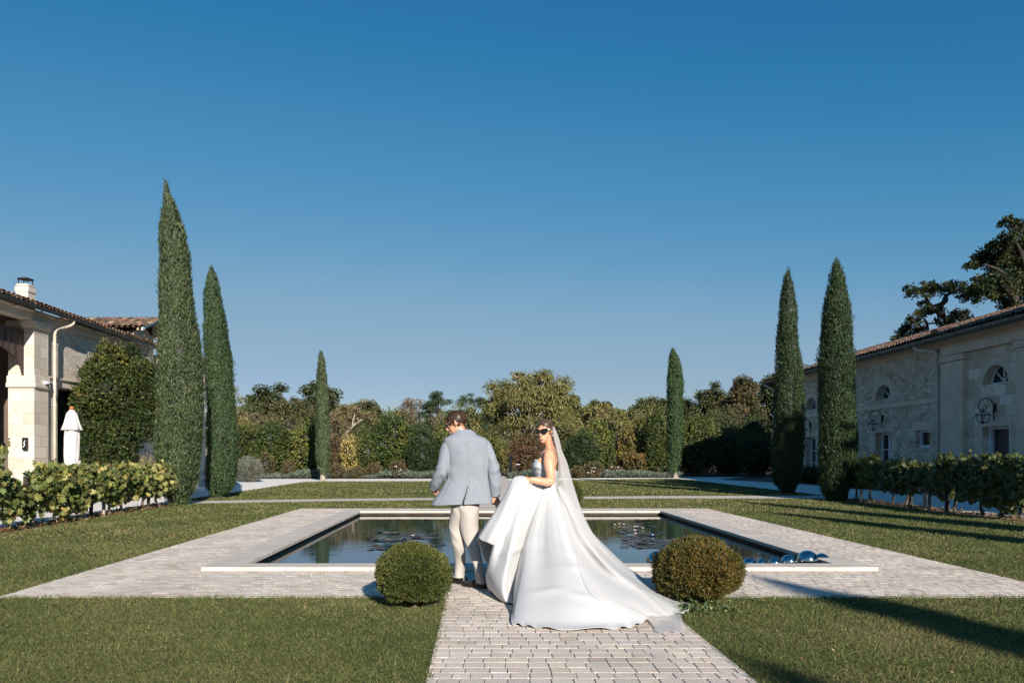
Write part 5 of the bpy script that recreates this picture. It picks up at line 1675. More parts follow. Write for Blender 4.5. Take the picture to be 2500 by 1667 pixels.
# distant wood closing the horizon
g = np.random.default_rng(30)
cr = Crown()
for k in range(46):
    x = -150 + 300 * k / 45 + g.normal() * 2
    c = (x, 118 + g.normal() * 5 + .0008 * x * x, g.uniform(2.6, 3.6)); R = (g.uniform(4.5, 7), 4, g.uniform(3.4, 5.2))
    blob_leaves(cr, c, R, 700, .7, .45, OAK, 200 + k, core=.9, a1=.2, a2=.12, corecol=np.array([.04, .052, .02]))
tag(mk('distant_wood', np.concatenate(cr.V), [list(f) for f in cr.F], M['leaf'], tint=np.concatenate(cr.C)), 'far line of woodland closing the horizon behind the garden', 'wood', kind='stuff')

# ------------------------------------------------------------------ broad evergreen against the house, oaks above the winery
o = thing('magnolia_tree', 'broad dark evergreen tree in front of the stone house behind the umbrella', 'tree', (-11.95, 24.0, 0))
MAG = [((.025, .04, .009), 5), ((.045, .065, .014), 4), ((.085, .10, .022), 2), ((.16, .135, .035), 1)]
cr = Crown()
for i, (px, py, rpx, n) in enumerate(((290, 890, 46, 3600), (246, 918, 44, 3000), (328, 915, 44, 3000), (212, 968, 44, 3000), (358, 962, 40, 2600), (285, 970, 72, 6500), (200, 1032, 40, 2600), (272, 1040, 70, 6500), (345, 1030, 52, 3600), (228, 1086, 40, 2600), (288, 1092, 44, 2800), (252, 1118, 30, 1600), (318, 868, 22, 700), (372, 905, 16, 300), (368, 1000, 26, 900), (190, 1005, 26, 900), (265, 862, 24, 800))):
    c = at(px, py, 24.0); r = rpx * 24 / F_PX
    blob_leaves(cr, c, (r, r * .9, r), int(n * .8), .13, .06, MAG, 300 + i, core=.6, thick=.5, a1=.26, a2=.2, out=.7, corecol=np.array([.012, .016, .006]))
cr.build('crown', o, M['glossleaf'])
c0 = np.array([-11.95, 24.0, 0])
stems(c0, [at(250, 980, 24.1), at(295, 940, 24.1), at(330, 990, 24.1), at(270, 1040, 24.1)], .08, 8, .06, 3).build('trunk', M['darkbark'], o)


def oak_over_roof(label, d, base_px, limbs, clumps, nleaf, seed, pal, r0, kk=7, rs=(.35, .65)):
    g = np.random.default_rng(seed)
    X = (base_px - CX) * d / F_PX
    o = thing('oak_tree', label, 'tree', (X, d, 0), 'old oaks behind the winery')
    b = MB()
    for pts, ra, rb_ in limbs:
        Q = [at(px, py, d + g.normal() * .4) for px, py in pts]
        if pts[0][1] > 840: Q = [np.array([X, d, -.02]), np.array([X + (Q[0][0] - X) * .35, d, Q[0][2] * .5])] + Q
        n = 5 * len(Q)
        b.tube(spline(Q, n), np.linspace(ra, rb_, n), 8)
    cr = Crown()
    for (px, py, rpx, wt) in clumps:
        c = at(px, py, d + g.normal() * 1.2); r = rpx * d / F_PX
        k = max(4, int(kk * wt))
        for _ in range(k):
            u = nrm(g.normal(size=3)) * g.random() ** .5
            cc = c + u * r * np.array([.95, 1.0, .85]); rr = r * g.uniform(*rs)
            m = int(nleaf * wt / k)
            U = nrm(g.normal(size=(m, 3)))
            P = cc + U * (g.random((m, 1)) ** .6) * rr * np.array([1.15, 1.15, 1.0])
            s = g.uniform(.7, 1.3, m)
            cr.add(*leaf_arrays(P, U * .6 + g.normal(size=(m, 3)) * .7, U * .5 + g.normal(size=(m, 3)) * .6 + [0, 0, .5], .13 * s, .085 * s, pick(pal, m, g, np.full(m, np.clip(g.normal() * .6, -1, 1)))))
            b.tube(spline([c + g.normal(size=3) * r * .2, (c + cc) / 2 + g.normal(size=3) * .1, cc], 5), np.linspace(.03, .01, 5), 5)
    cr.build('crown', o)
    b.build('trunk', M['darkbark'], o)
    return o


OAKD = [((.026, .04, .014), 4), ((.04, .055, .018), 4), ((.08, .085, .025), 2), ((.13, .11, .035), 1)]
oak_over_roof('twisted oak with a bare zigzag trunk over the winery roof', 40, 2350,
              [([(2340, 862), (2325, 800), (2303, 772), (2284, 757), (2281, 750), (2293, 744), (2302, 738), (2309, 722), (2326, 714)], .2, .07), ([(2284, 757), (2264, 737), (2262, 726), (2272, 718)], .12, .035), ([(2290, 750), (2310, 735), (2312, 722), (2330, 712), (2352, 706)], .11, .03),
               ([(2268, 862), (2266, 820), (2264, 795), (2258, 780), (2249, 772)], .12, .035), ([(2264, 800), (2240, 798), (2222, 792)], .08, .025), ([(2262, 815), (2225, 822), (2205, 818)], .075,.025), ([(2264, 790), (2296, 788), (2300, 786)], .05, .02)],
              [(2222, 712, 20, .8), (2250, 708, 24, 1.1), (2276, 704, 22, 1.1), (2302, 706, 20, .9), (2326, 700, 22, 1), (2348, 704, 22, 1), (2372, 708, 22, 1.1), (2388, 726, 20, .9), (2356, 728, 18, .7), (2256, 738, 18, .5), (2252, 764, 22, .9), (2272, 760, 18, .7), (2296, 756, 18, .5), (2334, 766, 26, 1.3), (2358, 778, 24, 1.2), (2372, 790, 18, .7), (2392, 790, 12, .3), (2216, 798, 22, 1), (2240, 806, 22, 1), (2196, 816, 18, .7), (2184, 826, 14, .5), (2232, 780, 18, .7), (2300, 790, 20, .6), (2320, 790, 18, .6)], 380, 1, OAKD, .3, 16, (.16, .38))
oak_over_roof('massive dense oak at the right edge of the photo above the winery', 36, 2530,
              [([(2520, 880), (2505, 800), (2478, 735), (2450, 698), (2425, 694), (2400, 700)], .36, .07), ([(2505, 800), (2512, 720), (2500, 640), (2480, 590)], .3, .06), ([(2478, 735), (2470, 690), (2440, 660), (2400, 645)], .15, .04), ([(2500, 640), (2470, 570), (2450, 545)], .1, .03)],
              [(2456, 540, 15, .5), (2478, 556, 20, .8), (2500, 560, 24, .9), (2420, 598, 20, .9), (2452, 592, 28, 1.4), (2484, 596, 34, 2), (2380, 634, 22, 1.2), (2408, 628, 28, 1.6), (2440, 640, 34, 2.4), (2476, 640, 40, 3), (2372, 652, 14, .6), (2400, 690, 22, 1.2), (2384, 712, 20, 1), (2430, 690, 30, 2), (2460, 690, 34, 2.6), (2494, 700, 36, 2.6), (2436, 718, 22, 1.1), (2416, 714, 18, .8), (2466, 740, 26, 1.6), (2490, 760, 34, 2.2), (2474, 770, 22, 1), (2450, 768, 14, .4), (2520, 620, 40, 2), (2530, 700, 44, 2), (2530, 770, 40, 1.6)], 560, 2, OAKD, .5, 11, (.22, .5))


def big_shade_tree(label, x, y, h, r, seed):
    """full-size tree outside the frame; the shade over the right side of the garden is its shadow"""
    g = np.random.default_rng(seed)
    o = thing('oak_tree', label, 'tree', (x, y, 0), 'old oaks outside the frame')
    cr = Crown()
    b = MB().tube(spline([(x, y, 0), (x + .2, y, h * .3), (x, y + .2, h * .6), (x, y, h * .85)], 12), np.linspace(.45, .12, 12), 8)
    for k in range(12):
        u = nrm(g.normal(size=3))
        c = np.array([x, y, h * .6]) + u * np.array([r * .6, r * .6, h * .22])
        blob_leaves(cr, c, (r * .45, r * .45, h * .17), 420, .55, .34, OAK, seed * 20 + k, core=.8)
        b.tube(spline([(x, y, h * .4), (np.array([x, y, h * .45]) + c) / 2, c], 5), np.linspace(.2, .06, 5), 6)
    cr.build('crown', o)
    b.build('trunk', M['bark'], o)


big_shade_tree('large oak outside the frame beyond the near end of the winery', 20.5, 13.5, 13.0, 4.4, 1)
big_shade_tree('large oak outside the frame right of the vine row', 20.6, 4.5, 13.5, 4.9, 2)
# ------------------------------------------------------------------ people
m, nt, b_ = new_mat('skin')
tc = N(nt, 'ShaderNodeTexCoord'); n1 = N(nt, 'ShaderNodeTexNoise'); n1.inputs['Scale'].default_value = 14
nt.links.new(tc.outputs['Object'], n1.inputs['Vector'])
r_ = ramp(nt, [(.3, (.50, .255, .155)), (.7, (.58, .315, .20))])
nt.links.new(n1.outputs['Fac'], r_.inputs[0]); nt.links.new(r_.outputs[0], b_.inputs['Base Color'])
b_.inputs['Roughness'].default_value = .5
b_.inputs['Subsurface Weight'].default_value = .12
b_.inputs['Subsurface Radius'].default_value = (.012, .005, .003)
b_.inputs['Subsurface Scale'].default_value = 1
M['skin'] = m
m2 = m.copy(); m2.name = 'tanned_skin'
for n_ in m2.node_tree.nodes:
    if n_.type == 'VALTORGB':
        n_.color_ramp.elements[0].color = (.60, .31, .185, 1); n_.color_ramp.elements[1].color = (.69, .38, .24, 1)
M['tan'] = m2
M['lip'] = mat_noise('lips', (.42, .12, .09), (.5, .16, .12), 20, .4)
M['blackplastic'] = mat_noise('black_acetate', (.006, .006, .007), (.012, .012, .013), 5, .12, 0, spec=.6)
M['leather'] = mat_noise('dark_leather', (.010, .008, .007), (.022, .017, .014), 12, .35, .1, 60)


def hair_mat(name, c0, c1, c2):
    m, nt, b = new_mat(name)
    tc = N(nt, 'ShaderNodeTexCoord'); n = N(nt, 'ShaderNodeTexNoise'); n.inputs['Scale'].default_value = 55; n.inputs['Detail'].default_value = 4
    mp = N(nt, 'ShaderNodeMapping'); mp.inputs['Scale'].default_value = (.5, 1.6, .6)
    nt.links.new(tc.outputs['Object'], mp.inputs[0]); nt.links.new(mp.outputs[0], n.inputs['Vector'])
    r = ramp(nt, [(.3, c0), (.55, c1), (.75, c2)])
    nt.links.new(n.outputs['Fac'], r.inputs[0]); nt.links.new(r.outputs[0], b.inputs['Base Color'])
    b.inputs['Roughness'].default_value = .42
    bp = N(nt, 'ShaderNodeBump'); bp.inputs['Strength'].default_value = .7; bp.inputs['Distance'].default_value = .004
    nt.links.new(n.outputs['Fac'], bp.inputs['Height']); nt.links.new(bp.outputs[0], b.inputs['Normal'])
    return m


M['hairstrand'] = mat_noise('short_dark_hair', (.026, .013, .008), (.085, .042, .025), 45, .7, 0, spec=.25)
M['hairdark'] = hair_mat('brown_hair', (.022, .011, .007), (.04, .02, .012), (.075, .036, .02))
M['hairblond'] = hair_mat('streaked_hair', (.03, .017, .010), (.07, .043, .026), (.24, .17, .10))


def weave_mat(name, c0, c1, scale=260, rough=.85, sheen=.0, bump=.3, slub=(1, 1, .12)):
    m, nt, b = new_mat(name)
    L = nt.links
    tc = N(nt, 'ShaderNodeTexCoord')
    mp = N(nt, 'ShaderNodeMapping'); mp.inputs['Scale'].default_value = slub
    n = N(nt, 'ShaderNodeTexNoise'); n.inputs['Scale'].default_value = scale; n.inputs['Detail'].default_value = 2
    n2 = N(nt, 'ShaderNodeTexNoise'); n2.inputs['Scale'].default_value = 9; n2.inputs['Detail'].default_value = 4
    L.new(tc.outputs['Object'], mp.inputs[0]); L.new(mp.outputs[0], n.inputs['Vector']); L.new(tc.outputs['Object'], n2.inputs['Vector'])
    ad = N(nt, 'ShaderNodeMath', operation='MULTIPLY_ADD'); ad.inputs[1].default_value = .25
    L.new(n2.outputs['Fac'], ad.inputs[0]); L.new(n.outputs['Fac'], ad.inputs[2])
    r = ramp(nt, [(.42, c0), (.82, c1)])
    L.new(ad.outputs[0], r.inputs[0]); L.new(r.outputs[0], b.inputs['Base Color'])
    b.inputs['Roughness'].default_value = rough
    b.inputs['Specular IOR Level'].default_value = .2
    b.inputs['Sheen Weight'].default_value = sheen
    bp = N(nt, 'ShaderNodeBump'); bp.inputs['Strength'].default_value = bump; bp.inputs['Distance'].default_value = .003
    L.new(ad.outputs[0], bp.inputs['Height']); L.new(bp.outputs[0], b.inputs['Normal'])
    return m


M['jacket'] = weave_mat('blue_linen_jacket', (.185, .21, .247), (.29, .315, .347), 420, .9, .0, .15)
M['trouser'] = weave_mat('cream_linen_trousers', (.40, .362, .32), (.47, .432, .388), 420, .9, .0, .15)
M['shirt'] = mat_noise('white_shirt', (.75, .76, .78), (.82, .82, .83), 20, .8)
M['lining'] = mat_noise('dark_lining', (.008, .01, .018), (.014, .017, .028), 8, .8)


def balls(chains):
    """interpenetrating spheres along tapered chains [(pos, r), ...] or ellipsoids (pos, (rx, ry, rz), rot 3x3)"""
    V0, F0 = ICO_S
    V, F, n = [], [], 0
    for ch in chains:
        if ch[0] == 'e':
            _, p, r, R = ch
            v = (V0 * np.asarray(r)) @ (np.asarray(R).T if R is not None else np.eye(3)) + np.asarray(p)
            V.append(v); F.append(F0 + n); n += len(v)
            continue
        P = [np.asarray(c[0], float) for c in ch]; R = [c[1] for c in ch]
        for i in range(len(P)):
            if i < len(P) - 1:
                dd = np.linalg.norm(P[i + 1] - P[i]); k = max(1, int(dd / (min(R[i], R[i + 1]) * .28)))
            else:
                k = 1
            for j in range(k):
                t = j / k
                p = P[i] * (1 - t) + (P[i + 1] * t if i < len(P) - 1 else 0); r = R[i] * (1 - t) + (R[i + 1] * t if i < len(P) - 1 else 0)
                if i == len(P) - 1: p, r = P[i], R[i]
                v = V0 * r + p
                V.append(v); F.append(F0 + n); n += len(v)
    return np.concatenate(V), np.concatenate(F)


def sculpt(name, chains, mat, parent, voxel=.005, smooth=5, factor=.5):
    V, F = balls(chains)
    o = mk(name, V, F, mat, parent, smooth=True)
    evaluate(o, [('REMESH', dict(mode='VOXEL', voxel_size=voxel, use_smooth_shade=True)), ('SMOOTH', dict(factor=factor, iterations=smooth))])
    o.data.polygons.foreach_set('use_smooth', np.ones(len(o.data.polygons), bool))
    return o


def basis(f, up=(0, 0, 1)):
    f = nrm(f); r = nrm(np.cross(f, up)); u = np.cross(r, f)
    return np.stack([f, u, r], 1)        # columns: forward, up, right


def head_parts(c, B, s=1.0, female=False):
    """ellipsoids of a head in its own frame (forward, up, right)"""
    loc = lambda f, u, r: np.asarray(c) + B @ (np.array([f, u, r]) * s)
    e = lambda p, r: ('e', loc(*p), np.array(r) * s, B)
    k = .93 if female else 1.0
    L = [e((-.015, .035, 0), (.100, .090, .078)), e((.030, .0, 0), (.066, .085, .066 * k)), e((.042, -.05, 0), (.052, .066, .056 * k)), e((.058, -.098, 0), (.030, .024, .030 * k)), e((.01, -.06, 0), (.05, .05, .058 * k)),
         e((.052, -.036, .033), (.030, .032, .026)), e((.052, -.036, -.033), (.030, .032, .026)), e((.088, .028, 0), (.016, .016, .05)),
         e((.088, -.072, 0), (.018, .018, .026)), e((.072, .0, .03), (.02, .018, .022)), e((.072, .0, -.03), (.02, .018, .022)),
         [(loc(.094, .012, 0), .010 * s), (loc(.110, -.022, 0), .012 * s), (loc(.112, -.034, 0), .014 * s)], e((.098, -.037, .012), (.012, .009, .009)), e((.098, -.037, -.012), (.012, .009, .009))]
    for sg in (1, -1):
        L += [e((-.010, -.002, .079 * sg * (.96 if female else 1)), (.018, .031, .009)), e((-.004, -.026, .077 * sg * (.96 if female else 1)), (.011, .012, .007))]
    return L, loc


def hair_cap(name, c, B, s, mat, parent, cond, seed, grow=1.07, rough=.02, lift=None):
    Vc, Fc = ICO4
    q = Vc * np.array([.100, .090, .078]) + np.array([-.015, .035, 0])
    g = grow + rough * sinnoise(Vc, 9, seed) + rough * .7 * sinnoise(Vc, 23, seed + 1)
    if lift is not None: g = g + lift(q)
    w = (Vc * np.array([.100, .090, .078])) * g[:, None] + np.array([-.015, .035, 0])
    keep = cond(q)
    # sink the rim into the scalp so that the hairline has no floating edge
    val = np.clip(keep / .012, 0, 1)
    inner = (Vc * np.array([.100, .090, .078])) * .97 + np.array([-.015, .035, 0])
    w = inner + (w - inner) * val[:, None]
    ok = keep[Fc].max(1) > 0
    V = np.asarray(c) + (w * s) @ B.T
    F = Fc[ok]
    return mk(name, V, F, mat, parent, smooth=True)


def finger(base, d0, curl_axis, lens, rads, bends):
    """chain of finger joints: each bend turns the direction about the curl axis"""
    p = np.asarray(base, float); d = nrm(d0)
    ch = [(p, rads[0])]
    for L, b, r in zip(lens, bends, rads[1:]):
        a = np.asarray(curl_axis)
        d = d * cos(b) + np.cross(a, d) * sin(b) + a * np.dot(a, d) * (1 - cos(b))
        p = p + d * L
        ch.append((p, r))
    return ch


def fist(wrist, along, back, right_hand, s=1.0, curl=(1.25, 1.45, 1.0)):
    """hand closed on something: along = wrist to knuckles, back = direction the back of the hand faces"""
    a = nrm(along); n = nrm(np.asarray(back) - a * np.dot(a, back)); side = np.cross(a, n) * (1 if right_hand else -1)   # towards the little finger side... thumb on -side
    w = np.asarray(wrist, float)
    L = [('e', w + a * .045 * s, np.array([.046, .016, .038]) * s, np.stack([a, n, side], 1)), [(w - a * .02, .026 * s), (w + a * .015 * s, .024 * s)]]
    ax = np.cross(n, a)                                           # rotating a about -ax turns it towards the palm
    for k, (off, ln) in enumerate(((-.028, .042), (-.0095, .046), (.0095, .043), (.027, .035))):
        b = w + a * (.082 - .004 * abs(k - 1)) * s + side * off * s + n * .004 * s
        L.append(finger(b, a * .9 + n * .1, -nrm(np.cross(a, n)) * -1, [ln * s, ln * .62 * s, ln * .5 * s], [.0095 * s, .009 * s, .0083 * s, .0075 * s], [-c_ - .04 * k for c_ in curl]))
    tb = w + a * .03 * s - side * .03 * s - n * .006 * s
    L.append(finger(tb, nrm(a * .75 - side * .45 - n * .35), nrm(a), [.032 * s, .028 * s, .022 * s], [.013 * s, .0115 * s, .010 * s, .0085 * s], [0, -.5 if right_hand else .5, -.5 if right_hand else .5]))
    return L


# ======================= the groom
DG = 7.85
G = thing('person', 'man seen from behind in a pale blue jacket and cream trousers, looking down', 'person', (at(1140, 1250, DG)[0], DG + .05, 0))
gH = at(1113.5, 1033, DG - .01)
fB = basis((-.94, .14, -.36))
hp, hl = head_parts(gH, fB, 1.02)
neck0 = at(1128, 1062, DG + .02)
chains = list(hp)
chains += [[(at(1122, 1044, DG), .056), (neck0, .058), (at(1134, 1078, DG), .07)],
           [(at(1136, 1085, DG), .08), (at(1138, 1130, DG), .10), (at(1138, 1180, DG), .095), (at(1136, 1225, DG), .10)],
           [(at(1136, 1092, DG), .07), (at(1100, 1092, DG), .055), (at(1090, 1120, DG - .02), .05), (at(1081, 1146, DG - .03), .045), (at(1068, 1168, DG + .02), .036), (at(1058, 1188, DG + .1), .027)],
           [(at(1136, 1092, DG), .07), (at(1182, 1092, DG), .055), (at(1196, 1116, DG - .02), .05), (at(1205, 1146, DG - .05), .045), (at(1208, 1180, DG - .04), .036), (at(1208.5, 1208, DG - .02), .027)],
           [(at(1124, 1230, DG), .09), (at(1112, 1282, DG + .06), .072), (at(1121, 1332, DG + .02), .052), (at(1123, 1378, DG + .12), .04), (at(1121, 1400, 8.0), .03)],
           [(at(1146, 1230, DG), .09), (at(1146, 1300, DG - .02), .07), (at(1158, 1342, DG - .06), .05), (at(1169, 1388, DG - .13), .038), (at(1175, 1412, 7.68), .03)]]
chains += fist(at(1208.5, 1209, DG - .02), (.05, .03, -1), (.35, -.94, 0), True, 1.02)
chains += fist(at(1058, 1188, DG + .1), (-.05, .5, -.75), (-.8, -.5, -.3), False, 1.0, (.9, 1.0, .7))
sculpt('body', chains, M['skin'], G, .0042, 6)
hair_cap('hair', gH, fB, 1.02, M['hairdark'], G, lambda q: q[:, 1] - np.interp(q[:, 0], [-.11, -.08, -.03, 0, .03, .06, .085], [-.045, -.030, -.006, .016, .026, .050, .066]), 3, 1.035, .02, lambda q: .03 * np.clip((q[:, 1] - .05) / .07, 0, 1))
def strands(name, capo, B, c, n, L, W, mat, flow, seed, parent):
    g = np.random.default_rng(seed)
    me = capo.data
    co = np.array([v.co[:] for v in me.vertices]) + wloc(capo); nn = np.array([v.normal[:] for v in me.vertices])
    i = g.integers(0, len(co), n)
    P = co[i] - nn[i] * .005 + g.normal(size=(n, 3)) * .003
    q = (co[i] - np.asarray(c)) @ B
    A = flow(q) @ B.T
    A = A - nn[i] * (A * nn[i]).sum(1, keepdims=True)
    A = nrm(A) + nn[i] * .22 + g.normal(size=(n, 3)) * .18
    V, F, _ = leaf_arrays(P, A, nn[i] + g.normal(size=(n, 3)) * .4, L * g.uniform(.6, 1.2, n), W, np.zeros((n, 3)), 'diamond', bend=.0)
    mk(name, V, F, M['hairstrand'], capo if parent is None else parent, smooth=True)


gcap = [o_ for o_ in G.children if o_.name.startswith('hair')][0]
strands('hair_strands', gcap, fB, gH, 7000, .024, .0032, M['hairdark'], lambda q: np.stack([.9 + 0 * q[:, 0], np.where(q[:, 1] > .07, .0, -.8), q[:, 2] * 2], 1) * np.where(q[:, :1] < -.06, -1, 1) + np.array([0, -.4, 0]), 3, None)
# spectacles
gl = MB()
lp = lambda f, u, r: hl(f, u, r)
gl.tube([lp(.108, .012, -.066), lp(.05, .012, -.080), lp(-.015, .012, -.083), lp(-.035, -.004, -.082)], .0038, 6)
gl.tube([lp(.108, .012, .066), lp(.05, .012, .080), lp(-.015, .012, .083), lp(-.035, -.004, .082)], .0035, 6)
gl.tube([lp(.114, .012, -.014), lp(.118, .014, 0), lp(.114, .012, .014)], .003, 6)
go = gl.build('sunglasses', M['blackplastic'], G, smooth=True)
for sg in (1, -1):
    b = MB()
    n = 20
    pts = [lp(.113 - .012 * abs(r / .06), u, r) for u, r in [(.0 + .019 * sin(a), sg * (.038 + .027 * cos(a))) for a in np.linspace(0, 2 * pi, n, endpoint=False)]]
    pts2 = [p + fB[:, 0] * .004 for p in pts]
    b.add(pts + pts2, [list(range(n))[::-1], list(range(n, 2 * n))] + [[i, (i + 1) % n, n + (i + 1) % n, n + i] for i in range(n)])
    b.build('lens', M['blackplastic'], go)


def ring_loft(rings, seg, sup=2.4):
    """rings: (py, xl, xr, d, half depth, tilt) in photo pixels and metres -> (rows, seg, 3)"""
    a = np.linspace(0, 2 * pi, seg, endpoint=False)
    ca, sa = np.cos(a), np.sin(a)
    e = 2 / sup
    cx_ = np.sign(ca) * np.abs(ca) ** e; sx_ = np.sign(sa) * np.abs(sa) ** e
    R = []
    for (py, xl, xr, d, hd, tilt) in rings:
        c = at((xl + xr) / 2, py, d); hw = (xr - xl) / 2 * d / F_PX
        p = np.stack([c[0] + hw * cx_, c[1] + hd * sx_, np.full(seg, c[2]) + tilt * hw * cx_], -1)
        R.append(p)
    return np.array(R)


def resample(R, n):
    k = R.shape[0]
    return spline(R.reshape(k, -1), n).reshape(n, *R.shape[1:])


def wrinkle(V, nrmv, fn):
    return V + nrmv * fn(V)[..., None]


def grid_normals(R):
    du = np.roll(R, -1, 1) - np.roll(R, 1, 1)
    dv = np.gradient(R, axis=0)
    return nrm(np.cross(du, dv))


seg = 96
R = ring_loft([(1049, 1114, 1149, DG, .055, 0), (1056, 1108, 1158, DG, .075, 0), (1062, 1103, 1163, DG, .092, 0), (1067, 1095, 1174, DG, .108, 0), (1071.5, 1088, 1184, DG, .12, 0), (1079, 1086, 1190, DG, .13, 0), (1096, 1088, 1193, DG, .137, 0), (1120, 1090, 1195, DG, .14, 0), (1145, 1092, 1194, DG, .136, 0), (1165, 1090, 1194, DG, .135, .0), (1185, 1082, 1196, DG, .14, .0), (1203, 1071, 1198, DG, .15, .0), (1217, 1061, 1199, DG, .16, .02), (1226, 1056, 1200, DG, .166, .035), (1229, 1055, 1200, DG, .168, .04)], seg, 2.35)
R = resample(R, 90)
Nn = grid_normals(R)
Nn *= -1 if (Nn[45, 0] * np.array([1, 0, 0])).sum() < 0 else 1
ang = np.arctan2(R[:, :, 1] - R[:, :, 1].mean(1, keepdims=True), R[:, :, 0] - R[:, :, 0].mean(1, keepdims=True))
zz = R[:, :, 2]
low = np.clip((1.15 - zz) / .25, 0, 1)
disp = .011 * low * np.sin(ang * 4.0 + 1.2 + zz * 2) + .006 * sinnoise(R.reshape(-1, 3) * [7, 7, 2.0], 1.0, 5).reshape(zz.shape) + .004 * sinnoise(R.reshape(-1, 3) * [4, 4, 16.0], 1.0, 6).reshape(zz.shape)
# creases fanning from the elbow side and the back seam
disp -= .007 * np.exp(-((np.arange(seg)[None] - 71.5) / .8) ** 2) * np.clip((1.66 - zz) / .2, 0, 1)
disp -= .006 * np.exp(-((np.arange(seg)[None] - 58) / .8) ** 2) * np.clip((1.5 - zz) / .2, 0, 1)
disp -= .006 * np.exp(-((np.arange(seg)[None] - 85) / .8) ** 2) * np.clip((1.5 - zz) / .2, 0, 1)
disp += .010 * np.sin((zz + .35 * (R[:, :, 0] + .14)) * 34) * np.exp(-((zz - 1.20) / .10) ** 2) * np.clip((-.2 - R[:, :, 0]) / .12, 0, 1)
R = R + Nn * disp[..., None]
# centre vent: leave a gap in the lowest rows at the back seam
kb = int(np.argmin(np.abs(np.angle(np.exp(1j * (ang[60] + pi / 2 + .02))))))
F = []
gf = grid_faces(90, seg, True)
rows = np.arange(89).repeat(seg); cols = np.tile(np.arange(seg), 89)
vent_top = 62
keepf = ~((rows > vent_top) & (cols == kb))
for r in range(vent_top, 90):
    t = (r - vent_top) / (90 - vent_top)
    gap = R[r, (kb + 1) % seg] - R[r, kb]
    R[r, kb] += gap * .46 * (1 - .75 * t); R[r, (kb + 1) % seg] -= gap * .46 * (1 - .75 * t)
    R[r, kb] += np.array([.0, -.004 * t, -.0]); R[r, (kb + 1) % seg] += np.array([.0, -.012 * t, .0])
jk = mk('jacket', R.reshape(-1, 3), gf[keepf], M['jacket'], G, smooth=True)
evaluate(jk, [('SOLIDIFY', dict(thickness=.006, offset=-1))])
mk('vent_lining', np.array([R[r, (kb + q) % seg] + [0, .016, .0] for r in range(vent_top, 88) for q in (-2, -1, 0, 1, 2, 3)]), grid_faces(88 - vent_top, 6), M['lining'], jk)


def sleeve(name, pts, seed, parent, mat, bend_row, seg=40, n=70, amp=.010):
    P = np.array([at(p[0], p[1], p[2]) for p in pts]); r = np.array([p[3] for p in pts])
    Q = spline(np.column_stack([P, r]), n)
    V, F = tube_arrays(Q[:, :3], Q[:, 3], seg, False)
    V = V.reshape(n, seg, 3)
    c = Q[:, None, :3]
    Nn = nrm(V - c)
    t = np.linspace(0, 1, n)[:, None]
    a = np.linspace(0, 2 * pi, seg, endpoint=False)[None]
    cre = np.exp(-((t - bend_row) / .16) ** 2)
    w1 = sinnoise(np.stack([np.cos(a) + 0 * t, np.sin(a) + 0 * t, t * 9 + .8 * np.sin(a + seed)], -1).reshape(-1, 3), 2.0, seed + 9).reshape(n, seg)
    d = amp * (.35 + 1.1 * cre) * (1 - 2 * np.abs(w1)).clip(-1, 1) * .8 + amp * .8 * sinnoise(V.reshape(-1, 3) * 9, 1.0, seed).reshape(n, seg)
    V = V + Nn * d[..., None]
    F = [list(f) for f in grid_faces(n, seg, True)]
    k = len(V.reshape(-1, 3))
    VV = np.vstack([V.reshape(-1, 3), (V[-1] - Nn[-1] * .006), (V[-4] - Nn[-4] * .012)])
    F += [[(n - 1) * seg + i, (n - 1) * seg + (i + 1) % seg, k + (i + 1) % seg, k + i] for i in range(seg)]
    F += [[k + i, k + (i + 1) % seg, k + seg + (i + 1) % seg, k + seg + i] for i in range(seg)]
    F.append([i for i in range(seg)])
    return mk(name, VV, F, mat, parent, smooth=True)


sl = sleeve('sleeve', [(1103, 1081, DG, .05), (1097, 1088, DG - .005, .072), (1092, 1104, DG - .015, .075), (1087.5, 1124, DG - .025, .074), (1082.5, 1146, DG - .03, .076), (1074, 1162, DG - .01, .067), (1065, 1178, DG + .05, .058), (1059, 1190, DG + .10, .047)], 1, jk, M['jacket'], .62)
sr = sleeve('sleeve', [(1178, 1080, DG, .05), (1185, 1086, DG - .005, .068), (1192, 1102, DG - .015, .069), (1198, 1124, DG - .03, .068), (1204, 1146, DG - .045, .064), (1207.5, 1168, DG - .045, .057), (1209, 1190, DG - .035, .051), (1208.5, 1210.5, DG - .02, .042)], 2, jk, M['jacket'], .58)
b = MB()
for k in range(4):
    p = at(1056.5 + 1.6 * k, 1182 + 1.8 * k, DG + .02)
    V, F = lathe([(.0001, .003), (.0055, .0015), (.0055, -.0015), (.0001, -.003)], 10)
    V = V @ basis((-.3, -.9, .2))[:, [1, 2, 0]].T + p
    b.add(V, F)
b.build('button', M['shirt'], sl)
# jacket and shirt collars
a = np.linspace(0, 2 * pi, 48, endpoint=False)
def collar(name, mat, rings, par):
    Rr = ring_loft(rings, 48, 2.1)
    o = mk(name, resample(Rr, 16).reshape(-1, 3), grid_faces(16, 48, True), mat, par, smooth=True)
    evaluate(o, [('SOLIDIFY', dict(thickness=.004, offset=0))])
collar('collar', M['jacket'], [(1049.5, 1113, 1145, DG + .005, .064, -.32), (1052, 1111, 1148, DG, .072, -.30), (1057, 1107, 1156, DG, .084, -.22), (1062, 1103, 1163, DG, .098, -.12), (1060, 1105, 1160, DG, .092, -.14)], jk)
collar('shirt', M['shirt'], [(1047, 1113.5, 1143, DG + .005, .063, -.36), (1053, 1112, 1146, DG + .005, .066, -.3), (1062, 1108, 1152, DG, .07, -.2)], G)

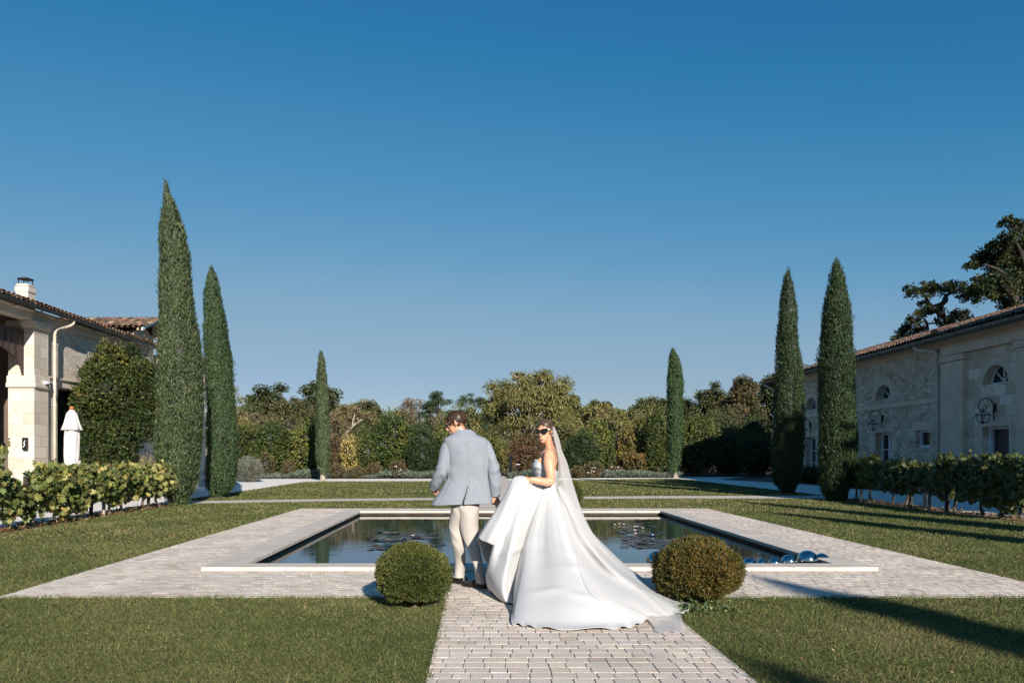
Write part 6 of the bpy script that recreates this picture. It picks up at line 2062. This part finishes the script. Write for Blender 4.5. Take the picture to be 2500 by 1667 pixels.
# trousers: two legs joined at the hips
def leg(pts, seed, n=90, seg=44):
    P = np.array([at(p[0], p[1], p[2]) for p in pts]); r = np.array([p[3] * p[2] / F_PX for p in pts]); q = np.array([p[4] if len(p) > 4 else 1.0 for p in pts])
    Q = spline(np.column_stack([P, r, q]), n)
    V = []
    a = np.linspace(0, 2 * pi, seg, endpoint=False)
    Rr = np.stack([Q[:, 0, None] + Q[:, 3, None] * np.cos(a), Q[:, 1, None] + Q[:, 3, None] * Q[:, 4, None] * np.sin(a), np.repeat(Q[:, 2, None], seg, 1)], -1)
    Nn = nrm(Rr - Q[:, None, :3])
    t = np.linspace(0, 1, n)[:, None]
    w1 = sinnoise(np.stack([np.cos(a[None]) + 0 * t, np.sin(a[None]) + 0 * t, t * 10 + 1.1 * np.sin(a[None] + seed)], -1).reshape(-1, 3), 2.0, seed + 9).reshape(n, seg)
    env = .3 + np.exp(-((t - .93) / .08) ** 2) + .8 * np.exp(-((t - .52) / .14) ** 2) + .9 * np.exp(-((t - .14) / .10) ** 2)
    d = .006 * sinnoise(Rr.reshape(-1, 3) * [8, 8, 3.5], 1.0, seed).reshape(n, seg) + .0055 * env * (1 - 2 * np.abs(w1)).clip(-1, 1)
    Rr = Rr + Nn * d[..., None]
    F = [list(f) for f in grid_faces(n, seg, True)]
    VV = np.vstack([Rr.reshape(-1, 3), Rr[-1] - Nn[-1] * .006, Rr[-5] - Nn[-5] * .014])
    k = n * seg
    F += [[(n - 1) * seg + i, (n - 1) * seg + (i + 1) % seg, k + (i + 1) % seg, k + i] for i in range(seg)] + [[k + i, k + (i + 1) % seg, k + seg + (i + 1) % seg, k + seg + i] for i in range(seg)]
    F.append(list(range(seg)))
    return VV, F


tr = MB()
tr.add(*leg([(1136, 1205, DG, 27, .95), (1130, 1230, DG, 26, 1.1), (1121, 1255, DG + .02, 22, 1.15), (1114, 1285, DG + .05, 19, 1.1), (1117, 1312, DG + .04, 17.5, 1.05), (1121, 1338, DG + .04, 16.0, 1.05), (1123, 1366, DG + .10, 14.2, 1.1), (1122.5, 1388, DG + .14, 15, 1.25), (1120, 1407, DG + .15, 18, 1.4)], 11))
tr.add(*leg([(1138, 1205, DG, 31, .9), (1138, 1230, DG, 31.5, 1.0), (1143, 1255, DG - .01, 26.5, 1.1), (1145, 1285, DG - .02, 23.5, 1.1), (1149, 1312, DG - .04, 20, 1.1), (1157, 1340, DG - .07, 16.5, 1.1), (1164, 1368, DG - .11, 14, 1.1), (1170, 1392, DG - .15, 12.6, 1.2), (1175, 1422, DG - .17, 13.5, 1.5)], 12))
tr.build('trousers', M['trouser'], G, smooth=True)


def shoe(heel, toe, w, parent):
    heel = np.asarray(heel, float); toe = np.asarray(toe, float)
    f = nrm(toe - heel); s = np.cross([0, 0, 1], f); L = np.linalg.norm(toe - heel)
    prof = [(0, .55, .06, .0), (.04, .78, .085, .0), (.15, .9, .098, .0), (.28, .88, .10, .0), (.4, .86, .085, .004), (.55, .95, .068, .006), (.7, 1.0, .056, .002), (.84, .88, .046, .0), (.94, .6, .036, .002), (1.0, .2, .022, .006)]
    R = []
    seg = 24
    a = np.linspace(0, 2 * pi, seg, endpoint=False)
    for t, wf, h, lift in prof:
        x = np.sign(np.cos(a)) * np.abs(np.cos(a)) ** .7 * w * .5 * wf
        z = np.where(np.sin(a) > 0, np.sin(a) ** .9 * (h - .012), 0) + .012 + lift
        z = np.where(np.sin(a) <= 0, .012 + lift - .0 * a, z)
        R.append(heel + f * L * t + s * x[:, None] + np.array([0, 0, 1]) * z[:, None])
    R = resample(np.array(R), 30)
    o = mk('shoe', R.reshape(-1, 3), [list(x) for x in grid_faces(30, seg, True)] + [list(range(seg)), list(range(29 * seg, 30 * seg))], M['leather'], parent, smooth=True)
    n = 28
    S = []
    for k in range(n):
        t = k / (n - 1)
        S.append((t, np.interp(t, [p[0] for p in prof], [p[1] for p in prof])))
    up = [heel + f * L * (t * 1.02 - .01) + s * (w * .53 * q) for t, q in S]; dn = [heel + f * L * (t * 1.02 - .01) - s * (w * .53 * q) for t, q in S][::-1]
    ring = up + dn
    m_ = len(ring)
    V = np.array(ring + [p + np.array([0, 0, .016]) for p in ring])
    V[:, 2] += np.where(np.abs(V @ f - heel @ f - L * .42) < L * .12, .004, 0)
    mk('sole', V, [list(range(m_))[::-1], list(range(m_, 2 * m_))] + [[i, (i + 1) % m_, m_ + (i + 1) % m_, m_ + i] for i in range(m_)], M['blackplastic'], o)
    return o


h1 = at(1190, 1432, 7.72); h1[2] = .003
t1 = at(1129, 1428, 7.86); t1[2] = .003
shoe(h1, t1, .105, G)
h2 = at(1138, 1420, 7.96); h2[2] = .003
t2 = at(1086, 1416, 8.14); t2[2] = .003
shoe(h2, t2, .105, G)
# ======================= the bride
DB = 7.55
BR = thing('person', 'woman in a strapless white satin gown with long train and veil, looking back', 'person', (at(1335, 1250, DB)[0], DB, 0))
bH = at(1330, 1052.5, DB - .01)
bB = basis((-.47, -.875, -.08))
hp, hl = head_parts(bH, bB, .985, True)
ch = list(hp)
ch += [[(at(1335, 1068, DB), .050), (at(1340, 1084, DB + .02), .047), (at(1344, 1100, DB + .04), .056)],
       [(at(1345, 1105, DB + .05), .062), (at(1339, 1110, DB - .10), .056)], [(at(1345, 1105, DB + .05), .062), (at(1340, 1110, DB + .19), .054)],
       ('e', at(1338, 1124, DB + .03), (.10, .145, .13), None), ('e', at(1337, 1150, DB + .03), (.095, .12, .15), None), ('e', at(1336, 1185, DB + .03), (.10, .14, .12), None),
       ('e', at(1322, 1130, DB - .04), (.055, .06, .06), None), ('e', at(1322, 1130, DB + .10), (.055, .06, .06), None),
       [(at(1340, 1111, DB - .12), .056), (at(1340, 1128, DB - .16), .061), (at(1342.5, 1150, DB - .19), .053), (at(1345, 1173, DB - .19), .046), (at(1336, 1177, DB - .21), .044), (at(1318, 1174, DB - .24), .041), (at(1300, 1171, DB - .26), .030), (at(1296, 1170.5, DB - .265), .027)],
       [(at(1340, 1111, DB + .20), .052), (at(1315, 1145, DB + .27), .045), (at(1285, 1185, DB + .30), .038), (at(1240, 1222, DB + .30), .026), (at(1230, 1226, DB + .30), .024)],
       [(at(1336, 1190, DB + .03), .12), (at(1335, 1260, DB + .02), .085), (at(1334, 1340, DB), .06), (at(1334, 1410, DB), .05)]]
ch += fist(at(1296, 1170.5, DB - .265), (-1, -.06, -.02), (.05, -.80, .62), False, .93)
ch += fist(at(1232, 1226, DB + .30), (-1, -.05, -.1), (.1, -.5, .8), True, .9, (1.0, 1.2, .9))
sculpt('body', ch, M['tan'], BR, .0042, 10)
hc = hair_cap('hair', bH, bB, .985, M['hairblond'], BR, lambda q: np.where(q[:, 0] > .0, q[:, 1] - .72 * q[:, 0] - .006 - .012 * np.exp(-(q[:, 2] / .016) ** 2), q[:, 1] + .8 * -np.abs(q[:, 0]) * 0 + .055 + .3 * q[:, 0]), 8, 1.055, .008)
V, F = ICO3
k = 1 + .05 * sinnoise(V * [1, 2, 1], 4.0, 3)
mk('bun', (V * k[:, None] * np.array([.042, .045, .05])) @ bB.T + hl(-.125, -.005, 0), F, M['hairdark'], hc, smooth=True)
# parting and dark roots
g = np.random.default_rng(2)
# sunglasses
b = MB()
for sg in (1, -1):
    # arms: from the hinge back over the ear
    b.tube([hl(.097, .022, .068 * sg), hl(.05, .018, .079 * sg), hl(-.01, .012, .082 * sg), hl(-.03, -.008, .081 * sg)], .0045, 6)
b.tube([hl(.119, .012, -.012), hl(.122, .015, 0), hl(.119, .012, .012)], .0045, 6)
so = b.build('sunglasses', M['blackplastic'], BR, smooth=True)
for sg in (1, -1):
    pts = []
    for a_ in np.linspace(0, 2 * pi, 28, endpoint=False):
        u = .006 + .0265 * np.sign(sin(a_)) * abs(sin(a_)) ** .8; r = .0415 + .0335 * np.sign(cos(a_)) * abs(cos(a_)) ** .8
        u += .010 * max(0, cos(a_)) * (1 if sin(a_) > 0 else .3) - .004 * max(0, -cos(a_)) * (sin(a_) < 0)
        pts.append(hl(.121 - .026 * (r / .07) ** 2, u, sg * r))
    pts = np.array(pts); n = len(pts)
    b = MB().add(np.vstack([pts, pts + bB[:, 0] * .006, [pts.mean(0) - bB[:, 0] * .001], [pts.mean(0) + bB[:, 0] * .0085]]), [[i, (i + 1) % n, n + (i + 1) % n, n + i] for i in range(n)] + [[n + i, n + (i + 1) % n, 2 * n + 1] for i in range(n)] + [[(i + 1) % n, i, 2 * n] for i in range(n)])
    b.build('lens', M['blackplastic'], so)
mpl = mat_noise('cream_hinge_plate', (.72, .66, .58), (.8, .75, .68), 5, .3)
for sg in (1, -1):
    MB().tube([hl(.092, .0235, .0725 * sg), hl(.055, .0215, .083 * sg)], .0085, 8).build('hinge_plate', mpl, so, smooth=True)
# mouth
b = MB()
for (u0, du, rad) in ((-.0705, .0025, .0042), (-.0765, -.001, .0048)):
    P = [hl(1.0 * .1035 - 9 * r * r, u0 + du * (1 - abs(r) / .024) - (.0 if u0 > -.07 else -.35 * abs(r) * 0), r) for r in np.linspace(-.021, .021, 9)]
    b.tube(P, rad * np.sin(np.linspace(.35, pi - .35, 9)), 8)
b.build('lips', M['lip'], BR, smooth=True)
MB().tube([hl(.1035 - 9 * r * r, -.0735, r) for r in np.linspace(-.014, .014, 7)], .0022, 6).build('teeth', M['shirt'], BR, smooth=True)
for sg in (1, -1):
    V, F = lathe([(.007 * sin(a_), -.007 * cos(a_)) for a_ in np.linspace(.05, pi - .05, 8)], 12, hl(.0, -.045, .083 * sg))
    mk('earring', V, F, mat_noise('pearl', (.72, .68, .62), (.8, .76, .7), 5, .2), BR, smooth=True)

m, nt, b_ = new_mat('white_satin')
tc = N(nt, 'ShaderNodeTexCoord'); n1 = N(nt, 'ShaderNodeTexNoise'); n1.inputs['Scale'].default_value = 420
nt.links.new(tc.outputs['Object'], n1.inputs['Vector'])
r_ = ramp(nt, [(.3, (.53, .53, .528)), (.7, (.555, .555, .552))])
nt.links.new(n1.outputs['Fac'], r_.inputs[0]); nt.links.new(r_.outputs[0], b_.inputs['Base Color'])
b_.inputs['Roughness'].default_value = .42
b_.inputs['Specular IOR Level'].default_value = .35
M['satin'] = m

# bodice: pleated, sweetheart front, low straight back
segb = 96
ph = np.linspace(0, 2 * pi, segb, endpoint=False)          # 0 = towards +X (her back), pi = -X (front)
rows = 40
XLp = np.array([(1112, 1318), (1118, 1314), (1124, 1306), (1135, 1299), (1145, 1300.5), (1155, 1304), (1165, 1307), (1180, 1307), (1196, 1305)], float)
XRp = np.array([(1112, 1362), (1135, 1363), (1149, 1362.5), (1165, 1361), (1180, 1361.5), (1196, 1363)], float)
front = (1 - np.cos(ph)) / 2
ytop = 1149.5 - 29.5 * front ** 1.4 + 4.5 * np.exp(-((ph - pi) / .16) ** 2)
Vb = []
for i in range(rows):
    t = i / (rows - 1)
    py = ytop * (1 - t) + 1196 * t
    xl = np.interp(py, XLp[:, 0], XLp[:, 1]); xr = np.interp(py, XRp[:, 0], XRp[:, 1])
    c = (xl + xr) / 2; hw = (xr - xl) / 2
    hd = np.interp(py, [1118, 1135, 1160, 1180, 1196], [.150, .158, .138, .142, .158])
    ple = .0035 * np.sin(34 * t + 5 * ph) * np.clip(front * 1.6 - .3, 0, 1) * np.clip(1.3 - t * 1.6, 0, 1)
    bust = .020 * np.exp(-((py - 1134) / 9) ** 2) * np.exp(-((np.abs(ph - pi) - .62) / .38) ** 2)
    dpt = DB + .03 + (hd + ple) * np.sin(ph)
    x = (c - CX) * (DB + .03) / F_PX + (hw * DB / F_PX + ple) * np.cos(ph)
    x = x + bust * np.cos(ph) * .4; dpt = dpt + bust * np.sin(ph)
    z = H_CAM - (py - CY) * (DB + .03) / F_PX
    Vb.append(np.stack([x, dpt, z], -1))
bo = mk('bodice', np.concatenate(Vb), grid_faces(rows, segb, True), M['satin'], BR, smooth=True)
evaluate(bo, [('SOLIDIFY', dict(thickness=.006, offset=-.6))])

# skirt and train: folds running from waist and hand to the hem, sculpted as a ring of ridges and valleys
def gcol(pts, n=9):
    P = np.array([at(*p) for p in pts])
    P[:, 2] = np.maximum(P[:, 2], .006)
    return spline(P, n)
cols = [
    [(1281, 1168, 7.29), (1258, 1212, 7.27), (1236, 1262, 7.22), (1217, 1306, 7.18), (1203, 1342, 7.18), (1191, 1385, 7.22), (1187, 1408, 7.28), (1194, 1436, 7.34), (1205, 1449, 7.38)],
    [(1283, 1170, 7.27), (1266, 1218, 7.26), (1249, 1268, 7.22), (1235, 1312, 7.16), (1222, 1352, 7.12), (1210, 1394, 7.08), (1208, 1424, 7.06), (1214, 1452, 7.08), (1226, 1467, 7.02)],
    [(1286, 1172, 7.26), (1275, 1222, 7.22), (1262, 1274, 7.14), (1250, 1320, 7.05), (1240, 1362, 6.99), (1231, 1402, 6.94), (1228, 1434, 6.90), (1232, 1462, 6.86), (1243, 1475, 6.86)],
    [(1290, 1175, 7.28), (1286, 1226, 7.28), (1275, 1280, 7.22), (1264, 1326, 7.14), (1254, 1368, 7.08), (1246, 1408, 7.02), (1243, 1440, 6.98), (1247, 1464, 6.92), (1253, 1476, 6.85)],
    [(1298, 1180, 7.33), (1298, 1230, 7.36), (1289, 1284, 7.32), (1277, 1330, 7.25), (1267, 1372, 7.18), (1259, 1412, 7.10), (1255, 1442, 7.02), (1255, 1463, 6.94), (1256, 1472, 6.88)],
    [(1326, 1190, 7.42), (1312, 1236, 7.36), (1295, 1290, 7.27), (1281, 1340, 7.14), (1270, 1388, 6.96), (1262, 1432, 6.72), (1255, 1476, 6.44), (1249, 1508, 6.20), (1248, 1521, 6.08)],
    [(1331, 1190, 7.41), (1318, 1236, 7.32), (1304, 1290, 7.20), (1292, 1340, 7.06), (1282, 1388, 6.87), (1274, 1432, 6.63), (1268, 1480, 6.34), (1266, 1514, 6.08), (1266, 1528, 5.98)],
    [(1338, 1190, 7.41), (1331, 1236, 7.28), (1323, 1290, 7.12), (1317, 1340, 6.96), (1313, 1388, 6.75), (1311, 1432, 6.50), (1311, 1480, 6.22), (1313, 1518, 6.00), (1316, 1536, 5.87)],
    [(1344, 1190, 7.42), (1346, 1236, 7.24), (1348, 1290, 7.03), (1352, 1340, 6.84), (1360, 1388, 6.62), (1372, 1432, 6.38), (1384, 1480, 6.12), (1394, 1522, 5.93), (1399, 1541, 5.80)],
    [(1350, 1190, 7.43), (1360, 1236, 7.22), (1371, 1290, 6.97), (1385, 1340, 6.75), (1405, 1388, 6.52), (1432, 1432, 6.31), (1458, 1478, 6.10), (1478, 1520, 5.94), (1486, 1539, 5.83)],
    [(1354, 1190, 7.46), (1371, 1236, 7.30), (1388, 1290, 7.06), (1408, 1340, 6.85), (1437, 1388, 6.62), (1474, 1432, 6.39), (1510, 1472, 6.19), (1536, 1513, 6.00), (1546, 1532, 5.92)],
    [(1357, 1190, 7.49), (1379, 1236, 7.42), (1400, 1290, 7.24), (1424, 1340, 7.06), (1462, 1388, 6.84), (1508, 1428, 6.60), (1552, 1464, 6.38), (1580, 1495, 6.20), (1590, 1510, 6.12)],
    [(1361.5, 1188, 7.48), (1388, 1236, 7.36), (1414, 1290, 7.14), (1446, 1340, 6.93), (1490, 1386, 6.74), (1542, 1424, 6.62), (1592, 1459, 6.50), (1626, 1489, 6.39), (1638, 1503, 6.34)],
    [(1365, 1186, 7.51), (1396, 1236, 7.48), (1428, 1290, 7.36), (1465, 1340, 7.20), (1512, 1386, 7.04), (1566, 1424, 6.90), (1616, 1457, 6.76), (1656, 1485, 6.58), (1674, 1496, 6.46)],
    [(1366.5, 1184, 7.56), (1402, 1238, 7.58), (1438, 1292, 7.50), (1478, 1340, 7.38), (1526, 1386, 7.26), (1580, 1424, 7.14), (1628, 1454, 6.96), (1662, 1477, 6.74), (1682, 1489, 6.56)],
    [(1367.5, 1183, 7.62), (1404, 1240, 7.76), (1442, 1296, 7.78), (1484, 1340, 7.70), (1530, 1384, 7.58), (1580, 1420, 7.44), (1624, 1445, 7.26), (1652, 1463, 7.02), (1672, 1475, 6.80)],
    [(1362, 1187, 7.70), (1390, 1240, 7.98), (1416, 1296, 8.10), (1444, 1336, 8.10), (1474, 1370, 8.04), (1502, 1394, 7.96), (1524, 1410, 7.88), (1536, 1424, 7.80), (1540, 1432, 7.78)],
    [(1346, 1185, 7.74), (1356, 1240, 8.06), (1364, 1296, 8.22), (1372, 1336, 8.30), (1380, 1366, 8.34), (1388, 1388, 8.36), (1392, 1402, 8.36), (1394, 1408, 8.36), (1395, 1411, 8.34)],
    [(1326, 1185, 7.72), (1308, 1240, 7.98), (1292, 1296, 8.10), (1278, 1336, 8.16), (1266, 1366, 8.18), (1256, 1392, 8.18), (1248, 1408, 8.16), (1244, 1414, 8.14), (1242, 1418, 8.14)],
    [(1304, 1180, 7.62), (1278, 1232, 7.74), (1254, 1286, 7.78), (1234, 1328, 7.78), (1220, 1362, 7.78), (1208, 1394, 7.76), (1204, 1418, 7.74), (1206, 1434, 7.70), (1210, 1441, 7.57)],
    [(1286, 1172, 7.42), (1264, 1222, 7.52), (1242, 1274, 7.54), (1222, 1316, 7.54), (1208, 1350, 7.54), (1196, 1390, 7.54), (1192, 1416, 7.54), (1198, 1438, 7.52), (1206, 1448, 7.42)],
]
Cn = np.array([gcol(c, 9) for c in cols])                  # (columns, 9, 3)
nc, nrw, ncol = len(cols), 84, 300
fine = np.array([spline(c, nrw) for c in Cn])              # (nc, nrw, 3)
t = np.linspace(0, nc, ncol, endpoint=False)
i1 = t.astype(int) % nc; f = (t - t.astype(int))[:, None, None]
p0, p1, p2, p3 = fine[(i1 - 1) % nc], fine[i1], fine[(i1 + 1) % nc], fine[(i1 + 2) % nc]
S = .5 * (2 * p1 + (-p0 + p2) * f + (2 * p0 - 5 * p1 + 4 * p2 - p3) * f ** 2 + (-p0 + 3 * p1 - 3 * p2 + p3) * f ** 3)
S = S.transpose(1, 0, 2)                                   # (nrw, ncol, 3)
du = np.roll(S, -1, 1) - np.roll(S, 1, 1); dv = np.gradient(S, axis=0)
Ns = nrm(np.cross(du, dv))
if Ns[60, 100] @ np.array([0, -1, .3]) < 0: Ns = -Ns
tt = np.linspace(0, 1, nrw)[:, None]
uu = (t / nc)[None]
q = S.reshape(-1, 3)
wv = .010 * sinnoise(q * [3.0, 3.0, 3.0], 1.6, 4) + .006 * sinnoise(q * [7, 4, 7], 1.3, 5)
wv = wv.reshape(nrw, ncol)
wv += .0012 * np.sin(uu * 2 * pi * 31 + 1.5 * np.sin(uu * 17)) * np.exp(-((tt - .18) / .22) ** 2) + .007 * sinnoise(np.stack([np.cos(uu * 2 * pi) * 7 + 0 * tt, np.sin(uu * 2 * pi) * 14 + 0 * tt, tt * 2.5 + 0 * uu], -1).reshape(-1, 3), 1.0, 12).reshape(nrw, ncol)
# cross creases on the broad panel
for (cx0, cy0, s_, amp) in ((1352, 1345, .9, .014), (1378, 1385, .8, .014), (1340, 1305, .7, .010), (1330, 1442, -.4, .020), (1420, 1455, 1.6, .016), (1250, 1345, -2.2, .012)):
    c0 = at(cx0, cy0, 6.9)
    dx = (S[:, :, 0] - c0[0]); px_ = CX + S[:, :, 0] / S[:, :, 1] * F_PX; py_ = CY + (H_CAM - S[:, :, 2]) / S[:, :, 1] * F_PX
    wv += amp * np.exp(-((py_ - cy0 - .16 * (px_ - cx0) * s_) / 7) ** 2) * np.exp(-((px_ - cx0) / 42) ** 2) * (S[:, :, 1] < 7.35)
S = S + Ns * (wv * np.clip(tt * 3, 0, 1) * np.clip((1.02 - tt) * 6, 0, 1))[..., None]
# soft scalloping of the hem lying on the paving
hem = np.clip((tt - .86) / .14, 0, 1) ** 2
S[:, :, 2] = np.maximum(S[:, :, 2] + hem * .012 * (1 + np.sin(uu * 2 * pi * 23 + 2 * np.sin(uu * 40))), .005)
sk = MB().add(S.reshape(-1, 3), grid_faces(nrw, ncol, True))
# lifted front panel gathered in her hand: outer face, folded edge and the lining behind
D_ = [(1286, 1170, 7.26), (1274, 1202, 7.26), (1260, 1244, 7.22), (1246, 1284, 7.17), (1230, 1314, 7.14), (1212, 1332, 7.16)]
M1 = [(1283, 1166, 7.25), (1266, 1192, 7.22), (1247, 1234, 7.16), (1229, 1276, 7.12), (1211, 1308, 7.10), (1196, 1326, 7.12)]
M2 = [(1281, 1163, 7.27), (1258, 1178, 7.26), (1238, 1218, 7.20), (1217, 1260, 7.16), (1196, 1295, 7.14), (1180, 1320, 7.16)]
C_ = [(1279, 1162, 7.30), (1254, 1167, 7.33), (1235, 1205, 7.30), (1210, 1246, 7.27), (1185, 1284, 7.26), (1166, 1314, 7.28)]
E1 = [(1280, 1164, 7.36), (1256, 1174, 7.46), (1236, 1213, 7.48), (1212, 1256, 7.48), (1188, 1292, 7.48), (1172, 1332, 7.48)]
E2 = [(1284, 1170, 7.40), (1262, 1206, 7.58), (1242, 1246, 7.62), (1222, 1286, 7.66), (1203, 1330, 7.66), (1182, 1362, 7.60)]
E3 = [(1290, 1176, 7.44), (1270, 1226, 7.60), (1250, 1276, 7.68), (1232, 1316, 7.72), (1216, 1352, 7.74), (1202, 1388, 7.66)]
L = np.array([spline(np.array([at(*p) for p in c]), 44) for c in (D_, M1, M2, C_, E1, E2, E3)])
P_ = spline(L.reshape(7, -1), 60).reshape(60, 44, 3)
v_ = np.linspace(0, 1, 44)[None]; w_ = np.linspace(0, 1, 60)[:, None]
P_ = P_ + np.array([.3, -.9, .25]) * ((.012 * np.sin(w_ * 26 + v_ * 2) * v_ + .008 * sinnoise(P_.reshape(-1, 3) * 6, 1, 3).reshape(60, 44))[..., None])
sk.add(P_.reshape(-1, 3), grid_faces(60, 44))
so_ = sk.build('skirt', M['satin'], BR, smooth=True)
evaluate(so_, [('SOLIDIFY', dict(thickness=.005, offset=-1)), ('SMOOTH', dict(factor=.5, iterations=2))])
so_.data.polygons.foreach_set('use_smooth', np.ones(len(so_.data.polygons), bool))

# veil: sheer tulle from the back of the head, over the back and along the train
m, nt, b_ = new_mat('sheer_tulle')
b_.inputs['Base Color'].default_value = (.78, .77, .76, 1); b_.inputs['Roughness'].default_value = .8
tr_ = N(nt, 'ShaderNodeBsdfTransparent'); tl = N(nt, 'ShaderNodeBsdfTranslucent'); tl.inputs[0].default_value = (.78, .77, .76, 1)
lw = N(nt, 'ShaderNodeLayerWeight'); lw.inputs[0].default_value = .35
mr = N(nt, 'ShaderNodeMapRange'); mr.inputs['To Min'].default_value = .42; mr.inputs['To Max'].default_value = .9
nt.links.new(lw.outputs['Facing'], mr.inputs['Value'])
m1 = N(nt, 'ShaderNodeMixShader'); m1.inputs[0].default_value = .4
nt.links.new(b_.outputs[0], m1.inputs[1]); nt.links.new(tl.outputs[0], m1.inputs[2])
m2_ = N(nt, 'ShaderNodeMixShader')
nt.links.new(mr.outputs[0], m2_.inputs[0]); nt.links.new(tr_.outputs[0], m2_.inputs[1]); nt.links.new(m1.outputs[0], m2_.inputs[2])
nt.links.new(m2_.outputs[0], nt.nodes['Material Output'].inputs[0])
M['tulle'] = m
from mathutils.bvhtree import BVHTree
S0 = wloc(so_)
bv = BVHTree.FromPolygons([Vector(v.co) + Vector(S0) for v in so_.data.vertices], [p.vertices[:] for p in so_.data.polygons])
#        py    inner near  outer   inner far   depth near, outer, far
vr = [(1041, 1349.5, 1352.5, 1350, 7.52, 7.56, 7.60), (1052, 1350, 1358, 1351.5, 7.45, 7.57, 7.70), (1070, 1352, 1365, 1355, 7.43, 7.58, 7.73), (1090, 1356, 1370, 1359, 7.42, 7.59, 7.74), (1102, 1358.5, 1373, 1361, 7.42, 7.60, 7.75), (1130, 1362.5, 1385.5, 1366, 7.42, 7.60, 7.75),
      (1159, 1362, 1393, 1370, 7.40, 7.58, 7.74), (1199, 1364, 1405, 1378, 7.36, 7.55, 7.74), (1247, 1378, 1421, 1392, 7.22, 7.48, 7.72), (1300, 1393, 1447, 1425, 7.02, 7.36, 7.6), (1354, 1406, 1486, 1470, 6.85, 7.16, 7.4), (1410, 1422, 1535, 1530, 6.62, 6.98, 7.2), (1456, 1448, 1590, 1592, 6.4, 6.80, 7.0), (1488, 1520, 1622, 1632, 6.2, 6.6, 6.8), (1515, 1585, 1650, 1658, 6.08, 6.3, 6.5), (1538, 1597, 1662, 1668, 5.86, 5.92, 6.0), (1546, 1600, 1664, 1670, 5.74, 5.76, 5.84)]
vr = np.array(vr, float)
nv, ns = 150, 64
vf = spline(vr, nv)
s_ = np.linspace(-1, 1, ns)
VV = np.zeros((nv, ns, 3))
for i, (py, xi, xo, xf, dn, do, df) in enumerate(vf):
    w1 = np.clip(s_ + 1, 0, 1); w2 = np.clip(s_, 0, 1)
    k1 = np.sin(w1 * pi / 2); k2 = 1 - np.cos(w2 * pi / 2)
    px = xi + (xo - xi) * k1 + (xf - xo) * k2
    dd = dn + (do - dn) * (1 - np.cos(w1 * pi / 2)) + (df - do) * np.sin(w2 * pi / 2)
    tv = i / (nv - 1)
    fold = (.010 + .016 * tv) * np.sin(s_ * (9 + 6 * tv) + 1.2 * np.sin(tv * 5)) * np.clip(tv * 6, 0, 1)
    for j in range(ns):
        p = at(px[j], py + 2.0 * np.sin(s_[j] * 7) * tv, dd[j] + fold[j])
        VV[i, j] = p
cam_p = Vector((0, 0, H_CAM))
for i in range(nv):
    if vf[i, 0] < 1206: continue
    for j in range(ns):
        p = Vector(VV[i, j])
        dr = (p - cam_p).normalized()
        h = bv.ray_cast(cam_p, dr)
        if h[0] is not None:
            lim = (h[0] - cam_p).length - .018 - .012 * (1 + sin(j * .55 + i * .05))
            cur = (p - cam_p).length
            bl = min(1, (vf[i, 0] - 1206) / 50)
            if cur > lim or vf[i, 0] > 1330:
                VV[i, j] = np.array(p * (1 - bl) + (cam_p + dr * lim) * bl)
VV[:, :, 2] = np.maximum(VV[:, :, 2], .012)
for _ in range(4):
    VV[12:-1] = (VV[11:-2] + 2 * VV[12:-1] + VV[13:]) / 4
    VV[12:, 1:-1] = (VV[12:, :-2] + 2 * VV[12:, 1:-1] + VV[12:, 2:]) / 4
VV[:, :, 2] = np.maximum(VV[:, :, 2], .010)
mk('veil', VV.reshape(-1, 3), grid_faces(nv, ns), M['tulle'], BR, smooth=True)
V, F = lathe([(.001, -.006), (.03, -.004), (.034, .0), (.03, .004), (.001, .006)], 20)
mk('hair_comb', (V * [1, .5, 1]) @ bB.T + hl(-.108, .055, .02), F, M['whitepaint'], hc, smooth=True)
